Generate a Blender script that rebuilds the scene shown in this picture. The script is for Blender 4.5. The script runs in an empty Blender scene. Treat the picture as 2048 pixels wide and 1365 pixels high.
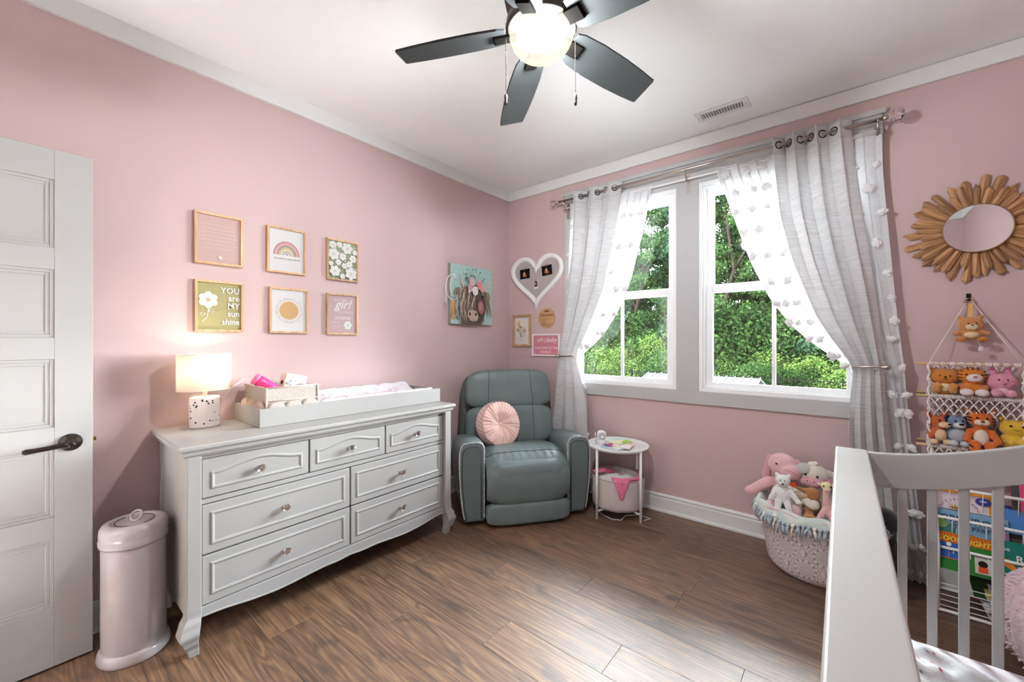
import bpy, bmesh, math, random
import numpy as np
from mathutils import Matrix, Vector, Euler
random.seed(7)
PI = math.pi
SC = bpy.context.scene
COL = SC.collection
sin, cos, rad = math.sin, math.cos, math.radians

# ---------------------------------------------------------------- camera
cam_d = bpy.data.cameras.new('camera')
cam_d.sensor_width = 36.0
cam_d.lens = 14.14
cam_d.shift_y = -0.0005
cam_d.clip_start = 0.02
cam_d.clip_end = 300
cam = bpy.data.objects.new('camera', cam_d)
COL.objects.link(cam)
cam.location = (2.566, -3.0734, 1.29)
cam.rotation_euler = (PI / 2, 0, rad(39.41))
SC.camera = cam

# ---------------------------------------------------------------- colour management
SC.view_settings.view_transform = 'Standard'
SC.view_settings.look = 'None'
SC.view_settings.gamma = 1.0
SC.view_settings.use_curve_mapping = False
SC.view_settings.exposure = 0.86

# ---------------------------------------------------------------- sky
world = bpy.data.worlds.new('sky')
SC.world = world
world.use_nodes = True
wn = world.node_tree
wn.nodes.clear()
w_out = wn.nodes.new('ShaderNodeOutputWorld')
w_bg = wn.nodes.new('ShaderNodeBackground')
w_tc = wn.nodes.new('ShaderNodeTexCoord')
w_sep = wn.nodes.new('ShaderNodeSeparateXYZ')
w_ramp = wn.nodes.new('ShaderNodeValToRGB')
w_noise = wn.nodes.new('ShaderNodeTexNoise')
w_mix = wn.nodes.new('ShaderNodeMix')
w_mix.data_type = 'RGBA'
w_cr = wn.nodes.new('ShaderNodeValToRGB')
w_noise.inputs['Scale'].default_value = 2.2
w_noise.inputs['Detail'].default_value = 5
w_cr.color_ramp.elements[0].position = 0.42
w_cr.color_ramp.elements[1].position = 0.68
w_ramp.color_ramp.elements[0].position = 0.0
w_ramp.color_ramp.elements[0].color = (0.97, 0.98, 1.0, 1)
w_ramp.color_ramp.elements[1].position = 0.6
w_ramp.color_ramp.elements[1].color = (0.60, 0.78, 1.0, 1)
wn.links.new(w_tc.outputs['Generated'], w_sep.inputs[0])
wn.links.new(w_sep.outputs['Z'], w_ramp.inputs[0])
wn.links.new(w_tc.outputs['Generated'], w_noise.inputs['Vector'])
wn.links.new(w_noise.outputs['Fac'], w_cr.inputs[0])
wn.links.new(w_cr.outputs['Color'], w_mix.inputs['Factor'])
wn.links.new(w_ramp.outputs['Color'], w_mix.inputs[6])
w_mix.inputs[7].default_value = (1.0, 1.0, 1.0, 1)
wn.links.new(w_mix.outputs[2], w_bg.inputs['Color'])
w_bg.inputs['Strength'].default_value = 64.0
wn.links.new(w_bg.outputs[0], w_out.inputs[0])

# ---------------------------------------------------------------- sun (behind the house, lighting the wood)
sun_d = bpy.data.lights.new('sun', 'SUN')
sun_d.energy = 66.0
sun_d.angle = rad(1.5)
sun_d.color = (1.0, 0.95, 0.86)
sun = bpy.data.objects.new('sun', sun_d)
COL.objects.link(sun)
sun.rotation_euler = Vector((0.45, 0.75, -1.05)).to_track_quat('-Z', 'Y').to_euler()

# daylight portals: they give no light, they only guide the sampling of the sky through the two windows
for (px_, pw_) in ((1.1735, 0.86), (2.22, 0.86)):
    pd = bpy.data.lights.new('window_portal', 'AREA'); pd.shape = 'RECTANGLE'; pd.size = pw_; pd.size_y = 1.46
    pd.cycles.is_portal = True
    po = bpy.data.objects.new('window_portal', pd); COL.objects.link(po)
    po.location = (px_, 0.135, 1.672); po.rotation_euler = (-PI / 2, 0, 0)

# lamp strengths used by the lamp builders below
FAN_GLOW = 138.0
TABLE_LAMP = 3.2
HALL_FILL = 8.0

# ---------------------------------------------------------------- materials
def lin(c):
    return c / 12.92 if c <= 0.04045 else ((c + 0.055) / 1.055) ** 2.4

def H(h):
    h = h.lstrip('#')
    return tuple(lin(int(h[i:i + 2], 16) / 255.0) for i in (0, 2, 4)) + (1.0,)

MATS = {}

def mat(name, col='#ffffff', rough=0.5, metal=0.0, spec=0.5, trans=0.0, emit=None, estr=0.0, sheen=0.0, coat=0.0,
        noise=None, bump=None, ior=1.45, alpha=1.0):
    """noise = (scale, amount, second colour); bump = (scale, strength)"""
    if name in MATS:
        return MATS[name]
    m = bpy.data.materials.new(name)
    m.use_nodes = True
    nt = m.node_tree
    b = nt.nodes['Principled BSDF']
    c = H(col) if isinstance(col, str) else col
    b.inputs['Base Color'].default_value = c
    b.inputs['Roughness'].default_value = rough
    b.inputs['Metallic'].default_value = metal
    b.inputs['Specular IOR Level'].default_value = spec
    b.inputs['Transmission Weight'].default_value = trans
    b.inputs['IOR'].default_value = ior
    b.inputs['Alpha'].default_value = alpha
    b.inputs['Sheen Weight'].default_value = sheen
    b.inputs['Coat Weight'].default_value = coat
    if emit:
        b.inputs['Emission Color'].default_value = H(emit)
        b.inputs['Emission Strength'].default_value = estr
    if noise or bump:
        tc = nt.nodes.new('ShaderNodeTexCoord')
        if noise:
            n = nt.nodes.new('ShaderNodeTexNoise')
            n.inputs['Scale'].default_value = noise[0]
            n.inputs['Detail'].default_value = 4
            nt.links.new(tc.outputs['Object'], n.inputs['Vector'])
            mx = nt.nodes.new('ShaderNodeMix')
            mx.data_type = 'RGBA'
            rp = nt.nodes.new('ShaderNodeMapRange')
            rp.inputs[1].default_value = 0.35
            rp.inputs[2].default_value = 0.65
            rp.inputs[4].default_value = noise[1]
            nt.links.new(n.outputs['Fac'], rp.inputs[0])
            nt.links.new(rp.outputs[0], mx.inputs['Factor'])
            mx.inputs[6].default_value = c
            mx.inputs[7].default_value = H(noise[2])
            nt.links.new(mx.outputs[2], b.inputs['Base Color'])
        if bump:
            n2 = nt.nodes.new('ShaderNodeTexNoise')
            n2.inputs['Scale'].default_value = bump[0]
            n2.inputs['Detail'].default_value = 3
            nt.links.new(tc.outputs['Object'], n2.inputs['Vector'])
            bp = nt.nodes.new('ShaderNodeBump')
            bp.inputs['Strength'].default_value = bump[1]
            bp.inputs['Distance'].default_value = 0.01
            nt.links.new(n2.outputs['Fac'], bp.inputs['Height'])
            nt.links.new(bp.outputs['Normal'], b.inputs['Normal'])
    MATS[name] = m
    return m

def P(col, k=1.0):
    """flat printed colour"""
    if k != 1.0:
        col = '#%02x%02x%02x' % tuple(round(int(col[i:i + 2], 16) * k) for i in (1, 3, 5))
    return mat('print_' + col.lstrip('#'), col, 0.6, spec=0.2)

def fur(col, second=None):
    return mat('plush_' + col.lstrip('#'), col, 0.95, spec=0.1, sheen=0.4,
               noise=(60, 0.5, second or col), bump=(220, 0.6))

def wood_floor():
    m = bpy.data.materials.new('floor_wood')
    m.use_nodes = True
    nt = m.node_tree
    L = nt.links.new
    b = nt.nodes['Principled BSDF']
    tc = nt.nodes.new('ShaderNodeTexCoord')
    oi = nt.nodes.new('ShaderNodeObjectInfo')
    off = nt.nodes.new('ShaderNodeVectorMath'); off.operation = 'MULTIPLY_ADD'
    comb = nt.nodes.new('ShaderNodeCombineXYZ')
    for i in range(3):
        L(oi.outputs['Random'], comb.inputs[i])
    L(comb.outputs[0], off.inputs[0])
    off.inputs[1].default_value = (37, 53, 11)
    L(tc.outputs['Object'], off.inputs[2])
    # broad figure: stretched noise warped into cathedral grain
    mp = nt.nodes.new('ShaderNodeMapping')
    mp.inputs['Scale'].default_value = (0.75, 8.0, 1)
    L(off.outputs[0], mp.inputs['Vector'])
    n1 = nt.nodes.new('ShaderNodeTexNoise')
    n1.inputs['Scale'].default_value = 1.5
    n1.inputs['Detail'].default_value = 2.0
    n1.inputs['Distortion'].default_value = 0.35
    L(mp.outputs[0], n1.inputs['Vector'])
    mul = nt.nodes.new('ShaderNodeMath'); mul.operation = 'MULTIPLY'; mul.inputs[1].default_value = 9.0
    L(n1.outputs['Fac'], mul.inputs[0])
    fr = nt.nodes.new('ShaderNodeMath'); fr.operation = 'PINGPONG'; fr.inputs[1].default_value = 0.5
    L(mul.outputs[0], fr.inputs[0])
    ringr = nt.nodes.new('ShaderNodeMapRange')
    ringr.inputs[2].default_value = 0.5
    L(fr.outputs[0], ringr.inputs[0])
    # fine fibre
    mp2 = nt.nodes.new('ShaderNodeMapping')
    mp2.inputs['Scale'].default_value = (2.6, 80, 1)
    L(off.outputs[0], mp2.inputs['Vector'])
    n2 = nt.nodes.new('ShaderNodeTexNoise')
    n2.inputs['Scale'].default_value = 1.0
    n2.inputs['Detail'].default_value = 6.0
    n2.inputs['Roughness'].default_value = 0.7
    L(mp2.outputs[0], n2.inputs['Vector'])
    # knots and dark blotches
    mp3 = nt.nodes.new('ShaderNodeMapping')
    mp3.inputs['Scale'].default_value = (2.4, 7.0, 1)
    L(off.outputs[0], mp3.inputs['Vector'])
    n3 = nt.nodes.new('ShaderNodeTexNoise')
    n3.inputs['Scale'].default_value = 1.3
    n3.inputs['Detail'].default_value = 4.0
    n3.inputs['Distortion'].default_value = 1.2
    L(mp3.outputs[0], n3.inputs['Vector'])
    kn = nt.nodes.new('ShaderNodeMapRange')
    kn.inputs[1].default_value = 0.55
    kn.inputs[2].default_value = 0.74
    L(n3.outputs['Fac'], kn.inputs[0])
    base = nt.nodes.new('ShaderNodeValToRGB')
    e = base.color_ramp.elements
    e[0].position = 0.30; e[0].color = H('#493323')
    e[1].position = 0.74; e[1].color = H('#917252')
    e2 = base.color_ramp.elements.new(0.52); e2.color = H('#6c503a')
    mixf = nt.nodes.new('ShaderNodeMix'); mixf.inputs['Factor'].default_value = 0.20
    L(n2.outputs['Fac'], mixf.inputs[2]); L(ringr.outputs[0], mixf.inputs[3])
    L(mixf.outputs[0], base.inputs[0])
    tone = nt.nodes.new('ShaderNodeMix'); tone.data_type = 'RGBA'; tone.blend_type = 'MULTIPLY'
    tone.inputs['Factor'].default_value = 1.0
    tr = nt.nodes.new('ShaderNodeValToRGB')
    tr.color_ramp.elements[0].color = (0.80, 0.77, 0.74, 1)
    tr.color_ramp.elements[1].color = (1.12, 1.08, 1.05, 1)
    L(oi.outputs['Random'], tr.inputs[0])
    L(base.outputs[0], tone.inputs[6]); L(tr.outputs[0], tone.inputs[7])
    kmix = nt.nodes.new('ShaderNodeMix'); kmix.data_type = 'RGBA'
    km = nt.nodes.new('ShaderNodeMath'); km.operation = 'MULTIPLY'; km.inputs[1].default_value = 0.8
    L(kn.outputs[0], km.inputs[0]); L(km.outputs[0], kmix.inputs['Factor'])
    L(tone.outputs[2], kmix.inputs[6]); kmix.inputs[7].default_value = H('#2b211b')
    L(kmix.outputs[2], b.inputs['Base Color'])
    b.inputs['Roughness'].default_value = 0.36
    b.inputs['Specular IOR Level'].default_value = 1.0
    rr = nt.nodes.new('ShaderNodeMapRange')
    rr.inputs[3].default_value = 0.42; rr.inputs[4].default_value = 0.60
    L(n2.outputs['Fac'], rr.inputs[0]); L(rr.outputs[0], b.inputs['Roughness'])
    bp = nt.nodes.new('ShaderNodeBump'); bp.inputs['Strength'].default_value = 0.25; bp.inputs['Distance'].default_value = 0.002
    L(n2.outputs['Fac'], bp.inputs['Height']); L(bp.outputs[0], b.inputs['Normal'])
    return m

def wood_mat(name, c0, c1, scale=(3, 40, 40), rough=0.55):
    if name in MATS:
        return MATS[name]
    m = bpy.data.materials.new(name); m.use_nodes = True
    nt = m.node_tree; L = nt.links.new
    b = nt.nodes['Principled BSDF']
    tc = nt.nodes.new('ShaderNodeTexCoord'); oi = nt.nodes.new('ShaderNodeObjectInfo')
    ad = nt.nodes.new('ShaderNodeVectorMath'); ad.operation = 'ADD'
    L(tc.outputs['Object'], ad.inputs[0]); L(oi.outputs['Random'], ad.inputs[1])
    mp = nt.nodes.new('ShaderNodeMapping'); mp.inputs['Scale'].default_value = scale
    L(ad.outputs[0], mp.inputs[0])
    n = nt.nodes.new('ShaderNodeTexNoise'); n.inputs['Scale'].default_value = 1.6; n.inputs['Detail'].default_value = 5; n.inputs['Distortion'].default_value = 0.5
    L(mp.outputs[0], n.inputs['Vector'])
    r = nt.nodes.new('ShaderNodeValToRGB')
    r.color_ramp.elements[0].position = 0.32; r.color_ramp.elements[0].color = H(c0)
    r.color_ramp.elements[1].position = 0.68; r.color_ramp.elements[1].color = H(c1)
    L(n.outputs['Fac'], r.inputs[0])
    hv = nt.nodes.new('ShaderNodeHueSaturation')
    mr = nt.nodes.new('ShaderNodeMapRange'); mr.inputs[3].default_value = 0.75; mr.inputs[4].default_value = 1.15
    L(oi.outputs['Random'], mr.inputs[0]); L(mr.outputs[0], hv.inputs['Value'])
    L(r.outputs[0], hv.inputs['Color']); L(hv.outputs[0], b.inputs['Base Color'])
    b.inputs['Roughness'].default_value = rough
    MATS[name] = m
    return m

def cloth_mat(name, col, dark, sheer=0.0, transl=0.35, slub=(10, 10, 160)):
    """woven curtain cloth: thread slubs, light passing through; sheer = open weave share"""
    m = bpy.data.materials.new(name); m.use_nodes = True
    nt = m.node_tree; L = nt.links.new
    nt.nodes.clear()
    out = nt.nodes.new('ShaderNodeOutputMaterial')
    d = nt.nodes.new('ShaderNodeBsdfDiffuse'); t = nt.nodes.new('ShaderNodeBsdfTranslucent')
    mx = nt.nodes.new('ShaderNodeMixShader'); mx.inputs[0].default_value = transl
    tc = nt.nodes.new('ShaderNodeTexCoord'); mp = nt.nodes.new('ShaderNodeMapping')
    mp.inputs['Scale'].default_value = slub
    L(tc.outputs['Object'], mp.inputs[0])
    n = nt.nodes.new('ShaderNodeTexNoise'); n.inputs['Scale'].default_value = 1.0; n.inputs['Detail'].default_value = 4; n.inputs['Roughness'].default_value = 0.65
    L(mp.outputs[0], n.inputs['Vector'])
    r = nt.nodes.new('ShaderNodeValToRGB')
    r.color_ramp.elements[0].position = 0.36; r.color_ramp.elements[0].color = H(dark)
    r.color_ramp.elements[1].position = 0.6; r.color_ramp.elements[1].color = H(col)
    L(n.outputs['Fac'], r.inputs[0])
    L(r.outputs[0], d.inputs['Color']); L(r.outputs[0], t.inputs['Color'])
    L(d.outputs[0], mx.inputs[1]); L(t.outputs[0], mx.inputs[2])
    last = mx
    if sheer > 0:
        tr = nt.nodes.new('ShaderNodeBsdfTransparent')
        m2 = nt.nodes.new('ShaderNodeMixShader'); m2.inputs[0].default_value = sheer
        L(mx.outputs[0], m2.inputs[1]); L(tr.outputs[0], m2.inputs[2])
        last = m2
    L(last.outputs[0], out.inputs[0])
    MATS[name] = m
    return m

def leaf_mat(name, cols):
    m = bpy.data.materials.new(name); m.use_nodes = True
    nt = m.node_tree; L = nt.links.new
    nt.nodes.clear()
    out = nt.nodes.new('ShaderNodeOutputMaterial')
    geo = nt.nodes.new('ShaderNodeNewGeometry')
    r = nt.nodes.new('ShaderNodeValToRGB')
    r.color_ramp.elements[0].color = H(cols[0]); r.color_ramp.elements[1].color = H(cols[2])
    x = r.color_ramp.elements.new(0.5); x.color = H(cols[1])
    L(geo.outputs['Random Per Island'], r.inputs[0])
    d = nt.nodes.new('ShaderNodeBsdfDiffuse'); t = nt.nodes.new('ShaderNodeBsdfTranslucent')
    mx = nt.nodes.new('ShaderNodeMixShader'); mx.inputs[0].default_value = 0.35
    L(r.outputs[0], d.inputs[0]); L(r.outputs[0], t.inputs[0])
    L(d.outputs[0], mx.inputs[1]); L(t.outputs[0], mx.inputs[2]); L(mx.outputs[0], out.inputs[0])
    return m

def pane_mat():
    m = bpy.data.materials.new('window_glass'); m.use_nodes = True
    nt = m.node_tree; L = nt.links.new
    nt.nodes.clear()
    out = nt.nodes.new('ShaderNodeOutputMaterial')
    tr = nt.nodes.new('ShaderNodeBsdfTransparent'); tr.inputs[0].default_value = (0.97, 0.99, 0.98, 1)
    gl = nt.nodes.new('ShaderNodeBsdfGlossy'); gl.inputs['Roughness'].default_value = 0.02
    fr = nt.nodes.new('ShaderNodeFresnel'); fr.inputs[0].default_value = 1.45
    mx = nt.nodes.new('ShaderNodeMixShader')
    L(fr.outputs[0], mx.inputs[0]); L(tr.outputs[0], mx.inputs[1]); L(gl.outputs[0], mx.inputs[2]); L(mx.outputs[0], out.inputs[0])
    return m

def globe_mat():
    """frosted opal lamp glass, lit from inside"""
    m = bpy.data.materials.new('opal_globe'); m.use_nodes = True
    nt = m.node_tree; L = nt.links.new
    nt.nodes.clear()
    out = nt.nodes.new('ShaderNodeOutputMaterial')
    tr = nt.nodes.new('ShaderNodeBsdfTransparent')
    em = nt.nodes.new('ShaderNodeEmission'); em.inputs[0].default_value = (1.0, 0.93, 0.76, 1); em.inputs[1].default_value = 0.62
    mx = nt.nodes.new('ShaderNodeMixShader'); mx.inputs[0].default_value = 0.75
    L(tr.outputs[0], mx.inputs[1]); L(em.outputs[0], mx.inputs[2]); L(mx.outputs[0], out.inputs[0])
    return m

M_WALL = mat('pink_wall_paint', '#cab1af', 0.75, spec=0.25, bump=(260, 0.04))
M_CEIL = mat('ceiling_paint', '#f6f6f6', 0.85, spec=0.2)
M_TRIM = mat('white_trim_paint', '#e4e3e2', 0.42, spec=0.4)
M_CASE = mat('grey_white_casing_paint', '#bcbcbc', 0.45, spec=0.4)
M_VINYL = mat('white_vinyl', '#f6f7f8', 0.35)
M_DOOR = mat('door_paint', '#adacaa', 0.5, spec=0.35)
M_DRESS = mat('dresser_paint', '#a09e9b', 0.42, spec=0.3)
M_BRONZE = mat('dark_bronze', '#2a221d', 0.38, metal=0.6)
M_DARK = mat('dark_gap', '#15110f', 0.9)
M_NICKEL = mat('brushed_nickel', '#b9aea6', 0.3, metal=1.0)
M_CRYSTAL = mat('clear_crystal', '#ffffff', 0.03, trans=1.0, ior=1.5)
M_CHROME = mat('chrome', '#d8d8d8', 0.12, metal=1.0)
M_FLOOR = wood_floor()
M_GLASS = pane_mat()
M_LEATHER = mat('grey_green_leather', '#6b7777', 0.38, spec=0.5, noise=(9, 0.5, '#5d6868'), bump=(140, 0.12))
M_LEATHER_D = mat('dark_leather', '#49524f', 0.45, spec=0.45, bump=(140, 0.12))
M_FANB = mat('fan_blade_dark', '#2a2c2c', 0.55, spec=0.3)
M_FAN = mat('fan_bronze', '#3a332c', 0.5, metal=0.2)
M_OAK = wood_mat('light_oak', '#b98d63', '#dcb791', (30, 30, 3))
M_DOWEL = wood_mat('dowel_wood', '#c39a6f', '#dfbf95', (3, 40, 40))
M_RAY = wood_mat('rustic_ray_wood', '#8a5f3c', '#c99a6a', (4, 45, 45), 0.6)
M_GREYCUR = cloth_mat('grey_curtain_cloth', '#efeeee', '#dcdada', transl=0.36)
M_SHEER = cloth_mat('white_sheer_cloth', '#f0f0f1', '#e6e6e8', sheer=0.15, transl=0.3, slub=(60, 60, 60))
M_POM = mat('white_pom_pom', '#f4f3f3', 0.95, spec=0.1, sheen=0.3, bump=(300, 0.5))
M_CORD = mat('cotton_cord', '#f3e8e4', 0.9, spec=0.1, bump=(400, 0.3))
M_WHITE = mat('white_lacquer', '#f1f0ef', 0.35)
M_BLACK = mat('black_bead', '#0d0b0a', 0.15)
M_CRIB = mat('crib_paint', '#b5b3b0', 0.36, spec=0.45)
M_STEELW = mat('pail_enamel', '#b5adae', 0.22, spec=0.5, coat=0.3)

# ---------------------------------------------------------------- mesh builder
_CS = {}

def cubesphere(n):
    if n in _CS:
        return _CS[n]
    vs, idx, fs = [], {}, []
    def vid(p):
        k = tuple(round(c, 6) for c in p)
        if k not in idx:
            idx[k] = len(vs); vs.append(k)
        return idx[k]
    for ax in range(3):
        for s in (-1, 1):
            for i in range(n):
                for j in range(n):
                    q = []
                    for (a, b) in ((i, j), (i + 1, j), (i + 1, j + 1), (i, j + 1)):
                        u, v = -1 + 2 * a / n, -1 + 2 * b / n
                        p = [0, 0, 0]
                        p[ax] = s; p[(ax + 1) % 3] = u; p[(ax + 2) % 3] = v
                        q.append(vid(p))
                    fs.append(q if s > 0 else q[::-1])
    _CS[n] = (vs, fs)
    return _CS[n]

class MB:
    def __init__(self):
        self.v, self.f, self.mi, self.sm = [], [], [], []
        self.xf = None
    def add(self, vs, fs, mi=0, smooth=False):
        o = len(self.v)
        if self.xf is not None:
            vs = [tuple(self.xf @ Vector(p)) for p in vs]
        self.v += [tuple(p) for p in vs]
        self.f += [[i + o for i in f] for f in fs]
        self.mi += [mi] * len(fs)
        self.sm += [smooth] * len(fs)
        return self
    def box(self, x0, x1, y0, y1, z0, z1, mi=0):
        vs = [(x, y, z) for z in (z0, z1) for y in (y0, y1) for x in (x0, x1)]
        fs = [(0, 2, 3, 1), (4, 5, 7, 6), (0, 1, 5, 4), (2, 6, 7, 3), (0, 4, 6, 2), (1, 3, 7, 5)]
        return self.add(vs, fs, mi)
    def prism(self, poly, ax, a0, a1, mi=0, smooth=False):
        """2-D polygon extruded along axis; poly in the two other axes (x<y<z order)"""
        n = len(poly)
        def mk(p, a):
            return {0: (a, p[0], p[1]), 1: (p[0], a, p[1]), 2: (p[0], p[1], a)}[ax]
        vs = [mk(p, a0) for p in poly] + [mk(p, a1) for p in poly]
        area = sum(poly[i][0] * poly[(i + 1) % n][1] - poly[(i + 1) % n][0] * poly[i][1] for i in range(n))
        flip = (area < 0) ^ (ax == 1)
        caps = [list(range(n))[::-1], list(range(n, 2 * n))]
        sides = [[i, (i + 1) % n, n + (i + 1) % n, n + i] for i in range(n)]
        if a1 < a0:
            flip = not flip
        if flip:
            caps = [c[::-1] for c in caps]; sides = [c[::-1] for c in sides]
        self.add(vs, caps, mi)
        o = len(self.v) - 2 * n
        self.f += [[i + o for i in s] for s in sides]
        self.mi += [mi] * n
        self.sm += [smooth] * n
        return self
    def lathe(self, prof, n=24, c=(0, 0, 0), mi=0, smooth=True, sx=1.0, sy=1.0, cap=True):
        vs, fs = [], []
        k = len(prof)
        for (r, z) in prof:
            for i in range(n):
                a = 2 * PI * i / n
                vs.append((c[0] + r * sx * cos(a), c[1] + r * sy * sin(a), c[2] + z))
        for j in range(k - 1):
            for i in range(n):
                a, b = j * n + i, j * n + (i + 1) % n
                fs.append((a, b, b + n, a + n))
        self.add(vs, fs, mi, smooth)
        if cap:
            o = len(self.v) - k * n
            for j, rv in ((0, True), (k - 1, False)):
                if prof[j][0] > 1e-5:
                    ring = [o + j * n + i for i in range(n)]
                    self.f.append(ring[::-1] if rv else ring); self.mi.append(mi); self.sm.append(False)
        return self
    def tube(self, pts, r, n=8, mi=0, closed=False, caps=True, smooth=True, flat=1.0):
        pts = [Vector(p) for p in pts]
        m = len(pts)
        rs = r if isinstance(r, (list, tuple)) else [r] * m
        t = []
        for i in range(m):
            a = pts[(i - 1) % m] if (closed or i > 0) else pts[i]
            b = pts[(i + 1) % m] if (closed or i < m - 1) else pts[i]
            d = (b - a)
            t.append(d.normalized() if d.length > 1e-9 else Vector((0, 0, 1)))
        up = Vector((0, 0, 1)) if abs(t[0].z) < 0.9 else Vector((1, 0, 0))
        u = (up - t[0] * up.dot(t[0])).normalized()
        vs, fs = [], []
        for i in range(m):
            u = (u - t[i] * u.dot(t[i]))
            u = u.normalized() if u.length > 1e-6 else t[i].orthogonal().normalized()
            w = t[i].cross(u)
            for k in range(n):
                a = 2 * PI * k / n
                vs.append(pts[i] + (u * cos(a) * flat + w * sin(a)) * rs[i])
        for i in range(m if closed else m - 1):
            for k in range(n):
                a, b = i * n + k, i * n + (k + 1) % n
                c2, d2 = ((i + 1) % m) * n + (k + 1) % n, ((i + 1) % m) * n + k
                fs.append((a, b, c2, d2))
        if caps and not closed:
            fs.append(tuple(range(n))[::-1]); fs.append(tuple(range((m - 1) * n, m * n)))
        return self.add(vs, fs, mi, smooth)
    def soft(self, c, h, p=3.0, n=8, mi=0, rot=None, fn=None, smooth=True):
        """superellipsoid cushion, half sizes h, exponent p (2 = ellipsoid)"""
        vs, fs = cubesphere(n)
        R = Euler(rot).to_matrix() if rot else None
        o = []
        for q in vs:
            s = (abs(q[0]) ** p + abs(q[1]) ** p + abs(q[2]) ** p) ** (1.0 / p)
            w = Vector((q[0] / s * h[0], q[1] / s * h[1], q[2] / s * h[2]))
            if fn:
                w = Vector(fn(w))
            if R:
                w = R @ w
            o.append((w.x + c[0], w.y + c[1], w.z + c[2]))
        return self.add(o, fs, mi, smooth)
    def ell(self, c, h, mi=0, rot=None, n=5):
        if not isinstance(h, (list, tuple)):
            h = (h, h, h)
        return self.soft(c, h, 2.0, n, mi, rot)
    def limb(self, a, b, ra, rb, mi=0):
        a, b = Vector(a), Vector(b)
        k = max(3, int((b - a).length / (min(ra, rb) * 0.6)))
        for i in range(k + 1):
            t = i / k
            self.ell(tuple(a.lerp(b, t)), ra + (rb - ra) * t, mi, n=3)
        return self
    def surf(self, fn, nu, nv, mi=0, cu=False, cv=False, smooth=True):
        vs = [fn(i / (nu if cu else nu - 1), j / (nv if cv else nv - 1)) for j in range(nv) for i in range(nu)]
        fs = []
        for j in range(nv if cv else nv - 1):
            for i in range(nu if cu else nu - 1):
                a, b = j * nu + i, j * nu + (i + 1) % nu
                j2 = (j + 1) % nv
                fs.append((a, b, j2 * nu + (i + 1) % nu, j2 * nu + i))
        return self.add(vs, fs, mi, smooth)
    def text(self, s, size, org, mi=0, xd=(1, 0, 0), yd=(0, 0, 1), align='CENTER', shear=0.0, bold=0.0, sx=1.0):
        cu = bpy.data.curves.new('txt', 'FONT')
        cu.body = s; cu.size = size; cu.align_x = align; cu.shear = shear; cu.offset = bold * size
        cu.resolution_u = 2
        ob = bpy.data.objects.new('txt', cu)
        me = bpy.data.meshes.new_from_object(ob)
        X, Y, O = Vector(xd), Vector(yd), Vector(org)
        vs = [O + X * (v.co.x * sx) + Y * v.co.y for v in me.vertices]
        fs = [tuple(p.vertices) for p in me.polygons]
        bpy.data.objects.remove(ob); bpy.data.curves.remove(cu); bpy.data.meshes.remove(me)
        return self.add(vs, fs, mi)
    def mesh(self, name, mats, fixn=True):
        me = bpy.data.meshes.new(name)
        me.from_pydata(self.v, [], self.f)
        for m in (mats if isinstance(mats, (list, tuple)) else [mats]):
            me.materials.append(m)
        me.polygons.foreach_set('material_index', self.mi)
        me.polygons.foreach_set('use_smooth', self.sm)
        if len(self.f) < 30000 and fixn:
            bm = bmesh.new(); bm.from_mesh(me)
            bmesh.ops.recalc_face_normals(bm, faces=bm.faces)
            bm.to_mesh(me); bm.free()
        me.update()
        return me

def obj(name, mb, mats, parent=None, bevel=0.0, sub=0, remesh=0.0, loc=None, rot=None, seg=2, solid=0.0):
    me = mb.mesh(name, mats) if isinstance(mb, MB) else mb
    o = bpy.data.objects.new(name, me)
    COL.objects.link(o)
    if parent:
        o.parent = parent
    if loc:
        o.location = loc
    if rot:
        o.rotation_euler = rot
    if remesh:
        md = o.modifiers.new('remesh', 'REMESH'); md.mode = 'VOXEL'; md.voxel_size = remesh; md.use_smooth_shade = True
        sm = o.modifiers.new('smooth', 'SMOOTH'); sm.factor = 0.5; sm.iterations = 4
    if solid:
        md = o.modifiers.new('thick', 'SOLIDIFY'); md.thickness = solid; md.offset = 0
    if bevel:
        md = o.modifiers.new('bevel', 'BEVEL'); md.width = bevel; md.segments = seg; md.limit_method = 'ANGLE'; md.angle_limit = rad(35)
    if sub:
        md = o.modifiers.new('sub', 'SUBSURF'); md.levels = sub; md.render_levels = sub
    return o

def tag(o, label, cat, group=None, kind=None):
    o['label'] = label; o['category'] = cat
    if group: o['group'] = group
    if kind: o['kind'] = kind
    return o

def thing(name, label, cat, loc=(0, 0, 0), rz=0.0, group=None, kind=None, rot=None):
    o = bpy.data.objects.new(name, None)
    COL.objects.link(o)
    o.empty_display_size = 0.05
    o.location = loc
    o.rotation_euler = rot if rot else (0, 0, rz)
    return tag(o, label, cat, group, kind)

def copy_part(o, parent, loc=None, rot=None):
    c = o.copy(); COL.objects.link(c); c.parent = parent
    if loc is not None: c.location = loc
    if rot is not None: c.rotation_euler = rot
    return c

def interp(tab, z):
    """piecewise-linear table [(z, value...)] sorted by descending z"""
    if z >= tab[0][0]: return tab[0][1:]
    for a, b in zip(tab, tab[1:]):
        if z >= b[0]:
            t = (a[0] - z) / (a[0] - b[0])
            return tuple(p + (q - p) * t for p, q in zip(a[1:], b[1:]))
    return tab[-1][1:]

LW = PI / 2      # rotation of things that hang on the left wall: local x -> +y world, local -y -> into the room
# ================================================================ room shell
CZ = 2.755          # ceiling height
XR, YB = 3.62, -3.70  # right wall, back wall
def struct(name, mb, m, label, cat, parent=None, bevel=0.0):
    o = obj(name, mb, m, parent, bevel=bevel)
    if parent is None:
        tag(o, label, cat, kind='structure')
    return o

floor = struct('floor', MB().box(0, XR, YB, 0, -0.05, -0.013), M_DARK, 'brown wood plank floor of the nursery', 'floor')
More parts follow.
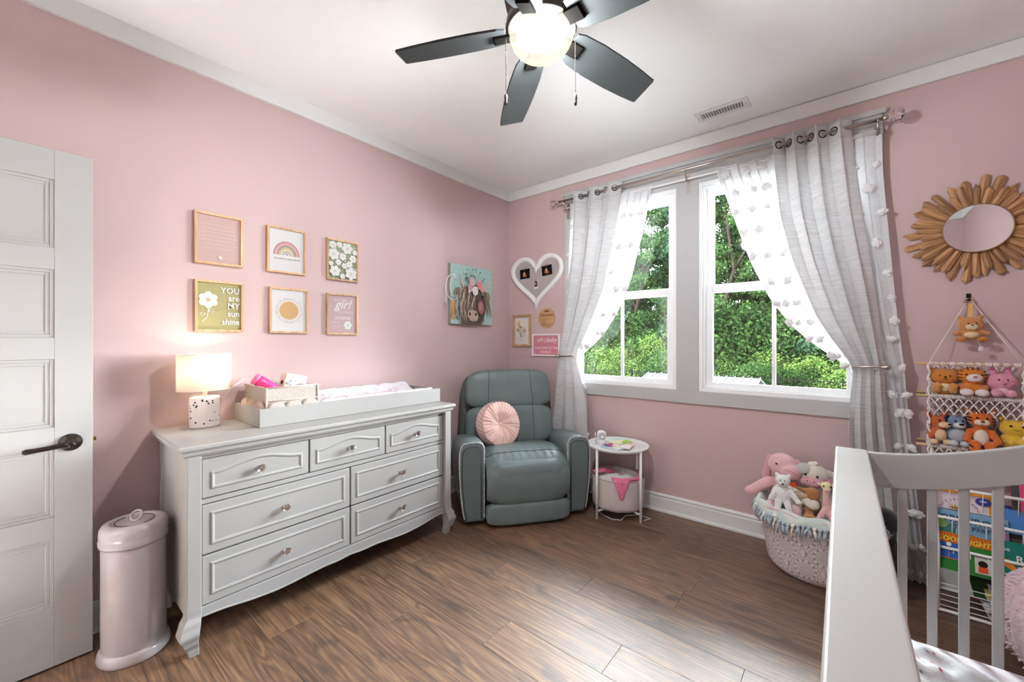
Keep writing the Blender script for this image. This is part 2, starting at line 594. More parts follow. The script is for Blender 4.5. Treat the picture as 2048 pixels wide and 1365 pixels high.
# planks run along the window wall
PW, PL = 0.187, 1.21
offs = {-0.902: 1.94, -1.089: 1.52, -1.276: 1.06, -1.463: 1.845, -1.650: 1.388, -1.837: 0.965, -2.024: 0.28, -2.211: 0.65}
k = 0
y = -1.463 + PW * 8
rng = random.Random(3)
full = None
while y > YB:
    y0, y1 = max(y - PW, YB), min(y, 0.0)
    if y1 - y0 > 0.01:
        key = min(offs, key=lambda q: abs(q - y))
        jx = offs[key] if abs(key - y) < 0.02 else rng.uniform(0, PL)
        x = (jx % PL) - PL
        while x < XR:
            a, b = max(x, 0.0), min(x + PL, XR)
            if b - a > 0.02:
                mb = MB().box(-(b - a) / 2 + 0.0004, (b - a) / 2 - 0.0004, -(y1 - y0) / 2 + 0.0004, (y1 - y0) / 2 - 0.0004, -0.012, 0)
                whole = abs((b - a) - PL) < 1e-6 and abs((y1 - y0) - PW) < 1e-6
                if whole and full:
                    p = obj('plank', full, None, floor, bevel=0.0008, seg=1)
                else:
                    p = obj('plank', mb, M_FLOOR, floor, bevel=0.0008, seg=1)
                    if whole: full = p.data
                p.location = ((a + b) / 2, (y0 + y1) / 2, 0)
            x += PL
    y -= PW

struct('ceiling', MB().box(-0.12, XR + 0.12, YB - 0.12, 0.14, CZ, CZ + 0.12), M_CEIL, 'plain white painted ceiling', 'ceiling')
struct('wall_left', MB().box(-0.12, 0, YB, 0.14, 0, CZ), M_WALL, 'long pink wall behind the dresser', 'wall')
struct('wall_right', MB().box(XR, XR + 0.12, YB, 0.14, 0, CZ), M_WALL, 'pink wall on the right beyond the crib', 'wall')
# window wall with two openings
W1, W2, WZ0, WZ1 = (0.727, 1.62), (1.773, 2.667), 0.927, 2.416
wf = MB()
for (x0, x1, z0, z1) in ((0, W1[0], 0, CZ), (W2[1], XR, 0, CZ), (W1[0], W2[1], 0, WZ0), (W1[0], W2[1], WZ1, CZ), (W1[1], W2[0], WZ0, WZ1)):
    wf.box(x0, x1, 0, 0.14, z0, z1)
struct('wall_far', wf, M_WALL, 'pink wall holding the two windows', 'wall')
# back wall with the doorway
DX0, DX1, DZ = 0.135, 0.965, 2.045
wb = MB()
for (x0, x1, z0, z1) in ((-0.12, DX0, 0, CZ), (DX1, XR + 0.12, 0, CZ), (DX0, DX1, DZ, CZ)):
    wb.box(x0, x1, YB - 0.12, YB, z0, z1)
struct('wall_back', wb, M_WALL, 'pink wall with the doorway behind the camera', 'wall')
# hallway beyond the doorway
hl = MB()
hl.box(-0.6, 1.7, YB - 1.55, YB - 0.12, -0.05, -0.001)
struct('floor_hall', hl, M_FLOOR, 'wood floor of the hallway outside the doorway', 'floor')
hw = MB()
hw.box(-0.7, -0.6, YB - 1.55, YB - 0.12, 0, CZ); hw.box(1.7, 1.8, YB - 1.55, YB - 0.12, 0, CZ)
hw.box(-0.7, 1.8, YB - 1.65, YB - 1.55, 0, CZ); hw.box(-0.7, 1.8, YB - 1.65, YB - 0.12, CZ, CZ + 0.1)
struct('wall_hall', hw, mat('hall_paint', '#e6e2dc', 0.8), 'off white walls of the hallway outside the doorway', 'wall')
t = thing('hall_fill_light', 'unseen round ceiling light added in the hallway to brighten the room', 'ceiling light', (0.55, YB - 0.85, CZ))  # made-up hallway lamp, added to fill the room through the doorway
obj('base', MB().lathe([(0.15, 0), (0.15, -0.02)], 32), M_WHITE, t)
obj('diffuser', MB().lathe([(0.14, -0.02), (0.135, -0.05), (0.09, -0.075), (0.001, -0.085)], 32), mat('fill_diffuser', '#ffffff', emit='#fff2da', estr=2.0), t)
hd = bpy.data.lights.new('hall_fill', 'AREA'); hd.shape = 'DISK'; hd.size = 0.26; hd.energy = HALL_FILL; hd.color = (0.98, 1.0, 1.0)
ho = bpy.data.objects.new('hall_fill', hd); COL.objects.link(ho); ho.location = (0.55, YB - 0.85, CZ - 0.10)

# crown boards
CB = 2.663
struct('trim_1', MB().box(0, 0.018, YB, 0, CB, CZ), M_TRIM, 'white crown board along the left wall', 'crown moulding')
struct('trim_2', MB().box(0, XR, -0.018, 0, CB, CZ - 0.007).box(0, XR, -0.008, 0, CZ - 0.007, CZ), M_TRIM, 'white crown board above the windows', 'crown moulding')
struct('trim_3', MB().box(0, XR, YB, YB + 0.018, CB, CZ), M_TRIM, 'white crown board on the back wall', 'crown moulding')
struct('trim_4', MB().box(XR - 0.018, XR, YB, 0, CB, CZ), M_TRIM, 'white crown board on the right wall', 'crown moulding')
# baseboards: board, moulded top, shoe
def base_prof():
    return [(0, 0), (0.026, 0), (0.026, 0.012), (0.021, 0.02), (0.014, 0.022), (0.014, 0.098), (0.010, 0.104), (0.010, 0.112), (0.016, 0.116), (0.015, 0.122), (0.008, 0.132), (0, 0.133)]
struct('baseboard_left', MB().prism([(a, b) for a, b in base_prof()], 1, -2.90, 0), M_TRIM, 'white moulded baseboard under the left wall', 'baseboard')
struct('baseboard_far', MB().prism([(-a, b) for a, b in base_prof()], 0, 0, XR), M_TRIM, 'white moulded baseboard under the window wall', 'baseboard')
struct('baseboard_right', MB().prism([(XR - a, b) for a, b in base_prof()], 1, YB, 0), M_TRIM, 'white moulded baseboard under the right wall', 'baseboard')
struct('baseboard_back', MB().prism([(YB + a, b) for a, b in base_prof()], 0, DX1 + 0.1, XR), M_TRIM, 'white moulded baseboard under the back wall', 'baseboard')
dc = MB()
dc.box(DX0 - 0.09, DX0, YB - 0.13, YB + 0.018, 0, DZ + 0.09); dc.box(DX1, DX1 + 0.09, YB - 0.13, YB + 0.018, 0, DZ + 0.09); dc.box(DX0 - 0.09, DX1 + 0.09, YB - 0.13, YB + 0.018, DZ, DZ + 0.09)
struct('trim_5', dc, M_TRIM, 'white casing around the doorway behind the camera', 'door casing')

# window casing: head, mullion, side boards, apron
cas = thing('trim_6', 'wide flat grey white casing around the pair of windows', 'window casing', kind='structure')
obj('head_board', MB().box(0.66, 2.74, -0.02, 0, WZ1, 2.56).box(0.649, 2.753, -0.034, 0, 2.56, 2.59), M_CASE, cas, bevel=0.002)
obj('apron', MB().box(0.66, 2.74, -0.02, 0, 0.836, WZ0), M_CASE, cas, bevel=0.002)
obj('mullion_board', MB().box(W1[1], W2[0], -0.02, 0, WZ0, WZ1), M_CASE, cas, bevel=0.002)
obj('side_board', MB().box(0.66, W1[0], -0.02, 0, WZ0, WZ1), M_CASE, cas, bevel=0.002)
obj('side_board', MB().box(W2[1], 2.74, -0.02, 0, WZ0, WZ1), M_CASE, cas, bevel=0.002)

def frame_mb(mb, x0, x1, z0, z1, y0, y1, wl, wr, wb_, wt):
    mb.box(x0, x0 + wl, y0, y1, z0, z1); mb.box(x1 - wr, x1, y0, y1, z0, z1)
    mb.box(x0 + wl, x1 - wr, y0, y1, z0, z0 + wb_); mb.box(x0 + wl, x1 - wr, y0, y1, z1 - wt, z1)
    return mb
def window(n, x0, x1, label):
    w = thing('window_%d' % n, label, 'window', kind='structure')
    fm = MB(); frame_mb(fm, x0, x1, WZ0, WZ1, -0.012, 0.13, 0.024, 0.024, 0.03, 0.03)
    frame_mb(fm, x0 + 0.024, x1 - 0.024, WZ0 + 0.03, WZ1 - 0.03, 0.012, 0.13, 0.016, 0.016, 0.012, 0.016)
    obj('window_frame', fm, M_VINYL, w, bevel=0.0025)
    a, b = x0 + 0.04, x1 - 0.04
    xm = (a + b) / 2
    lo = obj('lower_sash', frame_mb(MB(), a, b, WZ0 + 0.032, 1.682, 0.03, 0.062, 0.042, 0.042, 0.036, 0.055), M_VINYL, w, bevel=0.003)
    obj('pane', MB().box(a + 0.04, b - 0.04, 0.044, 0.047, WZ0 + 0.066, 1.63), M_GLASS, lo)
    obj('muntin', MB().box(xm - 0.011, xm + 0.011, 0.037, 0.055, WZ0 + 0.066, 1.63), M_VINYL, lo, bevel=0.002)
    up = obj('upper_sash', frame_mb(MB(), a, b, 1.65, WZ1 - 0.044, 0.068, 0.10, 0.042, 0.042, 0.04, 0.04), M_VINYL, w, bevel=0.003)
    obj('pane', MB().box(a + 0.04, b - 0.04, 0.082, 0.085, 1.688, WZ1 - 0.082), M_GLASS, up)
    obj('muntin', MB().box(xm - 0.011, xm + 0.011, 0.075, 0.093, 1.688, WZ1 - 0.082), M_VINYL, up, bevel=0.002)
    return w
window(1, W1[0], W1[1], 'left white sash window of the pair, nearer the recliner')
window(2, W2[0], W2[1], 'right white sash window of the pair, nearer the mirror')

# ---------------------------------------------------------------- door, opened against the left wall
dr = thing('door_1', 'white five panel door standing open along the left wall', 'door', (0.174, -2.889, 0.01), kind='structure')
# local: x into the wall (negative x is towards the wall), y from 0 (free edge) to -0.81 (hinges)
dw, dh, dt = 0.812, 2.03, 0.035
pan = [(0.232 + i * 0.353, 0.232 + i * 0.353 + 0.268) for i in range(5)]
slab = MB()
slab.box(-dt, 0, -0.105, 0, 0, dh); slab.box(-dt, 0, -dw, -dw + 0.105, 0, dh)
zs = [0] + [v for p in pan for v in p] + [dh]
for a, b in zip(zs[0::2], zs[1::2]):
    slab.box(-dt, 0, -dw + 0.105, -0.105, a, b)
obj('door_slab', slab, M_DOOR, dr, bevel=0.0015)
for (a, b) in pan:
    q = MB()
    q.box(-dt + 0.011, -0.011, -dw + 0.10, -0.10, a - 0.004, b + 0.004)
    # stepped moulding around the recess
    for (o, x) in ((0.0, -0.004), (0.012, -0.0075)):
        y0, y1, z0, z1 = -dw + 0.105 + o, -0.105 - o, a + o, b - o
        w_ = 0.012
        q.box(-0.013, x, y0, y0 + w_, z0, z1); q.box(-0.013, x, y1 - w_, y1, z0, z1)
        q.box(-0.013, x, y0 + w_, y1 - w_, z0, z0 + w_); q.box(-0.013, x, y0 + w_, y1 - w_, z1 - w_, z1)
    obj('door_panel', q, M_DOOR, dr, bevel=0.0012, seg=1)
hz = 0.872
hd_ = obj('door_handle', MB(), M_BRONZE, dr)
hm = MB(); hm.xf = Matrix.Translation((0, -0.062, hz)) @ Matrix.Rotation(PI / 2, 4, 'Y')
hm.lathe([(0.034, 0), (0.034, 0.004), (0.031, 0.010), (0.020, 0.016), (0.016, 0.022), (0.013, 0.05), (0.0135, 0.058), (0.009, 0.064), (0.0, 0.065)], 28)
hd_.data = hm.mesh('door_handle', M_BRONZE)
lv = MB().tube([(0.05, -0.062, hz), (0.054, -0.085, hz + 0.001), (0.052, -0.12, hz - 0.004), (0.05, -0.155, hz - 0.007), (0.05, -0.178, hz - 0.008), (0.05, -0.186, hz - 0.008)], [0.012, 0.0105, 0.009, 0.009, 0.0105, 0.006], 12)
obj('lever', lv, M_BRONZE, hd_)
obj('latch', MB().box(-0.026, -0.010, 0, 0.0025, hz - 0.028, hz + 0.028).box(-0.022, -0.014, 0, 0.012, hz - 0.008, hz + 0.008), mat('brass', '#b08a5a', 0.3, metal=1.0), dr, bevel=0.001)

# ---------------------------------------------------------------- ceiling vent
vt = thing('ceiling_vent', 'white louvred air vent on the ceiling above the windows', 'vent', (1.973, -0.253, CZ))
obj('frame', frame_mb(MB(), -0.152, 0.152, -0.062, 0.062, 0, 0, .0, .0, .0, .0) if False else
    MB().box(-0.152, -0.118, -0.062, 0.062, -0.006, 0).box(0.118, 0.152, -0.062, 0.062, -0.006, 0).box(-0.118, 0.118, -0.062, -0.032, -0.006, 0).box(-0.118, 0.118, 0.032, 0.062, -0.006, 0), M_TRIM, vt, bevel=0.002)
obj('duct_shade', MB().box(-0.118, 0.118, -0.032, 0.032, -0.0015, 0), mat('vent_shadow', '#5f5f60', 0.8), vt)  # flat grey plate, painted as the shade behind the slats
sl0 = None
for i in range(15):
    if sl0 is None:
        mbs = MB(); mbs.xf = Matrix.Rotation(rad(38), 4, 'Y'); mbs.box(-0.0008, 0.0008, -0.032, 0.032, -0.006, 0.004)
        sl0 = mbs.mesh('slat', M_TRIM)
    s = obj('slat', sl0, None, vt); s.location = (-0.109 + i * 0.0156, 0, -0.0035)
for sx in (-0.137, 0.137):
    obj('screw', MB().lathe([(0.004, 0), (0.003, -0.002), (0, -0.002)], 10, (sx, 0, -0.006)), M_CHROME, vt)

# ================================================================ the world outside the windows
gm = mat('meadow_grass', '#10160a', 0.9, spec=0.0, noise=(0.7, 0.7, '#242d13'))
struct('ground', MB().surf(lambda u, v: (-60 + 110 * u, 15.0 + 60 * v, -1.7 + (0.10 * sin(u * 40) * sin(v * 33))), 40, 24), gm, 'green grassy ground under the wood', 'ground')
gy = mat('bounce_gravel', '#7b7a74', 0.95, noise=(1.5, 0.7, '#6d6c66'), bump=(40, 0.5))  # pale tone invented so the unseen ground bounces daylight onto the ceiling
struct('ground_bounce', MB().surf(lambda u, v: (-60 + 110 * u, 0.15 + 14.9 * v, -1.7), 12, 8), gy, 'unseen pale ground added before the fence to bounce daylight indoors', 'ground')

def leaf_cloud(n, lobes, size, seed, hollow=0.55):
    r = np.random.default_rng(seed)
    lob = np.array(lobes)            # (cx,cy,cz,rx,ry,rz)
    wts = (lob[:, 3] * lob[:, 4]); wts /= wts.sum()
    ix = r.choice(len(lob), n, p=wts)
    d = r.normal(size=(n, 3)); d /= np.linalg.norm(d, axis=1)[:, None]
    rr = (hollow + (1 - hollow) * r.random(n)) ** 0.7
    rr = np.where(r.random(n) < 0.3, rr * r.uniform(1.0, 1.55, n), rr)
    c = lob[ix, :3] + d * lob[ix, 3:] * rr[:, None]
    c += r.normal(scale=size * 0.6, size=(n, 3))
    nrm = d * 0.6 + r.normal(size=(n, 3)) * 0.7 + np.array([0, 0, 0.35]); nrm /= np.linalg.norm(nrm, axis=1)[:, None]
    t = np.cross(nrm, r.normal(size=(n, 3))); t /= np.linalg.norm(t, axis=1)[:, None]
    b = np.cross(nrm, t)
    s = size * (0.6 + 0.8 * r.random(n))[:, None]
    q = np.stack([c - t * s, c + b * s * 0.55, c + t * s, c - b * s * 0.55], 1).reshape(-1, 3)
    return q

def leaf_mesh(name, q, m):
    n = len(q) // 4
    me = bpy.data.meshes.new(name)
    me.vertices.add(4 * n); me.vertices.foreach_set('co', q.astype(np.float32).ravel())
    me.loops.add(4 * n); me.loops.foreach_set('vertex_index', np.arange(4 * n, dtype=np.int32))
    me.polygons.add(n); me.polygons.foreach_set('loop_start', np.arange(0, 4 * n, 4, dtype=np.int32))
    me.materials.append(m); me.update(); me.validate()
    return me

M_BARK = mat('tree_bark', '#16120f', 0.9, spec=0.0, noise=(4, 0.6, '#0d0b09'))
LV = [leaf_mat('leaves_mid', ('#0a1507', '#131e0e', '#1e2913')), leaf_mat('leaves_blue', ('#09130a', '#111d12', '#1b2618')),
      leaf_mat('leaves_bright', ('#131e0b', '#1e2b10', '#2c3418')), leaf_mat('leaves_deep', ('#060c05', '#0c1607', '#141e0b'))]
rng = random.Random(11)
def tall_lobes(seed):
    r = random.Random(seed); L_ = []
    for i in range(80):
        k = (i / 79.0) ** 0.9
        z = 1.8 + 9.9 * k
        w = 2.7 * (1 - 0.55 * max(0, k - 0.4) / 0.6)
        a = r.uniform(0, 2 * PI); d = w * math.sqrt(r.random())
        q = r.uniform(0.40, 0.88)
        L_.append((d * cos(a), d * sin(a), z + r.uniform(-.3, .3), q, q, q * 0.62))
    return L_
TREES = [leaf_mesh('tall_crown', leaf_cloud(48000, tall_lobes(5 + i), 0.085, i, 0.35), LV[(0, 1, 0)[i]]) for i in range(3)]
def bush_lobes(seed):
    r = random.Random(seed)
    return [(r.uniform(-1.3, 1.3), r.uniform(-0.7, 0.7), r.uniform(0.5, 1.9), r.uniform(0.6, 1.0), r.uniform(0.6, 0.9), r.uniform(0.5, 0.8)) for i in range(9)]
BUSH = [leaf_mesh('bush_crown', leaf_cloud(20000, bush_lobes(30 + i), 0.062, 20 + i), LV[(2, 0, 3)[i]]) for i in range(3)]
def trunk(h, r0, seed):
    r = random.Random(seed)
    pts = [(r.uniform(-0.15, 0.15) * k, r.uniform(-0.1, 0.1) * k, h * k / 5.0) for k in range(6)]
    mb = MB().tube(pts, [r0 * (1 - 0.13 * k) for k in range(6)], 8)
    for k in range(2, 6):
        a = r.uniform(0, 2 * PI)
        p = pts[k]
        mb.tube([p, (p[0] + cos(a) * 0.8, p[1] + sin(a) * 0.8, p[2] + 0.9), (p[0] + cos(a) * 1.5, p[1] + sin(a) * 1.5, p[2] + 2.1)], [r0 * 0.4, r0 * 0.28, r0 * 0.1], 6)
    return mb.mesh('trunk', M_BARK)
TRUNK = [trunk(10.5, 0.24, 2), trunk(10.5, 0.19, 8)]
GZ = -1.7
tree_spots = [(-17.5, 27, 1.12), (-14.2, 25.5, 1.02), (-11.6, 27, 1.0), (-8.9, 25.2, 1.02), (-6.1, 26.5, 0.97), (-3.2, 25.3, 1.0), (-0.6, 27, 1.06), (2.2, 25.5, 1.1), (5.2, 27, 1.15),
              (-16, 32, 1.0), (-12.6, 32.5, 0.95), (-9.8, 33, 0.92), (-6.6, 32, 0.9), (-3.6, 33, 0.95), (-0.4, 32.5, 1.05), (3.2, 33, 1.1), (7, 32, 1.1)]
GT = 'tall trees of the wood beyond the yard fence'
for i, (x, y, s) in enumerate(tree_spots):
    t = thing('tall_tree', 'tall leafy green tree of the wood beyond the black yard fence', 'tree', (x, y, GZ), rng.uniform(0, 6.28), GT)
    t.scale = (s, s, s * rng.uniform(0.97, 1.10) * (1.02 if y > 30 else 1.17))
    obj('crown', TREES[i % 3], None, t); obj('trunk', TRUNK[i % 2], None, t)
GB = 'shrubs growing along the edge of the wood'
for i in range(22):
    x = -15 + i * 1.05 + rng.uniform(-0.3, 0.3); y = 21.3 + rng.uniform(-0.2, 1.4) + (1.4 if i % 3 == 2 else 0)
    s = rng.uniform(0.72, 1.05)
    t = thing('bush', 'bushy green shrub at the edge of the wood behind the fence', 'shrub', (x, y, GZ), rng.uniform(-0.4, 0.4), GB)
    t.scale = (s, s, s * (1.25 if x < -3 else 0.95))
    obj('foliage', BUSH[(0, 1, 0, 2)[i % 4]], None, t)
    obj('stem', MB().tube([(0, 0, 0), (0.05, 0, 0.6), (-0.02, 0.05, 1.3)], [0.05, 0.04, 0.02], 6), M_BARK, t)
# second band of undergrowth inside the wood
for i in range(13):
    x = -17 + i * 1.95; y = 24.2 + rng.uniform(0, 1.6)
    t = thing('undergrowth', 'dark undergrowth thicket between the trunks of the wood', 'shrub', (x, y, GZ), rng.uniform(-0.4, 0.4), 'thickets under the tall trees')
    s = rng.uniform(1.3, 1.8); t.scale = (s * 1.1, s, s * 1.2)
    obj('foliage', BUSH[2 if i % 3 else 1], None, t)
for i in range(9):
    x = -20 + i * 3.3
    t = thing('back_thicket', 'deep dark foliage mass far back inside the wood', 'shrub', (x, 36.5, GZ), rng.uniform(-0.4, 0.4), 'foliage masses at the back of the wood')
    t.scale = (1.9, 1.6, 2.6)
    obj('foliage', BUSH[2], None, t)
# fence
fe = thing('yard_fence', 'thin black metal picket fence at the far side of the yard', 'fence', (-12, 20, GZ))
fr_ = MB()
for zz in (0.12, 1.12):
    fr_.box(0, 17, -0.015, 0.015, zz, zz + 0.03)
obj('rail', fr_, mat('black_metal', '#050505', 0.9, spec=0.0), fe)
pk = MB()
for i in range(142):
    pk.box(i * 0.12 - 0.009, i * 0.12 + 0.009, -0.009, 0.009, 0.03, 1.25)
o = obj('picket', pk, MATS['black_metal'], fe); o['kind'] = 'stuff'
for i in range(8):
    obj('post', MB().box(i * 2.43 - 0.03, i * 2.43 + 0.03, -0.03, 0.03, 0, 1.32), MATS['black_metal'], fe)
# shed below the right window
sh = thing('garden_shed', 'small shed with a pale grey standing seam metal roof below the right window', 'shed', (0, 6.6, GZ))
obj('wall', MB().box(-1.4, 0.95, -0.9, 1.4, 0, 1.72), mat('shed_siding', '#121212', 0.8, spec=0.0), sh)
rf = MB(); rz = lambda yy: 2.09 + (yy - 1.4) * 0.24
rf.prism([(1.4, 2.09), (-1.1, rz(-1.1)), (-1.1, rz(-1.1) - 0.04), (1.4, 2.05)], 0, -1.6, 1.07)
rf.prism([(1.4, 2.09), (2.6, 1.8), (2.6, 1.76), (1.4, 2.05)], 0, -1.6, 1.07)
mr = mat('pale_metal_roof', '#232324', 0.9, spec=0.0)
roof = obj('roof', rf, mr, sh)
for i in range(16):
    xx = -1.6 + 0.178 * i
    obj('roof_rib', MB().prism([(1.4, 2.12), (-1.1, rz(-1.1) + 0.03), (-1.1, rz(-1.1)), (1.4, 2.09)], 0, xx - 0.012, xx + 0.012), mr, roof)
# ================================================================ curtains
RZ, RY, RZ2, RY2 = 2.497, -0.105, 2.445, -0.058
rod = thing('curtain_rod', 'brushed metal double curtain rod with crystal finials above both windows', 'curtain rod')
obj('front_rod', MB().tube([(0.64, RY, RZ), (2.75, RY, RZ)], 0.0105, 16).tube([(0.632, RY, RZ), (0.655, RY, RZ)], 0.0135, 16).tube([(2.735, RY, RZ), (2.758, RY, RZ)], 0.0135, 16), M_NICKEL, rod)
obj('back_rod', MB().tube([(0.70, RY2, RZ2), (2.71, RY2, RZ2)], 0.007, 12), M_WHITE, rod)
for x in (0.70, 1.705, 2.715):
    br = MB()
    br.box(x - 0.012, x + 0.012, -0.024, -0.019, 2.36, 2.50)
    br.tube([(x, -0.02, 2.47), (x, RY2, RZ2 - 0.012), (x, RY - 0.004, RZ - 0.016)], 0.006, 8)
    br.tube([(x, RY - 0.013, RZ - 0.002), (x, RY - 0.009, RZ - 0.012), (x, RY, RZ - 0.016), (x, RY + 0.009, RZ - 0.012), (x, RY + 0.013, RZ - 0.002)], 0.005, 8)
    obj('bracket', br, M_NICKEL, rod)
def crystal(c, r):
    mb = MB().lathe([(0.0, -r), (r * 0.55, -r * 0.85), (r * 0.95, -r * 0.3), (r * 0.95, r * 0.3), (r * 0.55, r * 0.85), (0.0, r)], 9, c, smooth=False, cap=False)
    return mb
for (x, y, z, r) in ((0.598, RY, RZ, 0.032), (2.796, RY, RZ, 0.034), (0.685, RY2, RZ2, 0.016), (2.735, RY2, RZ2, 0.018)):
    obj('finial', crystal((x, y, z), r), M_CRYSTAL, rod)

def panel_fn(tab, nf, ph=0.0, ztop=2.5, zbot=0.03, wob=0.0):
    def fn(u, v):
        z = ztop + (zbot - ztop) * v
        xl, xr, y0, amp = interp(tab, z)
        a = 2 * PI * nf * u + ph
        x = xl + (xr - xl) * u + (xr - xl) * 0.25 / nf * sin(2 * a) * 0.5
        wv = 1 + 0.25 * sin(7.0 * u + 2.3 * z)
        y = y0 - amp * wv * sin(a) + 0.004 * sin(9 * z + 20 * u)
        z2 = z + wob * sin(PI * u)
        return (x, y, z2)
    return fn
def smooth_tab(tab):
    """densify with cosine easing so that edges bend softly"""
    zs = [t[0] for t in tab]
    arr = np.array(tab)
    out = []
    n = 60
    z = np.linspace(zs[0], zs[-1], n)
    for zz in z:
        row = [zz]
        for c in range(1, arr.shape[1]):
            # local quadratic smoothing of the polyline
            s = [np.interp(-(zz + d), -arr[:, 0], arr[:, c]) for d in (-0.06, -0.03, 0, 0.03, 0.06)]
            row.append(float(np.dot(s, (0.12, 0.22, 0.32, 0.22, 0.12))))
        out.append(tuple(row))
    return out
TL = smooth_tab([(2.55, .815, 1.215, -.105, .046), (2.35, .808, 1.19, -.105, .044), (2.06, .792, 1.14, -.11, .04), (1.7, .755, 1.058, -.115, .034), (1.38, .705, .925, -.12, .028),
      (1.2, .678, .838, -.13, .020), (1.14, .672, .826, -.13, .018), (1.0, .655, .862, -.125, .024), (.8, .638, .897, -.12, .032), (.55, .605, .911, -.115, .036), (.02, .59, .925, -.11, .04)])
TR = smooth_tab([(2.55, 2.245, 2.605, -.105, .046), (2.35, 2.256, 2.618, -.105, .044), (2.06, 2.285, 2.647, -.11, .04), (1.77, 2.347, 2.683, -.115, .036), (1.41, 2.465, 2.722, -.125, .03),
      (1.21, 2.577, 2.735, -.13, .022), (1.14, 2.622, 2.737, -.135, .016), (1.0, 2.605, 2.745, -.13, .022), (.8, 2.598, 2.758, -.125, .03), (.6, 2.6, 2.78, -.12, .034), (.02, 2.62, 2.84, -.12, .042)])
def grey_panel(name, tab, label, nf, ph):
    c = thing(name, label, 'curtain', group=None)
    fn = panel_fn(tab, nf, ph, 2.547, 0.02)
    obj('cloth', MB().surf(fn, 150, 110), M_GREYCUR, c, solid=0.0015)
    # header band, a stitched double layer at the top
    hb = MB().surf(lambda u, v: tuple(np.array(fn(u, v * 0.042)) + np.array((0, -0.0018, 0.0))), 150, 8)
    obj('header_band', hb, M_GREYCUR, c, solid=0.001)
    for i in range(int(2 * nf) + 1):
        u = (i * PI - ph) / (2 * PI * nf)
        if not 0.03 < u < 0.985: continue
        p = Vector(fn(u, (2.547 - RZ) / 2.527)); q = Vector(fn(u + 0.004, (2.547 - RZ) / 2.527))
        tdir = (q - p).normalized(); nrm = tdir.cross(Vector((0, 0, 1))).normalized()
        ring = [p + nrm * -0.0 + (tdir * cos(a) + Vector((0, 0, 1)) * sin(a)) * 0.021 for a in [2 * PI * k / 24 for k in range(24)]]
        obj('grommet', MB().tube(ring, 0.0042, 8, closed=True), M_BRONZE, c)
    return c
grey_panel('curtain', TL, 'long grey woven curtain tied back behind the recliner', 2.6, 0.7)
grey_panel('curtain', TR, 'long grey woven curtain tied back at the right window beside the crib', 3.4, 2.3)

SL = smooth_tab([(2.47, .742, 1.46, -.058, .012), (2.2, .738, 1.405, -.062, .012), (1.76, .728, 1.296, -.066, .011), (1.5, .71, 1.178, -.07, .010), (1.29, .69, 1.03, -.08, .009),
      (1.2, .675, .905, -.09, .008), (1.15, .668, .862, -.095, .008), (1.05, .66, .88, -.085, .010), (.8, .64, .915, -.075, .012), (.02, .60, .94, -.07, .014)])
SR = smooth_tab([(2.47, 1.888, 2.734, -.058, .012), (2.23, 1.968, 2.738, -.062, .012), (1.81, 2.1, 2.766, -.066, .011), (1.55, 2.21, 2.785, -.07, .010), (1.36, 2.34, 2.80, -.075, .009), (1.24, 2.46, 2.812, -.08, .009),
      (1.15, 2.59, 2.82, -.09, .009), (1.05, 2.62, 2.826, -.085, .010), (.77, 2.66, 2.846, -.08, .012), (.2, 2.70, 2.89, -.08, .016), (.02, 2.70, 2.93, -.09, .03)])
pom_mesh = None
def sheer_panel(name, tab, label, nf, rows, seed):
    global pom_mesh
    c = thing(name, label, 'sheer curtain')
    fn = panel_fn(tab, nf, 0.0, 2.465, 0.02)
    obj('cloth', MB().surf(fn, 170, 80), M_SHEER, c)
    obj('header_hem', MB().surf(lambda u, v: tuple(np.array(fn(u, v * 0.045)) + np.array((0, -0.0015, 0.0))), 170, 6), M_SHEER, c)
    obj('edge_hem', MB().surf(lambda u, v: tuple(np.array(fn(u * 0.018, v)) + np.array((0, -0.001, 0.0))), 5, 80), M_SHEER, c)
    obj('edge_hem', MB().surf(lambda u, v: tuple(np.array(fn(1 - u * 0.018, v)) + np.array((0, -0.001, 0.0))), 5, 80), M_SHEER, c)
    r = random.Random(seed)
    if pom_mesh is None:
        mb = MB()
        for k in range(16):
            a = r.uniform(0, 2 * PI); b = r.uniform(-1, 1); s = math.sqrt(1 - b * b)
            mb.ell((cos(a) * s * 0.015, b * 0.006, sin(a) * s * 0.013), (r.uniform(.008, .012), .006, r.uniform(.007, .011)), n=3)
        mb.ell((0, 0, 0), (.018, .01, .016), n=4)
        pom_mesh = mb.mesh('pom_pom', M_POM)
    for (z, us) in rows:
        for u in us:
            v = (2.465 - z) / 2.445
            p = fn(u, v)
            s = r.uniform(0.85, 1.25)
            o = obj('pom_pom', pom_mesh, None, c, loc=(p[0], p[1] - 0.012, p[2]))
            o.scale = (s, 1, s * r.uniform(.85, 1.05)); o.rotation_euler = (0, r.uniform(0, 6), 0)
    return c
rows_l = [(2.27, (.02, .72, .83, .93)), (2.03, (.0, .76, .88)), (1.84, (.02, .70)), (1.70, (.01, .84, .97)), (1.5, (.02, .78, .95)), (1.35, (.0, .86, .98)), (1.24, (.7, .9)), (.9, (.05, .5, .95)), (.5, (.1, .6, .95))]
rows_r = [(2.40, (.06, .2, .31)), (2.27, (.07, .20, .31, .86, .97)), (2.14, (.03, .17, .29, .9)), (2.0, (.05, .17, .34, .84, .99)), (1.83, (.02, .14, .27, .93)), (1.66, (.10, .24, .97)), (1.52, (.02, .12, .22, .99)),
          (1.40, (.0, .1, .2, .96)), (1.30, (.03, .14, .9)), (1.2, (.0, .1, .25)), (1.145, (.0, .97)), (1.0, (.72, 1.0)), (.90, (.82, .99)), (.72, (1.0, .7)), (.56, (.97, .8)), (.38, (.9, 1.0)), (.2, (.75, .95)), (.06, (.4, .6, .85, 1.0))]
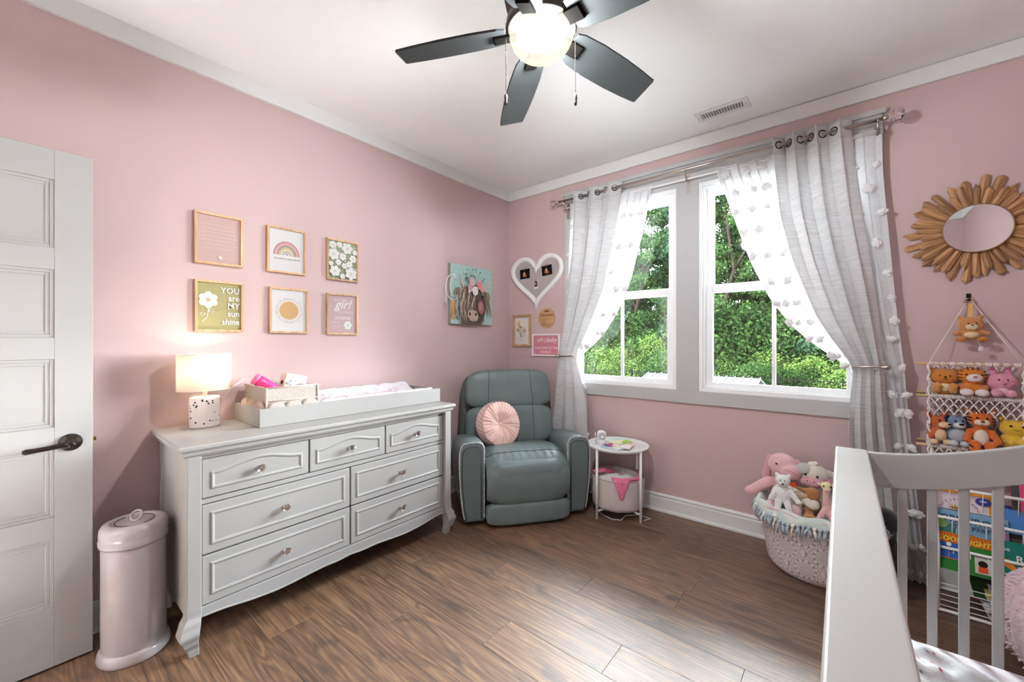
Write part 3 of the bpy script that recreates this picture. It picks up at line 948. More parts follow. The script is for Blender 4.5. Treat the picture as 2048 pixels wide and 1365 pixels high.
sheer_panel('sheer_curtain', SL, 'white sheer pom pom curtain gathered behind the left grey curtain', 7, rows_l, 1)
sheer_panel('sheer_curtain', SR, 'white sheer pom pom curtain gathered behind the right grey curtain', 8, rows_r, 2)

def holdback(label, x0, x1, z, fin):
    h = thing('curtain_holdback', label, 'holdback', ((x0 + x1) / 2, -0.16, z))
    w = (x1 - x0) / 2
    m = M_NICKEL
    obj('bar', MB().tube([(-w, 0.155, 0), (-w, 0.02, 0), (-w + 0.012, 0, 0), (w - 0.02, -0.002, 0.004), (w, -0.002, 0.004)], 0.006, 10), m, h)
    fx = -w if fin < 0 else w
    kn = MB(); kn.xf = Matrix.Translation((fx, -0.004, 0.003)) @ Matrix.Rotation(PI / 2 * fin, 4, 'Y')
    kn.lathe([(0.007, -0.012), (0.010, -0.006), (0.008, 0.0), (0.014, 0.006), (0.016, 0.014), (0.011, 0.026), (0.0, 0.031)], 16)
    obj('knob', kn, m, h)
holdback('small metal holdback gripping the left grey curtain', .69, .835, 1.155, -1)
holdback('metal holdback with acorn knob gripping the right grey curtain', 2.60, 2.735, 1.145, 1)

# ================================================================ ceiling fan
FX, FY, FZ = 1.722, -1.879, 2.419
fan = thing('ceiling_fan', 'dark five blade ceiling fan with a glowing round light', 'ceiling fan', (FX, FY, CZ))
dz = FZ - CZ
obj('housing', MB().lathe([(0.075, 0), (0.08, -0.03), (0.10, -0.06), (0.125, -0.10), (0.135, -0.16), (0.135, -0.22), (0.128, -0.25), (0.10, -0.262), (0.10, dz + 0.03), (0.126, dz + 0.026), (0.128, dz - 0.006), (0.122, dz - 0.010)], 48), M_FAN, fan, bevel=0.0)
gl = MB().lathe([(0.0, -0.100), (0.03, -0.098), (0.06, -0.088), (0.088, -0.072), (0.106, -0.05), (0.116, -0.025), (0.119, 0.0)], 48, (0, 0, dz - 0.004), cap=False)
gl.v = gl.v
obj('light_globe', gl, globe_mat(), fan)
bl_m = None
for i in range(5):
    a = rad(141.0 + 72 * i)
    B = Matrix.Rotation(a, 4, 'Z') @ Matrix.Rotation(math.atan(0.115), 4, 'Y') @ Matrix.Rotation(-math.atan(0.29), 4, 'X')
    if bl_m is None:
        xs = [0.13, 0.16, 0.25, 0.36, 0.45, 0.522]
        up = [0.052, 0.064, 0.072, 0.073, 0.069, 0.063]
        lo_ = [-0.052, -0.062, -0.068, -0.067, -0.062, -0.055]
        poly = [(x, u) for x, u in zip(xs, up)] + [(0.531, 0.061), (0.534, 0.056)] + [(0.530, -0.050), (0.525, -0.057)] + [(x, l) for x, l in zip(xs[::-1], lo_[::-1])]
        bl_m = MB().prism(poly, 2, -0.004, 0.004).mesh('blade', M_FANB)
        bk_m = MB().box(0.09, 0.175, -0.026, 0.026, -0.014, -0.004).box(0.165, 0.178, -0.026, 0.026, -0.012, 0.0).mesh('blade_arm', mat('blade_arm_bronze', '#0e0c0a', 0.9, spec=0.02))
    b = obj('blade', bl_m, None, fan, bevel=0.0015)
    b.matrix_local = Matrix.Translation((0, 0, dz)) @ B
    obj('blade_arm', bk_m, None, b, bevel=0.003)
def chain(px, py, z0, z1):
    c = obj('pull_chain', MB(), M_BRONZE, fan)
    mb = MB()
    n = int((z0 - z1) / 0.0058)
    for k in range(n):
        mb.ell((px, py, z0 - k * 0.0058), 0.0021, n=2)
    c.data = mb.mesh('pull_chain', mat('chain_bronze', '#2a211a', 0.6, spec=0.2))
    obj('pendant', MB().lathe([(0.003, 0), (0.006, -0.004), (0.0065, -0.016), (0.005, -0.024), (0.0055, -0.03), (0.0045, -0.04), (0.0, -0.042)], 12, (px, py, z1)), wood_mat('pendant_wood', '#2a1a0f', '#4a301b'), c)
rtx, rty = cos(rad(39.41)), sin(rad(39.41))
chain(-0.128 * rtx, -0.128 * rty, dz + 0.02, dz - 0.235)
chain(0.124 * rtx, 0.124 * rty, dz + 0.02, dz - 0.235)
fp = bpy.data.lights.new('fan_bulb', 'POINT'); fp.shadow_soft_size = 0.05; fp.energy = FAN_GLOW; fp.color = (0.94, 1.0, 1.05)
fq = bpy.data.objects.new('fan_bulb', fp); COL.objects.link(fq); fq.location = (FX + 0.02, FY + 0.01, FZ - 0.062)

# ================================================================ prints on the left wall
class Pic:
    """flat artwork: u to the right, v up, every layer 0.15 mm in front of the last"""
    def __init__(self, d0=0.0):
        self.mb = MB(); self.cols = []; self.d = d0; self.k = 1.0
    def mi(self, col):
        if col not in self.cols: self.cols.append(col)
        return self.cols.index(col)
    def poly(self, pts, col):
        self.d += 0.00015
        self.mb.add([(u, -self.d, v) for u, v in pts], [list(range(len(pts)))], self.mi(col)); return self
    def rect(self, u0, u1, v0, v1, col):
        return self.poly([(u0, v0), (u1, v0), (u1, v1), (u0, v1)], col)
    def disc(self, u, v, r, col, ry=None, n=20, rot=0.0):
        ry = ry or r
        return self.poly([(u + r * cos(a) * cos(rot) - ry * sin(a) * sin(rot), v + r * cos(a) * sin(rot) + ry * sin(a) * cos(rot)) for a in [2 * PI * k / n for k in range(n)]], col)
    def arc(self, u, v, r0, r1, a0, a1, col, n=24, ky=1.0):
        self.d += 0.00015
        vs, fs = [], []
        for k in range(n + 1):
            a = a0 + (a1 - a0) * k / n
            for r in (r0, r1):
                vs.append((u + r * cos(a), -self.d, v + r * sin(a) * ky))
        for k in range(n):
            fs.append((2 * k, 2 * k + 1, 2 * k + 3, 2 * k + 2))
        self.mb.add(vs, fs, self.mi(col)); return self
    def stroke(self, pts, w, col):
        self.d += 0.00015
        pts = [Vector((p[0], p[1])) for p in pts]; n = len(pts); vs, fs = [], []
        ws = w if isinstance(w, (list, tuple)) else [w] * n
        for i in range(n):
            t = (pts[min(i + 1, n - 1)] - pts[max(i - 1, 0)])
            t = t.normalized() if t.length > 1e-9 else Vector((1, 0))
            nn = Vector((-t.y, t.x)) * ws[i] / 2
            vs += [(pts[i].x + nn.x, -self.d, pts[i].y + nn.y), (pts[i].x - nn.x, -self.d, pts[i].y - nn.y)]
        for i in range(n - 1):
            fs.append((2 * i, 2 * i + 1, 2 * i + 3, 2 * i + 2))
        self.mb.add(vs, fs, self.mi(col)); return self
    def flower(self, u, v, r, col, ctr, n=6, rot=0.0, slim=0.42):
        for k in range(n):
            a = rot + 2 * PI * k / n
            self.disc(u + cos(a) * r * 0.6, v + sin(a) * r * 0.6, r * 0.44, col, r * slim * 0.62, 12, a)
        return self.disc(u, v, r * 0.24, ctr, n=12)
    def text(self, s, size, u, v, col, **k):
        self.d += 0.0002
        self.mb.text(s, size, (u, -self.d, v), self.mi(col), **k); return self
    def heart(self, u, v, s, col, n=24):
        return self.poly([(u + s * 0.0625 * 16 * sin(t) ** 3, v + s * 0.0625 * (13 * cos(t) - 5 * cos(2 * t) - 2 * cos(3 * t) - cos(4 * t))) for t in [2 * PI * k / n for k in range(n)]], col)
    def build(self, name, parent):
        return obj(name, self.mb.mesh(name, [P(c, self.k) for c in self.cols], fixn=False), None, parent)

def frame_bars(w, h, b, d, m, parent, name='frame_bar'):
    """four mitred bars"""
    W, Hh = w / 2, h / 2
    obj(name, MB().prism([(-W, Hh), (W, Hh), (W - b, Hh - b), (-W + b, Hh - b)], 1, -d, 0), m, parent, bevel=0.0008, seg=1)
    obj(name, MB().prism([(-W, -Hh), (W, -Hh), (W - b, -Hh + b), (-W + b, -Hh + b)], 1, -d, 0), m, parent, bevel=0.0008, seg=1)
    obj(name, MB().prism([(-W, -Hh), (-W, Hh), (-W + b, Hh - b), (-W + b, -Hh + b)], 1, -d, 0), m, parent, bevel=0.0008, seg=1)
    obj(name, MB().prism([(W, -Hh), (W, Hh), (W - b, Hh - b), (W - b, -Hh + b)], 1, -d, 0), m, parent, bevel=0.0008, seg=1)

FW, FH = 0.215, 0.268
GP = 'six small framed prints above the dresser'
def wall_frame(y, z, label):
    t = thing('framed_print', label, 'framed print', (0.001, y, z), LW, GP)
    frame_bars(FW, FH, 0.011, 0.02, M_OAK, t)
    return t
iw, ih = FW / 2 - 0.010, FH / 2 - 0.010
# 1 rose print with lines of faint lettering
t = wall_frame(-2.411, 1.824, 'oak framed rose print of faint white lettering, top left of the six')
p = Pic(0.009); p.k = 0.86; p.rect(-iw, iw, -ih, ih, '#dcbab3')
rg = random.Random(4)
for i in range(7):
    zz = 0.075 - i * 0.0205; x0, x1 = -0.07 + rg.uniform(-.012, .012), 0.068 + rg.uniform(-.012, .012)
    x = x0
    while x < x1:
        w = rg.uniform(0.012, 0.024)
        pts = [(x + w * q / 6.0, zz + (0.004 if q % 2 else -0.004) * rg.uniform(.5, 1.0)) for q in range(7)]
        p.stroke(pts, 0.0014, '#f3e4dc'); x += w + 0.006
p.flower(0.004, -0.095, 0.010, '#faf3ea', '#e9d9c4')
p.build('print', t)
# 2 rainbow
t = wall_frame(-2.075, 1.823, 'oak framed white print of a muted rainbow over a line of script')
p = Pic(0.009); p.k = 0.86; p.rect(-iw, iw, -ih, ih, '#eceae8')
for r0, r1, c in ((.064, .074, '#cf8f96'), (.052, .062, '#e0a5a2'), (.044, .051, '#8f9684'), (.033, .042, '#d8bd86'), (.023, .030, '#e2cfa9'), (.0155, .021, '#a3a4a6')):
    p.arc(0, -0.028, r0, r1, 0, PI, c, 28, 1.12)
p.heart(0, -0.022, 0.007, '#a98fb0')
p.text('you are so very loved', 0.0165, 0, -0.053, '#55504c', shear=0.3)
p.build('print', t)
# 3 sage floral
t = wall_frame(-1.730, 1.818, 'oak framed sage green print covered with white daisies')
p = Pic(0.009); p.k = 0.86; p.rect(-iw, iw, -ih, ih, '#a9b492')
for (u, v, r, q) in ((.035, .085, .038, .1), (-.065, .095, .026, .4), (-.02, .102, .02, .2), (-.062, .035, .038, .3), (.0, .025, .024, .5), (.075, .02, .026, .0), (-.03, -.015, .02, .2), (.045, -.02, .022, .6),
                     (.01, -.035, .02, .1), (-.055, -.075, .036, .2), (.055, -.085, .042, .45), (-.085, -.03, .016, 0), (-.005, -.105, .018, .3), (.08, .062, .018, .2)):
    u = max(-iw + r, min(iw - r, u)); v = max(-ih + r, min(ih - r, v))
    p.flower(u, v, r, '#f5f3ee', '#e8dcc6', 6, q, 0.62)
for i in range(26):
    p.disc(rg.uniform(-iw + .006, iw - .006), rg.uniform(-ih + .006, ih - .006), rg.uniform(.002, .005), '#e7e6d0', n=8)
p.build('print', t)
# 4 you are my sunshine
t = wall_frame(-2.409, 1.471, 'oak framed olive print reading you are my sun shine beside a daisy')
p = Pic(0.009); p.k = 0.86; p.rect(-iw, iw, -ih, ih, '#b9b07c')
for i in range(9):
    p.stroke([(-iw, -.11 + i * .027), (-.03, -.10 + i * .027 + .006), (iw, -.115 + i * .027)], .0012, '#c4bb8a')
p.stroke([(-.048, .02), (-.05, -.03), (-.056, -.06), (-.075, -.082)], .0045, '#f3efe6')
for s, (u, v) in ((1, (-.036, -.025)), (-1, (-.072, -.042))):
    p.arc(u, v, .009, .0125, 0, 2 * PI, '#f3efe6', 18, 0.62)
p.flower(-.05, .032, .043, '#f6f2ea', '#d9b989', 6, PI / 6, 0.66)
for s, v in (('YOU', .075), ('are', .036), ('MY', -.006), ('sun', -.048), ('shine', -.092)):
    p.text(s, 0.044 if s != 'shine' else 0.043, .091, v - 0.004, '#f6f2ea', align='RIGHT', bold=0.02, sx=.92)
p.build('print', t)
# 5 sun
t = wall_frame(-2.062, 1.468, 'oak framed white print of an ochre sun with short dashes')
p = Pic(0.009); p.k = 0.86; p.rect(-iw, iw, -ih, ih, '#efedec').disc(0, 0.0, .054, '#dcb27c', n=36)
for i in range(36):
    a = 2 * PI * i / 36; r0 = .062 + (.003 if i % 2 else 0); r1 = r0 + (.014 if i % 3 else .009)
    p.stroke([(r0 * cos(a), r0 * sin(a)), (r1 * cos(a), r1 * sin(a))], .0022, ('#b78a63', '#8b817c', '#caa27a')[i % 3])
p.build('print', t)
# 6 beautiful girl
t = wall_frame(-1.730, 1.463, 'oak framed mauve print reading girl in white script')
p = Pic(0.009); p.k = 0.86; p.rect(-iw, iw, -ih, ih, '#d3b4b6')
W_ = '#f4efec'
p.text('BEAUTIFUL', .023, -.012, .085, '#e9dcda', sx=.85)
p.text('girl', .085, 0.0, .038, W_, shear=.35, bold=.006)
p.text('YOU CAN DO', .021, .02, .008, '#e9dcda', sx=.85)
p.text('amazing', .034, 0.0, -.032, W_, shear=.3)
p.text('THINGS', .019, -.045, -.062, '#e9dcda', sx=.85)
p.stroke([(-.07, -.082), (-.045, -.079), (-.02, -.083)], .002, W_)
p.flower(.036, -.072, .028, '#f4f6f3', '#b9c6bf', 6, 0.0, .7)
p.build('print', t)

# canvas of a long-haired cow
t = thing('canvas_picture', 'aqua canvas of a shaggy brown cow wearing a flower crown, near the corner', 'canvas picture', (0.001, -0.548, 1.686), LW)
cw, ch = 0.255, 0.255
obj('stretched_canvas', MB().box(-cw, cw, -0.036, 0, -ch, ch), mat('canvas_edge', '#8f8d84', 0.9), t, bevel=0.002)
p = Pic(0.0362); p.k = 0.94; p.rect(-cw, cw, -ch, ch, '#b4d3cc')
for i in range(11):
    for j in range(9):
        p.disc(-.23 + j * .058 + (.029 if i % 2 else 0) * 1.0 - .005, -.235 + i * .047, .006, '#d3e6e1', n=8)
def hair(n, u0, u1, v0, du, dv, cols, w=.012):
    for i in range(n):
        k = i / (n - 1.0)
        u = u0 + (u1 - u0) * k + rg.uniform(-.012, .012); v = v0 + rg.uniform(-.03, .02)
        L_ = rg.uniform(.75, 1.1)
        pts = [(u + du * L_ * q + .018 * sin(3 * q + i), v + dv * L_ * q) for q in (0, .25, .5, .75, 1)]
        pts = [(max(-cw + .004, min(cw - .004, a)), max(-ch + .003, min(ch - .003, b))) for a, b in pts]
        p.stroke(pts, [w * .5, w, w, w * .7, w * .15], cols[i % len(cols)])
BR = ('#9d8a79', '#7b6a5d', '#b8a48f', '#665750', '#cbb8a3', '#8d7a6b')
p.poly([(-.15, -.255), (-.16, -.05), (-.12, .06), (-.02, .10), (.09, .09), (.12, .0), (.13, -.12), (.10, -.255)], '#6d5b50')
p.poly([(-.16, .06), (-.215, .05), (-.235, .0), (-.19, -.03), (-.14, .0)], '#93806d')
p.poly([(.14, .05), (.20, .04), (.215, -.01), (.19, -.07), (.15, -.04)], '#b08a6b')
p.stroke([(.10, .055), (.15, .075), (.19, .11), (.215, .175)], [.05, .04, .025, .004], '#cdbfb4')
p.stroke([(-.10, .06), (-.14, .10), (-.16, .16)], [.035, .025, .004], '#cdbfb4')
hair(26, -.23, -.02, .02, .02, -.25, BR)
hair(16, .04, .13, -.02, .0, -.22, ('#5a4b45', '#4b3e3a', '#7a6659'))
hair(18, -.13, .06, .08, -.09, -.25, BR, .014)
p.disc(.085, -.10, .04, '#a9706f', .06).disc(.078, -.09, .02, '#bd8683', .035)
p.disc(.105, -.005, .014, '#2c2624', .018)
p.poly([(-.075, -.14), (-.03, -.125), (.03, -.14), (.055, -.19), (.03, -.215), (-.05, -.215), (-.085, -.185)], '#c4ac9a')
p.disc(-.055, -.165, .010, '#3a2e2a', .015).disc(.018, -.165, .010, '#3a2e2a', .015)
p.stroke([(-.06, -.215), (-.01, -.225), (.04, -.213)], .005, '#e6dcd2')
hair(7, .12, .15, .04, .05, -.22, ('#9b8674', '#7c6a5c'), .012)
for i in range(16):
    a = rg.uniform(.4, 2.75); r = rg.uniform(.10, .17)
    u, v = -.01 + r * cos(a), .07 + r * sin(a)
    p.stroke([(-.01 + .05 * cos(a), .07 + .05 * sin(a)), (u, v)], .0025, '#6d8577')
    p.disc(u, v, .008, ('#4b5f57', '#e6efe9', '#708a7a')[i % 3], .005, 10, a).disc(u - .01, v - .006, .007, '#5d7468', .004, 10, a + 1)
for i in range(14):
    p.disc(rg.uniform(-.09, .09), rg.uniform(.0, .07), .012, ('#5f7069', '#7b8a86', '#4e5c5c')[i % 3], .006, 10, rg.uniform(0, 3))
for (u, v, r, c, c2) in ((-.035, .115, .034, '#e9c2c4', '#d79aa1'), (.06, .095, .036, '#e89aa0', '#d4707c'), (-.06, .06, .030, '#dcb3b8', '#c98f98'), (.0, .04, .036, '#f2ece6', '#dcd2c8'), (.085, .055, .02, '#e3a9aa', '#cf8289'), (-.075, .03, .014, '#e4c6ca', '#d5a5ad')):
    p.disc(u, v, r, c, r * 1.15).arc(u, v, r * .55, r * .68, .3, 4.2, c2, 14).arc(u, v, r * .25, r * .36, 2.5, 6.5, c2, 12)
p.build('painting', t)

# crystal moon hanger in front of the canvas edge
t = thing('crystal_hanger', 'white wire moon hanger with clear beads hanging before the cow canvas', 'hanging ornament', (0.06, -0.80, 1.735), LW)
mo = MB()
ring = [(0.075 * cos(a), 0, 0.105 * sin(a)) for a in [rad(50 + 5.9 * k) for k in range(45)]]
mo.tube(ring, [0.0025] * 45, 8)
ring2 = [(0.022 + 0.052 * cos(a), 0.0, 0.006 + 0.08 * sin(a)) for a in [rad(70 + 5.3 * k) for k in range(42)]]
mo.tube(ring2, 0.0022, 8)
obj('wire_moon', mo, M_WHITE, t)
obj('hook', MB().tube([(0.02, 0.06, 0.115), (0.02, 0.03, 0.118), (0.02, 0.0, 0.115), (0.02, -0.004, 0.105)], 0.002, 6), M_WHITE, t)
for (x, z0, z1) in ((-0.085, .02, -.13), (-0.07, -.02, -.145), (0.045, -.06, -.235), (0.055, -.05, -.25), (0.085, .06, -.20), (-0.02, -.1, -.225)):
    st = obj('strand', MB().tube([(x, 0.0, z0), (x, 0.0, z1)], 0.0013, 5), M_WHITE, t)
    be = MB()
    n = int((z0 - z1) / 0.022)
    for k in range(n):
        be.lathe([(0, -.006), (.0045, -.002), (.0045, .002), (0, .006)], 6, (x, 0, z0 - .022 * (k + 1)), smooth=False, cap=False)
    be.lathe([(0, -.016), (.007, -.006), (.006, .004), (0, .010)], 8, (x, 0, z1 - .008), smooth=False, cap=False)
    obj('bead', be, M_CRYSTAL, st)
gs = MB()
for k in range(15):
    gs.box(-0.016 + .004 * (k % 2), 0.012 + .004 * (k % 2), -0.003, 0.003, -.108 - .0105 * k - .009, -.108 - .0105 * k)
obj('gold_tassel', gs, mat('gold_glitter', '#b8793a', 0.25, metal=0.9), t, bevel=.001)
# ================================================================ dresser (local x = along the wall, local -y = into the room)
D = thing('dresser', 'long white seven drawer dresser with curved skirt along the left wall', 'dresser', (0, -1.95, 0), LW)
X0, X1 = -0.74, 0.74            # slab ends
FY_ = -0.51                     # drawer face plane
top = MB()
def slab_prof(y):               # section of the top across its depth (front edge profile)
    return y
tp = [(-0.012, 0.864), (-0.545, 0.864), (-0.553, 0.859), (-0.555, 0.850), (-0.552, 0.843), (-0.545, 0.840), (-0.540, 0.836), (-0.535, 0.824), (-0.012, 0.824)]
tb = MB().box(X0 + .004, X1 - .004, -0.551, -0.012, 0.842, 0.864)
obj('top', tb, M_DRESS, D, bevel=0.008, seg=4)
obj('top_moulding', MB().box(X0 + .018, X1 - .018, -0.538, -0.012, 0.822, 0.842).box(X0 + .026, X1 - .026, -0.53, -0.012, 0.814, 0.826), M_DRESS, D, bevel=0.004, seg=3)
body = MB()
body.box(-0.70, -0.682, -0.50, -0.015, 0.15, 0.815); body.box(0.682, 0.70, -0.50, -0.015, 0.15, 0.815)
body.box(-0.69, 0.69, -0.03, -0.015, 0.15, 0.815); body.box(-0.69, 0.69, -0.48, -0.02, 0.165, 0.18)
obj('carcass', body, M_DRESS, D, bevel=0.002)
obj('inner_shadow', MB().box(-0.655, 0.655, -0.487, -0.47, 0.18, 0.815), M_DARK, D)
# face frame rails
fr = MB()
fr.box(-0.655, 0.655, -0.508, -0.488, 0.796, 0.815); fr.box(-0.655, 0.655, -0.506, -0.488, 0.606, 0.626)
fr.box(-0.217, -0.2135, -0.500, -0.488, 0.62, 0.80); fr.box(0.2165, 0.2195, -0.500, -0.488, 0.62, 0.80)
obj('face_frame', fr, M_DRESS, D, bevel=0.001)
# corner posts with cabriole feet
def post(s, front):
    mb = MB()
    yc0 = -0.533 if front else -0.065
    w = 0.048
    prof = [(0.815, 0, 0, .024), (0.25, 0, 0, .024), (0.17, .002, .001, .026), (0.135, .012, .008, .031), (0.10, .020, .014, .033), (0.065, .014, .010, .026), (0.03, .003, .002, .0195), (0.0, -.001, -.001, .0175)]
    vs, fs = [], []
    xc = s * 0.68; yc = yc0 + .024
    prof2 = []
    for (a, b) in zip(prof, prof[1:]):
        for q in range(4):
            tt = q / 4.0; tt2 = tt * tt * (3 - 2 * tt)
            prof2.append(tuple([a[0] + (b[0] - a[0]) * tt] + [a[i] + (b[i] - a[i]) * (tt2 if i else tt) for i in (1, 2, 3)]))
    prof2.append(prof[-1])
    for (z, ox, oy, hw) in prof2:
        cx, cy = xc + s * ox, yc - (oy if front else -oy)
        for (dx, dy) in ((-hw, -hw), (hw, -hw), (hw, hw), (-hw, hw)):
            vs.append((cx + dx, cy + dy, z))
    for j in range(len(prof2) - 1):
        for i in range(4):
            fs.append((j * 4 + i, j * 4 + (i + 1) % 4, (j + 1) * 4 + (i + 1) % 4, (j + 1) * 4 + i))
    fs.append((0, 1, 2, 3)); n = len(vs); fs.append((n - 4, n - 3, n - 2, n - 1))
    mb.add(vs, fs, 0, False)
    return obj('leg', mb, M_DRESS, D, bevel=0.003)
for s in (-1, 1):
    post(s, True); post(s, False)
# scalloped skirt
sk = []
SKT = ((0, .134), (.06, .130), (.11, .1265), (.2, .130), (.32, .126), (.44, .119), (.556, .116), (.70, .122), (.82, .133), (.89, .139), (1.0, .142))
for i in range(97):
    x = -0.655 + 1.31 * i / 96.0; m = abs(x) / .655
    z = sum(np.interp(m + d, [q[0] for q in SKT], [q[1] for q in SKT]) for d in (-.03, 0, .03)) / 3
    sk.append((x, float(z)))
poly = [(-0.655, 0.182)] + [(0.655, 0.182)] + sk[::-1]
obj('skirt', MB().prism(poly, 1, -0.515, -0.495), M_DRESS, D, bevel=0.002)
obj('skirt_bead', MB().tube([(x, -0.516, z + 0.004) for x, z in sk], 0.0045, 6), M_DRESS, D)

def loop_tube(pts, r):
    return MB().tube(pts, r, 6, closed=True)
def knob(par, x, z):
    k = MB(); k.xf = Matrix.Translation((x, FY_ - .004, z)) @ Matrix.Rotation(PI / 2, 4, 'X')
    k.lathe([(0.012, 0), (0.011, 0.003), (0.006, 0.006), (0.006, 0.012), (0.010, 0.016)], 16)
    o = obj('knob', k, M_CHROME, par)
    c = MB(); c.xf = Matrix.Translation((x, FY_ - .004, z)) @ Matrix.Rotation(PI / 2, 4, 'X')
    c.lathe([(0.008, 0.016), (0.019, 0.021), (0.020, 0.026), (0.015, 0.034), (0.007, 0.0365), (0.0, 0.0365)], 10, smooth=False)
    c.lathe([(0.0095, 0.0165), (0.001, 0.0175)], 10, mi=1, smooth=False)
    o.data = None or o.data
    mb = MB()
    mb.v, mb.f, mb.mi, mb.sm = k.v + c.v, k.f + [[i + len(k.v) for i in f] for f in c.f], [1] * len(k.f) + [0 if m == 0 else 1 for m in c.mi], k.sm + c.sm
    o.data = mb.mesh('knob', [M_CRYSTAL, M_CHROME], fixn=True)
    return o
def drawer(x0, x1, z0, z1, arch, kz=None):
    g = 0.0025
    d = obj('drawer', MB().box(x0 + g, x1 - g, FY_, -0.489, z0 + g, z1 - g), M_DRESS, D, bevel=0.003)
    # raised moulding: a frame bead, with an arched top on the upper row
    m = 0.030
    a, b, c, e = x0 + m, x1 - m, z0 + 0.034, z1 - (0.056 if arch else 0.034)
    pts = [(a, c), (b, c), (b, e)]
    if arch:
        for i in range(1, 24):
            k = i / 24.0
            pts.append((b + (a - b) * k, e + 0.030 * (0.5 - 0.5 * cos(2 * PI * k)) ** 0.9))
    pts.append((a, e))
    n = len(pts)
    vs, fs = [], []
    cx, cz = (a + b) / 2, (c + e) / 2
    # bead cross-section: outer slope, crest, inner step down to the panel
    lay = [(0.0, FY_ + 0.0005), (0.005, FY_ - 0.0045), (0.010, FY_ - 0.0045), (0.018, FY_ + 0.0005)]
    for (ins, yy) in lay:
        for (x, z) in pts:
            sx = 1 if x < cx - 1e-6 else -1
            k = (x - a) / (b - a)
            vx = a + ins + (b - a - 2 * ins) * k
            vz = z + (ins if z < cz else -ins)
            vs.append((vx, yy, vz))
    for j in range(3):
        for i in range(n):
            fs.append((j * n + i, j * n + (i + 1) % n, (j + 1) * n + (i + 1) % n, (j + 1) * n + i))
    obj('moulding', MB().add(vs, fs, 0, False), M_DRESS, d, bevel=0.001, seg=1)
    knob(d, (x0 + x1) / 2, kz)
ZS = ((0.628, 0.796), (0.393, 0.604), (0.183, 0.391))
for a, b in ((-0.653, -0.2165), (-0.2135, 0.2165), (0.2195, 0.653)):
    drawer(a, b, ZS[0][0], ZS[0][1], True, 0.710)
for r in (1, 2):
    for a, b in ((-0.653, 0.001), (0.003, 0.653)):
        drawer(a, b, ZS[r][0], ZS[r][1], False, (0.496, 0.288)[r - 1])

# ---------------------------------------------------------------- changing tray and pad
TY = 0.865
T = thing('changing_tray', 'white wooden changing tray sitting on the dresser top', 'changing tray', (0, -1.78, TY), LW)
tx0, tx1, ty0, ty1 = -0.565, 0.565, -0.388, -0.02
for (a, b, c, d, nm) in ((tx0, tx1, ty0, ty0 + 0.015, 'front_board'), (tx0, tx1, ty1 - 0.015, ty1, 'back_board'), (tx0, tx0 + 0.015, ty0 + 0.015, ty1 - 0.015, 'end_board'), (tx1 - 0.015, tx1, ty0 + 0.015, ty1 - 0.015, 'end_board')):
    obj(nm, MB().box(a, b, c, d, 0, 0.09), M_DRESS, T, bevel=0.0015)
obj('tray_bottom', MB().box(tx0 + .015, tx1 - .015, ty0 + .015, ty1 - .015, 0, 0.008), M_DRESS, T)
CP = thing('changing_pad', 'white contoured changing pad with pink heart print in the tray', 'changing pad', (0, -1.78, TY + 0.009), LW)
px0, px1, py0, py1 = -0.270, 0.542, -0.370, -0.040
def pad_h(u, v):
    k = abs(v * 2 - 1)
    h = 0.052 + 0.082 * (k ** 2.2)
    e = min(1.0, min(u, 1 - u) / 0.05); f_ = min(1.0, min(v, 1 - v) / 0.07)
    h *= (0.35 + 0.65 * math.sqrt(max(0, 1 - (1 - e) ** 2))) * (0.3 + 0.7 * math.sqrt(max(0, 1 - (1 - f_) ** 2)))
    if v < 0.5: h *= 0.80
    return h + 0.003 * sin(u * 40) * sin(v * 11)
def padp(u, v):
    return (px0 + (px1 - px0) * u, py0 + (py1 - py0) * v, pad_h(u, v))
pm = MB().surf(padp, 70, 36)
pm.surf(lambda u, v: (px0 + (px1 - px0) * u, py0 + (py1 - py0) * v, 0.0), 2, 2)
for (ua, ub, va, vb) in ((0, 1, 0, 0), (0, 1, 1, 1), (0, 0, 0, 1), (1, 1, 0, 1)):
    pm.surf(lambda s, w: (lambda q: (q[0], q[1], q[2] * w))(padp(ua + (ub - ua) * s, va + (vb - va) * s)), 40, 2)
obj('pad_cover', pm, mat('pad_cloth', '#d8d4d7', 0.85, spec=0.1, bump=(90, 0.25)), CP)
hp = MB()
rg = random.Random(21)
for i in range(54):
    u, v = rg.uniform(.03, .97), rg.uniform(.04, .96)
    s = rg.uniform(.010, .019); ro = rg.uniform(-.6, .6)
    ring = []
    for k in range(20):
        tt = 2 * PI * k / 20
        hx, hy = s * 1.0 * sin(tt) ** 3, s * 0.0625 * (13 * cos(tt) - 5 * cos(2 * tt) - 2 * cos(3 * tt) - cos(4 * tt))
        du, dv = (hx * cos(ro) - hy * sin(ro)) / (px1 - px0), (hx * sin(ro) + hy * cos(ro)) / (py1 - py0)
        uu, vv = min(.995, max(.005, u + du)), min(.995, max(.005, v + dv))
        q = padp(uu, vv); ring.append((q[0], q[1], q[2] + 0.0006))
    hp.tube(ring, 0.0009 if i % 3 else 0.0016, 4, mi=i % 3, closed=True)
o = obj('heart_print', hp, [P('#e2a9bd'), P('#d7b3c2'), P('#bda7ae')], CP); o['kind'] = 'stuff'

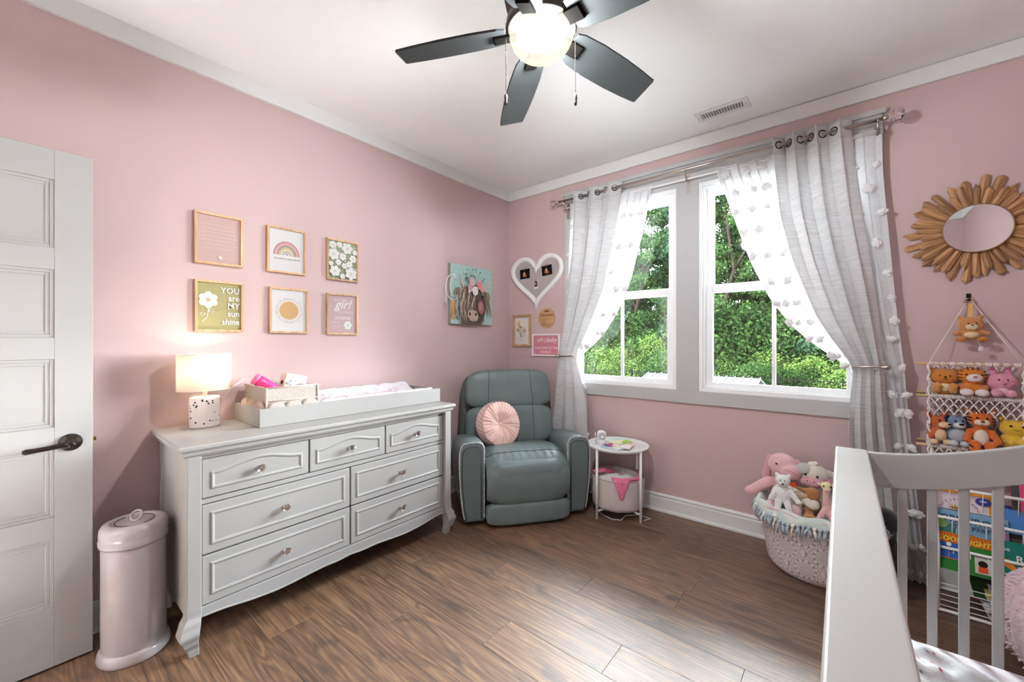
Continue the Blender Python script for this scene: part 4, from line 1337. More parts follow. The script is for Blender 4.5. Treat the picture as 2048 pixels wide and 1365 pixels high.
# ---------------------------------------------------------------- fabric caddy and what is in it
CX, CYc = -2.185, 0.225
CD = thing('fabric_caddy', 'beige plush fabric caddy with elastic pockets at the left end of the tray', 'caddy', (0.205, -2.180, TY + 0.009), LW)
FUZ = mat('beige_terry', '#c4b8ae', 0.95, spec=0.1, sheen=0.3, noise=(120, .5, '#b5a79c'), bump=(260, 0.7))
FUZP = mat('peach_terry', '#ccb3a4', 0.95, spec=0.1, sheen=0.3, noise=(120, .5, '#c2a594'), bump=(260, 0.7))
TAPE = mat('beige_tape', '#cbbcae', 0.9)
hx, hy, hz_ = 0.125, 0.155, 0.178
cm = MB()
t_ = 0.012
cm.box(-hx, hx, -hy, -hy + t_, 0, hz_); cm.box(-hx, hx, hy - t_, hy, 0, hz_)
cm.box(-hx, -hx + t_, -hy + t_, hy - t_, 0, hz_); cm.box(hx - t_, hx, -hy + t_, hy - t_, 0, hz_); cm.box(-hx + t_, hx - t_, -hy + t_, hy - t_, 0, 0.01)
obj('basket_body', cm, FUZ, CD, bevel=0.004)
obj('divider', MB().box(-0.006, 0.006, -hy + t_, hy - t_, 0.01, hz_ - 0.03), FUZ, CD, bevel=0.002)
pk = MB().tube([(-hx - .001, -hy - .001, 0), (-hx - .001, -hy - .001, hz_)], 0.005, 8).tube([(hx + .001, -hy - .001, 0), (hx + .001, -hy - .001, hz_)], 0.005, 8).tube([(-hx, -hy - .002, hz_ * .62), (hx, -hy - .002, hz_ * .62)], 0.0028, 6).tube([(-hx - .001, -hy, hz_), (hx, -hy, hz_)], 0.004, 8).tube([(-hx - .001, -hy, hz_), (-hx, hy, hz_)], 0.004, 8)
obj('binding_tape', pk, TAPE, CD)
for i in range(3):
    y = -0.10 + 0.10 * i
    obj('end_pocket', MB().soft((-hx - .010, y, 0.052), (.020, .052, .060), 2.6, 7), FUZP, CD)
for i in range(3):
    x = -0.082 + 0.082 * i
    obj('front_pocket', MB().soft((x, -hy - .004, 0.050), (.043, .013, .056), 3.0, 7), FUZ, CD)
t = thing('lotion_bottle', 'hot pink plastic bottle lying tilted in the fabric caddy', 'bottle', (0.235, -2.262, TY + 0.19), rot=(rad(-10), rad(-52), LW))
obj('bottle_body', MB().lathe([(0.0, -.055), (.026, -.054), (.030, -.045), (.031, .0), (.030, .04), (.026, .05), (.0, .05)], 24), mat('hot_pink_plastic', '#f0407f', 0.25), t)
obj('cap', MB().lathe([(0.028, .050), (.030, .052), (.030, .066), (.026, .07), (0, .07)], 24), mat('pink_plastic_cap', '#f4699a', 0.3), t)
t = thing('white_bottle', 'white bottle leaning behind the hot pink bottle in the caddy', 'bottle', (0.15, -2.225, TY + 0.10), rot=(0, rad(14), LW))
obj('bottle_body', MB().lathe([(0, 0), (.026, .002), (.027, .01), (.027, .085), (.018, .10), (.010, .105), (.010, .115), (0, .115)], 24), mat('cream_plastic', '#efe6dd', 0.35), t)
t = thing('wipes_pack', 'cream carton with floral print and a small square mark standing in the caddy', 'carton', (0.235, -2.145, TY + 0.135), rot=(0, rad(13), LW + .12))
obj('carton', MB().box(-.058, .058, -.028, .028, -.02, .105), mat('cream_card', '#e6d8c3', 0.6), t, bevel=.002)
p = Pic(0.0285)
for i in range(7):
    p.flower(-.045 + rg.uniform(0, .05), .02 + rg.uniform(0, .075), .011, ('#f4f3f2', '#8fa0b8', '#b9c3d2')[i % 3], '#c9b48c')
p.arc(-.03, .02, .012, .020, .2, 2.9, '#d5d7df', 14).rect(.022, .034, .052, .064, '#6d6150').rect(.0245, .0315, .0545, .0615, '#e6d8c3').disc(.044, .005, .012, '#7d8fb0').disc(.03, .0, .010, '#b9a3b8')
p.build('print', t)
obj('hang_hole', MB().lathe([(.011, 0), (.011, .001)], 16, (0, 0, 0)).mesh('hang_hole', M_DARK), None, t, loc=(-.0585, 0, .055), rot=(0, PI / 2, 0))
t = thing('folded_cloth', 'folded grey and lilac muslin cloth at the right end of the caddy', 'cloth', (0.225, -2.092, TY + 0.172), LW)
obj('cloth', MB().soft((0, 0, 0), (.03, .07, .016), 2.4, 8, fn=lambda w: (w[0], w[1], w[2] + .006 * sin(w[1] * 90 + w[0] * 60))), mat('grey_muslin', '#b8b3bb', 0.9, noise=(50, .6, '#dcd6da')), t)

# ---------------------------------------------------------------- table lamp
LP = thing('table_lamp', 'small lit lamp with cream drum shade and star pierced oval base on the dresser', 'table lamp', (0.135, -2.502, 0.865), rad(96))
LCER = mat('lamp_ceramic', '#eadfd8', 0.35)
lx, ly = 0.064, 0.042
obj('base', MB().lathe([(0.0, 0), (.95, 0), (.985, .004), (1.0, .012), (1.0, .138), (.985, .146), (.93, .150), (.0, .151)], 40, sx=lx, sy=ly, cap=False), LCER, LP)
cut = MB()
rg = random.Random(5)
def star_on(a, z, r, n=5):
    pts = []
    N = 2 * n if n else 10
    for k in range(N):
        q = 2 * PI * k / N + .3
        rr = r if (n == 0 or k % 2 == 0) else r * .42
        da = rr * cos(q) / math.hypot(lx * sin(a), ly * cos(a)); 
        pts.append(((lx + .0006) * cos(a + da), (ly + .0006) * sin(a + da), z + rr * sin(q)))
    c = ((lx + .0008) * cos(a), (ly + .0008) * sin(a), z)
    cut.add([c] + pts, [(0, 1 + i, 1 + (i + 1) % N) for i in range(N)])
for i in range(64):
    a = rg.uniform(0, 2 * PI); z = rg.uniform(.014, .136)
    if i % 3 == 0: star_on(a, z, .0065)
    elif i % 3 == 1: star_on(a, z, .0038, 0)
    else: star_on(a, z, .0026, 0)
o = obj('painted_hole_shade', cut, M_DARK, LP); o['kind'] = 'stuff'  # thin dark shapes laid on the base, painting the shade inside the holes
obj('neck', MB().lathe([(.010, .15), (.010, .185), (.006, .19), (.006, .24)], 16), LCER, LP)
shade_m = bpy.data.materials.new('lamp_shade_cloth'); shade_m.use_nodes = True
nt = shade_m.node_tree; nt.nodes.clear()
so = nt.nodes.new('ShaderNodeOutputMaterial'); sd_ = nt.nodes.new('ShaderNodeBsdfDiffuse'); st_ = nt.nodes.new('ShaderNodeBsdfTranslucent'); sm_ = nt.nodes.new('ShaderNodeMixShader')
sd_.inputs[0].default_value = H('#f6f1e8'); st_.inputs[0].default_value = H('#fdf6ea'); sm_.inputs[0].default_value = 0.5
nt.links.new(sd_.outputs[0], sm_.inputs[1]); nt.links.new(st_.outputs[0], sm_.inputs[2]); nt.links.new(sm_.outputs[0], so.inputs[0])
obj('shade', MB().lathe([(1.0, .183), (1.0, .358)], 48, sx=.112, sy=.078, cap=False), shade_m, LP, solid=0.0015)
obj('shade_rim', MB().tube([(.1125 * cos(a), .0785 * sin(a), .358) for a in [2 * PI * k / 48 for k in range(48)]], .0016, 6, closed=True).tube([(.1125 * cos(a), .0785 * sin(a), .183) for a in [2 * PI * k / 48 for k in range(48)]], .0016, 6, closed=True), mat('shade_trim', '#e8ddcb', 0.8), LP)
obj('bulb', MB().ell((0, 0, .265), (.022, .022, .03)), mat('bulb_glass', '#ffffff', emit='#ffdca6', estr=3.0), LP)
ld = bpy.data.lights.new('table_lamp_bulb', 'POINT'); ld.energy = TABLE_LAMP; ld.color = (1.0, 0.80, 0.58); ld.shadow_soft_size = 0.03
lo = bpy.data.objects.new('table_lamp_bulb', ld); COL.objects.link(lo); lo.location = (0.135, -2.502, 0.865 + .275)
obj('cord', MB().tube([(.0, -.0, .155), (-.02, .05, .148), (-.03, .09, .15), (.02, .11, .15), (.12, .105, .12), (.15, .10, .165), (.22, .10, .215)], .0022, 6), LCER, LP)

# ---------------------------------------------------------------- diaper pail
PL_ = thing('diaper_pail', 'oval pale pinkish metal diaper pail between the door and the dresser', 'diaper pail', (0.284, -2.776, 0))
ax_, ay_ = 0.106, 0.102
obj('base', MB().lathe([(0, 0), (1.08, 0), (1.12, .006), (1.13, .016), (1.10, .032), (1.04, .044), (0.98, .046)], 48, sx=ax_, sy=ay_), M_STEELW, PL_)
obj('body', MB().lathe([(1.0, .044), (1.0, .47), (0.98, .476)], 48, sx=ax_, sy=ay_, cap=False), M_STEELW, PL_)
lid = MB().lathe([(1.0, .462), (1.06, .462), (1.075, .470), (1.075, .484), (1.05, .490), (1.055, .496), (1.065, .506), (1.04, .528), (.97, .540), (.80, .545), (.70, .545), (.69, .541), (.60, .540), (0, .5405)], 48, sx=ax_, sy=ay_)
LD_ = obj('lid', lid, M_STEELW, PL_)
def arcpts(r0, a0, a1, z, n=20):
    return [(r0 * ax_ * cos(a0 + (a1 - a0) * k / n), r0 * ay_ * sin(a0 + (a1 - a0) * k / n), z) for k in range(n + 1)]
obj('slide_slot', MB().tube(arcpts(.60, 0.35, 2.6, .541), .0016, 5).tube(arcpts(.60, 3.5, 5.8, .541), .0016, 5), M_DARK, LD_)
hb_ = MB(); hb_.xf = Matrix.Translation((0.0, 0.0, .545)) @ Matrix.Rotation(rad(40), 4, 'Z') @ Matrix.Rotation(rad(58), 4, 'X')
hb_.tube([(.021 * cos(a), .021 * sin(a) + .014, 0) for a in [2 * PI * k / 24 for k in range(24)]], .0048, 8, closed=True)
obj('ring_handle', hb_, M_STEELW, LD_)
lg = MB(); 
la = rad(-22)
def on_pail(u, v, d=0.0008):
    a = la + u / ((ax_ + ay_) / 2)
    return ((ax_ + d) * cos(a), (ay_ + d) * sin(a), .437 + v)
lg.tube([on_pail(.021 * cos(q), .010 * sin(q)) for q in [2 * PI * k / 28 for k in range(28)]], .0007, 4, closed=True)
tm = MB().text('ubbi', .016, (0, 0, 0), xd=(1, 0, 0), yd=(0, 1, 0), shear=.2)
lg.add([on_pail(v[0], v[1] - .004, .0012) for v in tm.v], tm.f)
obj('embossed_logo', lg, mat('pail_emboss', '#cfc4c5', 0.2), PL_)

# ================================================================ recliner
CH = thing('recliner', 'grey green leather recliner armchair with nailhead arms in the corner', 'armchair', (0.83, -0.79, 0), rad(52.8))
# local: x to the viewer's right, y backwards (0 = front of the arms), z up
def cushion(name, c, h, p, fn=None, rot=None, n=14, m=M_LEATHER, parent=CH):
    return obj(name, MB().soft(c, h, p, n, 0, rot, fn), m, parent)
M_LEATHER_P = mat('panel_leather', '#5f6b6a', 0.42, spec=0.45, bump=(140, 0.12))
# base / side frames
obj('base', MB().box(-.33, .33, .08, .60, .05, .20), M_LEATHER_D, CH, bevel=.01)
# arms
def arm(s):
    # outline in x-z (front view), outer edge leans in towards the floor
    out = [(.300, .035), (.300, .545), (.318, .578), (.35, .592), (.41, .592), (.447, .585), (.474, .560), (.485, .52), (.488, .42), (.480, .25), (.464, .12), (.445, .035)]
    poly = [(s * x, z) for x, z in out]
    mb = MB()
    ys = [0.0, 0.012, 0.05, .30, .50, .555, .57]
    ins = [0.012, 0.002, 0.0, 0.0, 0.0, .004, .016]
    drop = [0.004, 0, 0.0, 0.022, 0.06, .075, .085]
    n = len(poly); vs, fs = [], []
    cx = s * .40
    for y, i_, d_ in zip(ys, ins, drop):
        for (x, z) in poly:
            k = max(0.0, (z - .3) / .29)
            xx = cx + (x - cx) * (1 - i_ / .1)
            vs.append((xx, y, max(.035, z - i_ * .6 - d_ * k)))
    for j in range(len(ys) - 1):
        for i in range(n):
            fs.append((j * n + i, j * n + (i + 1) % n, (j + 1) * n + (i + 1) % n, (j + 1) * n + i))
    fs.append(tuple(range(n))); fs.append(tuple(range((len(ys) - 1) * n, len(ys) * n)))
    mb.add(vs, fs, 0, True)
    a = obj('arm', mb, M_LEATHER, CH, bevel=.012, seg=3)
    # inset front panel with a dark welt
    pan_o = [(.332, .05), (.332, .528), (.345, .545), (.37, .552), (.42, .550), (.447, .535), (.460, .50), (.463, .40), (.457, .25), (.443, .12), (.430, .05)]
    pp = [(s * x, z) for x, z in pan_o]
    obj('front_panel', MB().prism(pp, 1, -.010, .012), M_LEATHER_P, a, bevel=.004, seg=2)
    obj('welt', MB().tube([(x, -.004, z) for x, z in pp], .0055, 8), mat('welt_leather', '#39403e', 0.4), a)
    # nailheads along both edges
    nh = MB()
    path = [(.488, .05), (.483, .07), (.478 + .006, .10), (.502 - .006, .25), (.500, .42), (.492, .52), (.474, .560), (.45, .582), (.41, .590), (.35, .588), (.322, .574), (.311, .545), (.308, .40), (.308, .06)]
    path = [(.446, .05), (.460, .12), (.474, .25), (.482, .42), (.479, .52), (.467, .556), (.45, .576), (.41, .582), (.35, .582), (.324, .570), (.309, .543), (.309, .40), (.309, .06)]
    acc = 0.0
    for (p0, p1) in zip(path, path[1:]):
        L_ = math.hypot(p1[0] - p0[0], p1[1] - p0[1]); d = 0.0125 - acc
        while d < L_:
            k = d / L_
            nh.ell((s * (p0[0] + (p1[0] - p0[0]) * k), .001, p0[1] + (p1[1] - p0[1]) * k), (.0055, .0036, .0055), n=2)
            d += 0.0125
        acc = (acc + L_) % 0.0125
    o = obj('nailheads', nh, mat('nailhead_metal', '#e6e6e2', 0.3, metal=0.4), a); o['kind'] = 'stuff'
arm(-1); arm(1)
# seat cushion: flat at the back, rolling over the front edge down to the footrest
def seat_fn(u, v):
    x = -.300 + .600 * u
    k = abs(2 * u - 1)
    side = (1 - k ** 6)
    path = [(.52, .44), (.40, .475), (.28, .50), (.15, .512), (.05, .500), (-.03, .465), (-.085, .40), (-.105, .32), (-.098, .24), (-.075, .175), (-.03, .150), (.03, .15)]
    t_ = v * (len(path) - 1); i = min(int(t_), len(path) - 2); f_ = t_ - i
    def cr(a, b, c, d, f_): return 0.5 * (2 * b + (c - a) * f_ + (2 * a - 5 * b + 4 * c - d) * f_ * f_ + (3 * b - a - 3 * c + d) * f_ ** 3)
    g = lambda q: path[max(0, min(len(path) - 1, q))]
    y = cr(g(i - 1)[0], g(i)[0], g(i + 1)[0], g(i + 2)[0], f_); z = cr(g(i - 1)[1], g(i)[1], g(i + 1)[1], g(i + 2)[1], f_)
    w = .045 * (1 - side)
    # puckers along the seam at the top of the roll
    pk_ = math.exp(-((v - .40) / .05) ** 2) * .0022 * sin(23 * u * PI + 2 * sin(5 * u)) + math.exp(-((v - .5) / .2) ** 2) * .0025 * sin(7 * u * PI + 9 * v + 2 * sin(4 * u))
    cy, cz = .12, .33
    d = Vector((y - cy, z - cz)); L_ = max(d.length, 1e-6); d2 = d * (1 - (w - pk_) / L_)
    return (x, cy + d2.x, cz + d2.y)
obj('seat_cushion', MB().surf(seat_fn, 60, 60), M_LEATHER, CH)
sm1 = [seat_fn(i / 40.0, .385) for i in range(41)]
obj('seat_seam', MB().tube([(x, y - .0005, z + .001) for x, y, z in sm1], .0022, 6), MATS['welt_leather'], CH)
obj('seat_side', MB().soft((0, .2, .30), (.297, .30, .165), 6, 8), M_LEATHER, CH)
# footrest
cushion('footrest', (0, -.035, .095), (.303, .055, .078), 5.0, n=12)
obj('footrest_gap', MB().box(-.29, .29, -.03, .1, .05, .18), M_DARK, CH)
# back: lower cushion, head cushion, outer shell
lean = rad(11)
def backpart(name, zc, hz, yc, hw, hy, p, rot, m=M_LEATHER, taper=0.0, seams=True):
    fn = lambda w: (w[0] * (1 - taper * (w[2] / hz)), w[1], w[2])
    o = obj(name, MB().soft((-.02, yc, zc), (hw, hy, hz), p, 16, 0, (-rot, 0, 0), fn), m, CH)
    if seams:
        for s in (-1, 1):
            pts = []
            for k in range(13):
                zz = -hz * .9 + 1.8 * hz * k / 12.0
                q = abs(zz / hz); xx = s * hw * .50 * (1 - taper * zz / hz)
                yy = -hy * max(0.0, (1 - q ** p - abs(.50) ** p)) ** (1.0 / p) - .0006
                w = Euler((-rot, 0, 0)).to_matrix() @ Vector((xx, yy, zz))
                pts.append((w.x - .02, w.y + yc, w.z + zc))
            obj('seam', MB().tube(pts, .0024, 6), MATS['welt_leather'], o)
    return o
backpart('lower_back_cushion', .60, .165, .47, .365, .085, 4.2, lean)
backpart('head_cushion', .885, .160, .525, .355, .080, 4.5, lean, taper=.05)
backpart('back_shell', .66, .36, .585, .395, .05, 6, lean, m=M_LEATHER_D, taper=.05, seams=False)

# round smocked pillow
PW_ = thing('round_pillow', 'round blush pink pleated velvet pillow leaning on the recliner', 'pillow', (0.83 + .605 * -.150 - .796 * .300, -.79 + .796 * -.150 + .605 * .300, 0.640), rot=(rad(-14), rad(-10), rad(52.8 + 24)))
R0, HT = .168, .062
def pil(face):
    def fn(u, v):
        a = 2 * PI * u; r = v
        prof = (1 - r ** 4.5) ** .5 if r < 1 else 0
        dimp = .34 + .66 * min(1, r / .55) ** .8
        pl = .0055 * min(1, r * 2.2) * (1 - .3 * r) * (abs(sin(a * 17 + .4 * sin(a * 3))) - .5) + .003 * sin(a * 9 + 5 * r)
        y = face * (HT * dimp * (.80 + .20 * (1 - r ** 4)) + pl * (1 if r < .97 else .3))
        rr = R0 * r * (1 + .012 * sin(a * 34))
        return (rr * cos(a), y, rr * sin(a))
    return fn
VEL = mat('blush_velvet', '#e6bdb2', 0.75, spec=0.2, sheen=0.6)
obj('front_face', MB().surf(pil(-1), 204, 26, cu=True), VEL, PW_)
obj('back_face', MB().surf(pil(1), 204, 16, cu=True), VEL, PW_)
def rim(u, v):
    a = 2 * PI * u; b = v * 2 - 1
    zig = .012 * (abs(((u * 34 + (.5 if b > 0 else 0)) % 1) - .5) * 2 - .5)
    r = R0 * (1.0 + .03 * (1 - b * b)) + .004 * abs(sin(a * 17 + b * 2.2))
    return (r * cos(a + zig * b * 4), b * HT * .80, r * sin(a + zig * b * 4))
obj('smocked_rim', MB().surf(rim, 306, 12, cu=True), VEL, PW_)
bt = MB(); bt.xf = Matrix.Translation((0, -HT * .38, 0)) @ Matrix.Rotation(PI / 2, 4, 'X')
bt.lathe([(.019, -.006), (.021, .0), (.017, .006), (.008, .009), (0, .0095)], 20)
obj('button', bt, VEL, PW_)

# ================================================================ round side table
TC = (1.260, -0.232)
TZ = 0.512
ST = thing('side_table', 'small round white metal tray table beside the recliner', 'side table', (TC[0], TC[1], 0), rad(-18))
tr = 0.222
obj('tray_top', MB().lathe([(0, TZ - .022), (.205, TZ - .022), (tr, TZ - .012), (tr + .003, TZ), (tr + .001, TZ + .003), (tr - .004, TZ), (tr - .010, TZ - .014), (.19, TZ - .018), (0, TZ - .018)], 56, cap=False), M_WHITE, ST)
for k in range(4):
    a = PI / 2 * k; r = .214
    obj('leg', MB().tube([(r * cos(a), r * sin(a), 0), (r * cos(a), r * sin(a), TZ - .004)], .0095, 12), M_WHITE, ST)
obj('cross_brace', MB().tube([(-.21, 0, .055), (.21, 0, .055)], .007, 8).tube([(0, -.21, .055), (0, .21, .055)], .007, 8), M_WHITE, ST)
BN = thing('fabric_bin', 'round taupe fabric bin hung under the white side table', 'storage bin', (TC[0], TC[1], 0.07))
rb = .192
def bin_fn(u, v):
    a = 2 * PI * u
    r = rb * (1 - .06 * (1 - v) ** 2) + .003 * sin(a * 9 + 3 * v) * (1 - v)
    return (r * cos(a), r * sin(a), .215 * v)
obj('bin_wall', MB().surf(bin_fn, 60, 12, cu=True), mat('taupe_canvas', '#cfc3bf', 0.9, spec=.1, bump=(300, .3)), BN, solid=.004)
obj('bin_bottom', MB().lathe([(0, .0), (.18, .0), (.18, .006), (0, .006)], 40), MATS['taupe_canvas'], BN)
obj('bin_rim', MB().tube([(rb * cos(a), rb * sin(a), .215) for a in [2 * PI * k / 56 for k in range(56)]], .005, 8, closed=True), mat('taupe_piping', '#b9a9a3', 0.85), BN)
CB_ = thing('crochet_blanket', 'white and pink crocheted blanket spilling over the bin rim', 'blanket', (TC[0], TC[1], 0.07))
WOOL = mat('white_crochet', '#eeeaea', 0.95, spec=.1, bump=(120, 1.0)); PINKW = mat('pink_crochet', '#ea6f93', 0.95, spec=.1, noise=(70, .6, '#f3a9bf'), bump=(120, 1.0))
def heap(u, v):
    a = 2 * PI * u; r = .178 * v
    return (r * cos(a), r * sin(a), .235 - .05 * v ** 3 + .016 * sin(5 * a + 6 * v) * v + .006 * sin(40 * v) * sin(30 * u * PI))
obj('white_wool', MB().surf(heap, 80, 26, cu=True), WOOL, CB_, solid=.006)
def flap(u, v):     # corner hanging over the front of the bin
    w = 1 - v * .92
    ang = rad(-58) + (u - .5) * .80 * w
    r = .165 + .034 * min(1, v * 3.0)
    z = .236 - .012 * v * 3 if v < .33 else .224 - .125 * (v - .33) / .67
    return (r * cos(ang), r * sin(ang), z + .004 * sin(40 * u) * .5 + .003 * sin(50 * v))
obj('pink_corner', MB().surf(flap, 26, 26), PINKW, CB_, solid=.007)
st_ = [(.15 * cos(q), .15 * sin(q), .245 + .012 * sin(4 * q)) for q in [rad(150 + 8 * k) for k in range(12)]]
obj('pink_stripe', MB().tube([(-.12 + .009 * k, -.15 + .012 * k + .0, .243 + .010 * sin(k * .4)) for k in range(12)], .017, 8), PINKW, CB_)
obj('pink_edge', MB().tube([(.165 * cos(q), .165 * sin(q), .222) for q in [rad(-40 + 8 * k) for k in range(12)]], .013, 8), PINKW, CB_)
# white cable below the table
t = tag(obj('power_cable', MB().tube([(1.10, -.30, .010), (1.20, -.36, .006), (1.29, -.385, .005), (1.345, -.36, .006), (1.35, -.30, .020), (1.41, -.20, .01), (1.50, -.20, .005), (1.47, -.26, .005)], .0025, 6), M_WHITE), 'thin white cable trailing on the floor under the side table', 'cable')

# baby monitor and books on the table
MZ = TZ - 0.0175
BM = thing('baby_monitor', 'white baby monitor camera with short antenna on the side table', 'baby monitor', (1.128, -.236, MZ), rad(38))
obj('base', MB().lathe([(0, 0), (.036, 0), (.038, .006), (.036, .022), (.028, .030), (0, .032)], 28), M_WHITE, BM)
obj('camera_head', MB().soft((0, 0, .062), (.034, .028, .040), 2.8, 10), M_WHITE, BM)
fb = MB(); fb.xf = Matrix.Translation((0, -.0265, .064)) @ Matrix.Rotation(PI / 2, 4, 'X')
fb.lathe([(0, .004), (.020, .004), (.024, 0)], 28, sx=1, sy=1.15); obj('faceplate', fb, mat('grey_plate', '#b9bcc0', 0.3), BM)
ln = MB(); ln.xf = Matrix.Translation((0, -.0315, .056)) @ Matrix.Rotation(PI / 2, 4, 'X')
ln.lathe([(.012, 0), (.011, .004), (.004, .005), (0, .005)], 16, sx=1.2); obj('lens', ln, mat('white_lens', '#f4f5f7', .15), BM)
obj('antenna', MB().tube([(-.043, .01, .015), (-.046, .01, .085)], .0035, 8), M_WHITE, BM)

def book(name, w, h, th, cover, label, loc, rot, group=None, pages='#efe8da', cat='book', rounded=False, art=None, parent_scale=1):
    """lying local frame: x width, z height, front cover faces -y, spine at -x"""
    b = thing(name, label, cat, loc, rot=rot, group=group)
    m = P(cover)
    c = 0.0016
    cv = MB().box(-w / 2, w / 2, -th / 2, -th / 2 + c, -h / 2, h / 2).box(-w / 2, w / 2, th / 2 - c, th / 2, -h / 2, h / 2).box(-w / 2, -w / 2 + c, -th / 2 + c, th / 2 - c, -h / 2, h / 2)
    obj('cover', cv, m, b, bevel=.0008, seg=1)
    obj('pages', MB().box(-w / 2 + c, w / 2 - .003, -th / 2 + c, th / 2 - c, -h / 2 + .003, h / 2 - .003), P(pages), b)
    if art:
        p = Pic(th / 2 + .0002); art(p, w, h); p.build('cover_print', b)
    return b
def art_blue(p, w, h):
    p.rect(-w * .5, w * .5, -h * .5, h * .5, '#5aa9dc').rect(-w * .1, w * .5, -h * .5, h * .5, '#e9eceb').disc(.03, .0, .03, '#f3d9cf')
def art_green(p, w, h):
    p.rect(-w * .5, w * .5, -h * .5, h * .5, '#ece9c8').poly([(w * .5, h * .5), (w * .02, h * .5), (w * .2, 0), (w * .5, -h * .2)], '#9ac83f').poly([(-w * .5, h * .5), (-w * .15, h * .5), (-w * .3, -h * .5), (-w * .5, -h * .5)], '#cfe6ec')
book('board_book', .15, .15, .014, '#7cc0e6', 'blue board book lying open edged at the bottom of the table books', (1.268, -.285, MZ + .0075), (-PI / 2, 0, rad(-12)), art=art_blue)
t = thing('card_sleeve', 'magenta folded card stuck out between the table books', 'card', (1.225, -.300, MZ + .019), rot=(0, rad(-5), rad(-20)))
obj('card', MB().prism([(-.05, -.02), (.055, -.028), (.04, .03), (-.03, .035)], 2, -.001, .001), mat('magenta_card', '#d94f8e', .5), t)
book('picture_book', .14, .14, .012, '#f0e9c9', 'cream and lime green picture book on top of the table books', (1.262, -.215, MZ + .030), (-PI / 2, 0, rad(-20)), art=art_green)
book('soft_book', .13, .13, .011, '#efe3da', 'pale peach booklet in the middle of the table books', (1.315, -.255, MZ + .0195), (-PI / 2, 0, rad(8)), art=lambda p, w, h: p.rect(-w * .5, w * .5, -h * .5, h * .5, '#eee7e0').poly([(w * .5, h * .5), (-w * .2, h * .5), (w * .5, -.01)], '#f0c4ae'))
# ================================================================ wall things near the corner
HB = thing('heart_board', 'white heart framed grey linen pinboard on the window wall', 'pinboard', (0.347, -0.001, 1.868))
def heart_pts(s, n=72):
    o = []
    for k in range(n):
        t_ = 2 * PI * k / n
        x = 16 * sin(t_) ** 3 / 16.0; z = (13 * cos(t_) - 5 * cos(2 * t_) - 2 * cos(3 * t_) - cos(4 * t_)) / 16.0
        o.append((x, z))
    return o
hp_ = heart_pts(1)
def hring(sx, sz, y, dz=0.0):
    return [(x * sx, y, z * sz + dz) for x, z in hp_]
SX, SZ = .300, .276
# moulded frame: outer edge, crest, inner lip; rings are true inward offsets of the outline
base2 = [Vector((x * SX, z * SZ + .015)) for x, z in hp_]
def hoff(d, y):
    n_ = len(base2); o = []
    for i in range(n_):
        t_ = (base2[(i + 1) % n_] - base2[(i - 1) % n_]); t_ = t_.normalized() if t_.length > 1e-9 else Vector((1, 0))
        nn = Vector((t_.y, -t_.x))          # inward for this clockwise outline
        p_ = base2[i]
        if abs(p_.x) < .012: nn = Vector((0, -1)) if p_.y > 0 else Vector((0, 1.35))
        q = p_ + nn * d
        if p_.x > 0: q.x = max(q.x, 0.0)
        elif p_.x < 0: q.x = min(q.x, 0.0)
        o.append((q.x, y, q.y))
    return o
rings = [hoff(0, 0), hoff(.001, -.022), hoff(.006, -.030), hoff(.022, -.034), hoff(.032, -.027), hoff(.040, -.025), hoff(.045, -.012)]
n = len(hp_); vs = sum(rings, []); fs = []
for j in range(len(rings) - 1):
    for i in range(n):
        fs.append((j * n + i, j * n + (i + 1) % n, (j + 1) * n + (i + 1) % n, (j + 1) * n + i))
obj('heart_frame', MB().add(vs, fs, 0, True), mat('white_frame_paint', '#f0eeea', .5), HB)
bk = hoff(.040, -.012)
obj('linen_panel', MB().add(bk, [tuple(range(n))]), mat('grey_linen', '#c0b6b2', .95, spec=.1, noise=(90, .6, '#b1a7a3'), bump=(300, .5)), HB)
def photo(label, x, z, w, h, rot, fn, border=None):
    t = thing('photo_print', label, 'photo', (0.347 + x, -.0148, 1.868 + z), rot=(0, rot, 0))
    obj('paper', MB().box(-w / 2, w / 2, 0, .0006, -h / 2, h / 2), P(border or '#0b0908'), t)
    p = Pic(.0002); fn(p, w, h); p.build('picture', t)
    cl = MB().tube([(-.012, -.003, h / 2 - .004), (-.008, -.004, h / 2 + .010), (-.002, -.004, h / 2 + .016), (.004, -.004, h / 2 + .008)], .0014, 6).tube([(.006, -.003, h / 2 - .002), (.010, -.004, h / 2 + .012), (.013, -.004, h / 2 + .018)], .0014, 6).box(-.006, .006, -.004, -.001, h / 2 - .008, h / 2 + .004)
    obj('clip', cl, mat('clip_metal', '#8f8278', .35, metal=.8), t)
def scan(p, w, h):
    p.rect(-w / 2, w / 2, -h / 2, h / 2, '#0b0908').disc(-.005, -.012, .020, '#b9794f', .016, 14).disc(-.006, .006, .012, '#c98d62', .014, 12).disc(.010, -.022, .016, '#8f5636', .010, 12).disc(-.008, -.002, .006, '#e0ab82', n=10)
photo('dark photo print clipped on the left of the heart pinboard', -.135, .060, .116, .092, rad(-2), scan)
photo('dark photo print clipped on the right of the heart pinboard', .120, .068, .112, .092, rad(-5), scan)
photo('tiny white bordered instant photo clipped low in the heart pinboard', -.003, -.055, .046, .075, rad(-3), lambda p, w, h: p.rect(-w * .4, w * .4, -h * .25, h * .42, '#3d3532').disc(-.004, .01, .009, '#c9bdb6').disc(.008, -.004, .008, '#7a4f46'), '#e9e6e2')

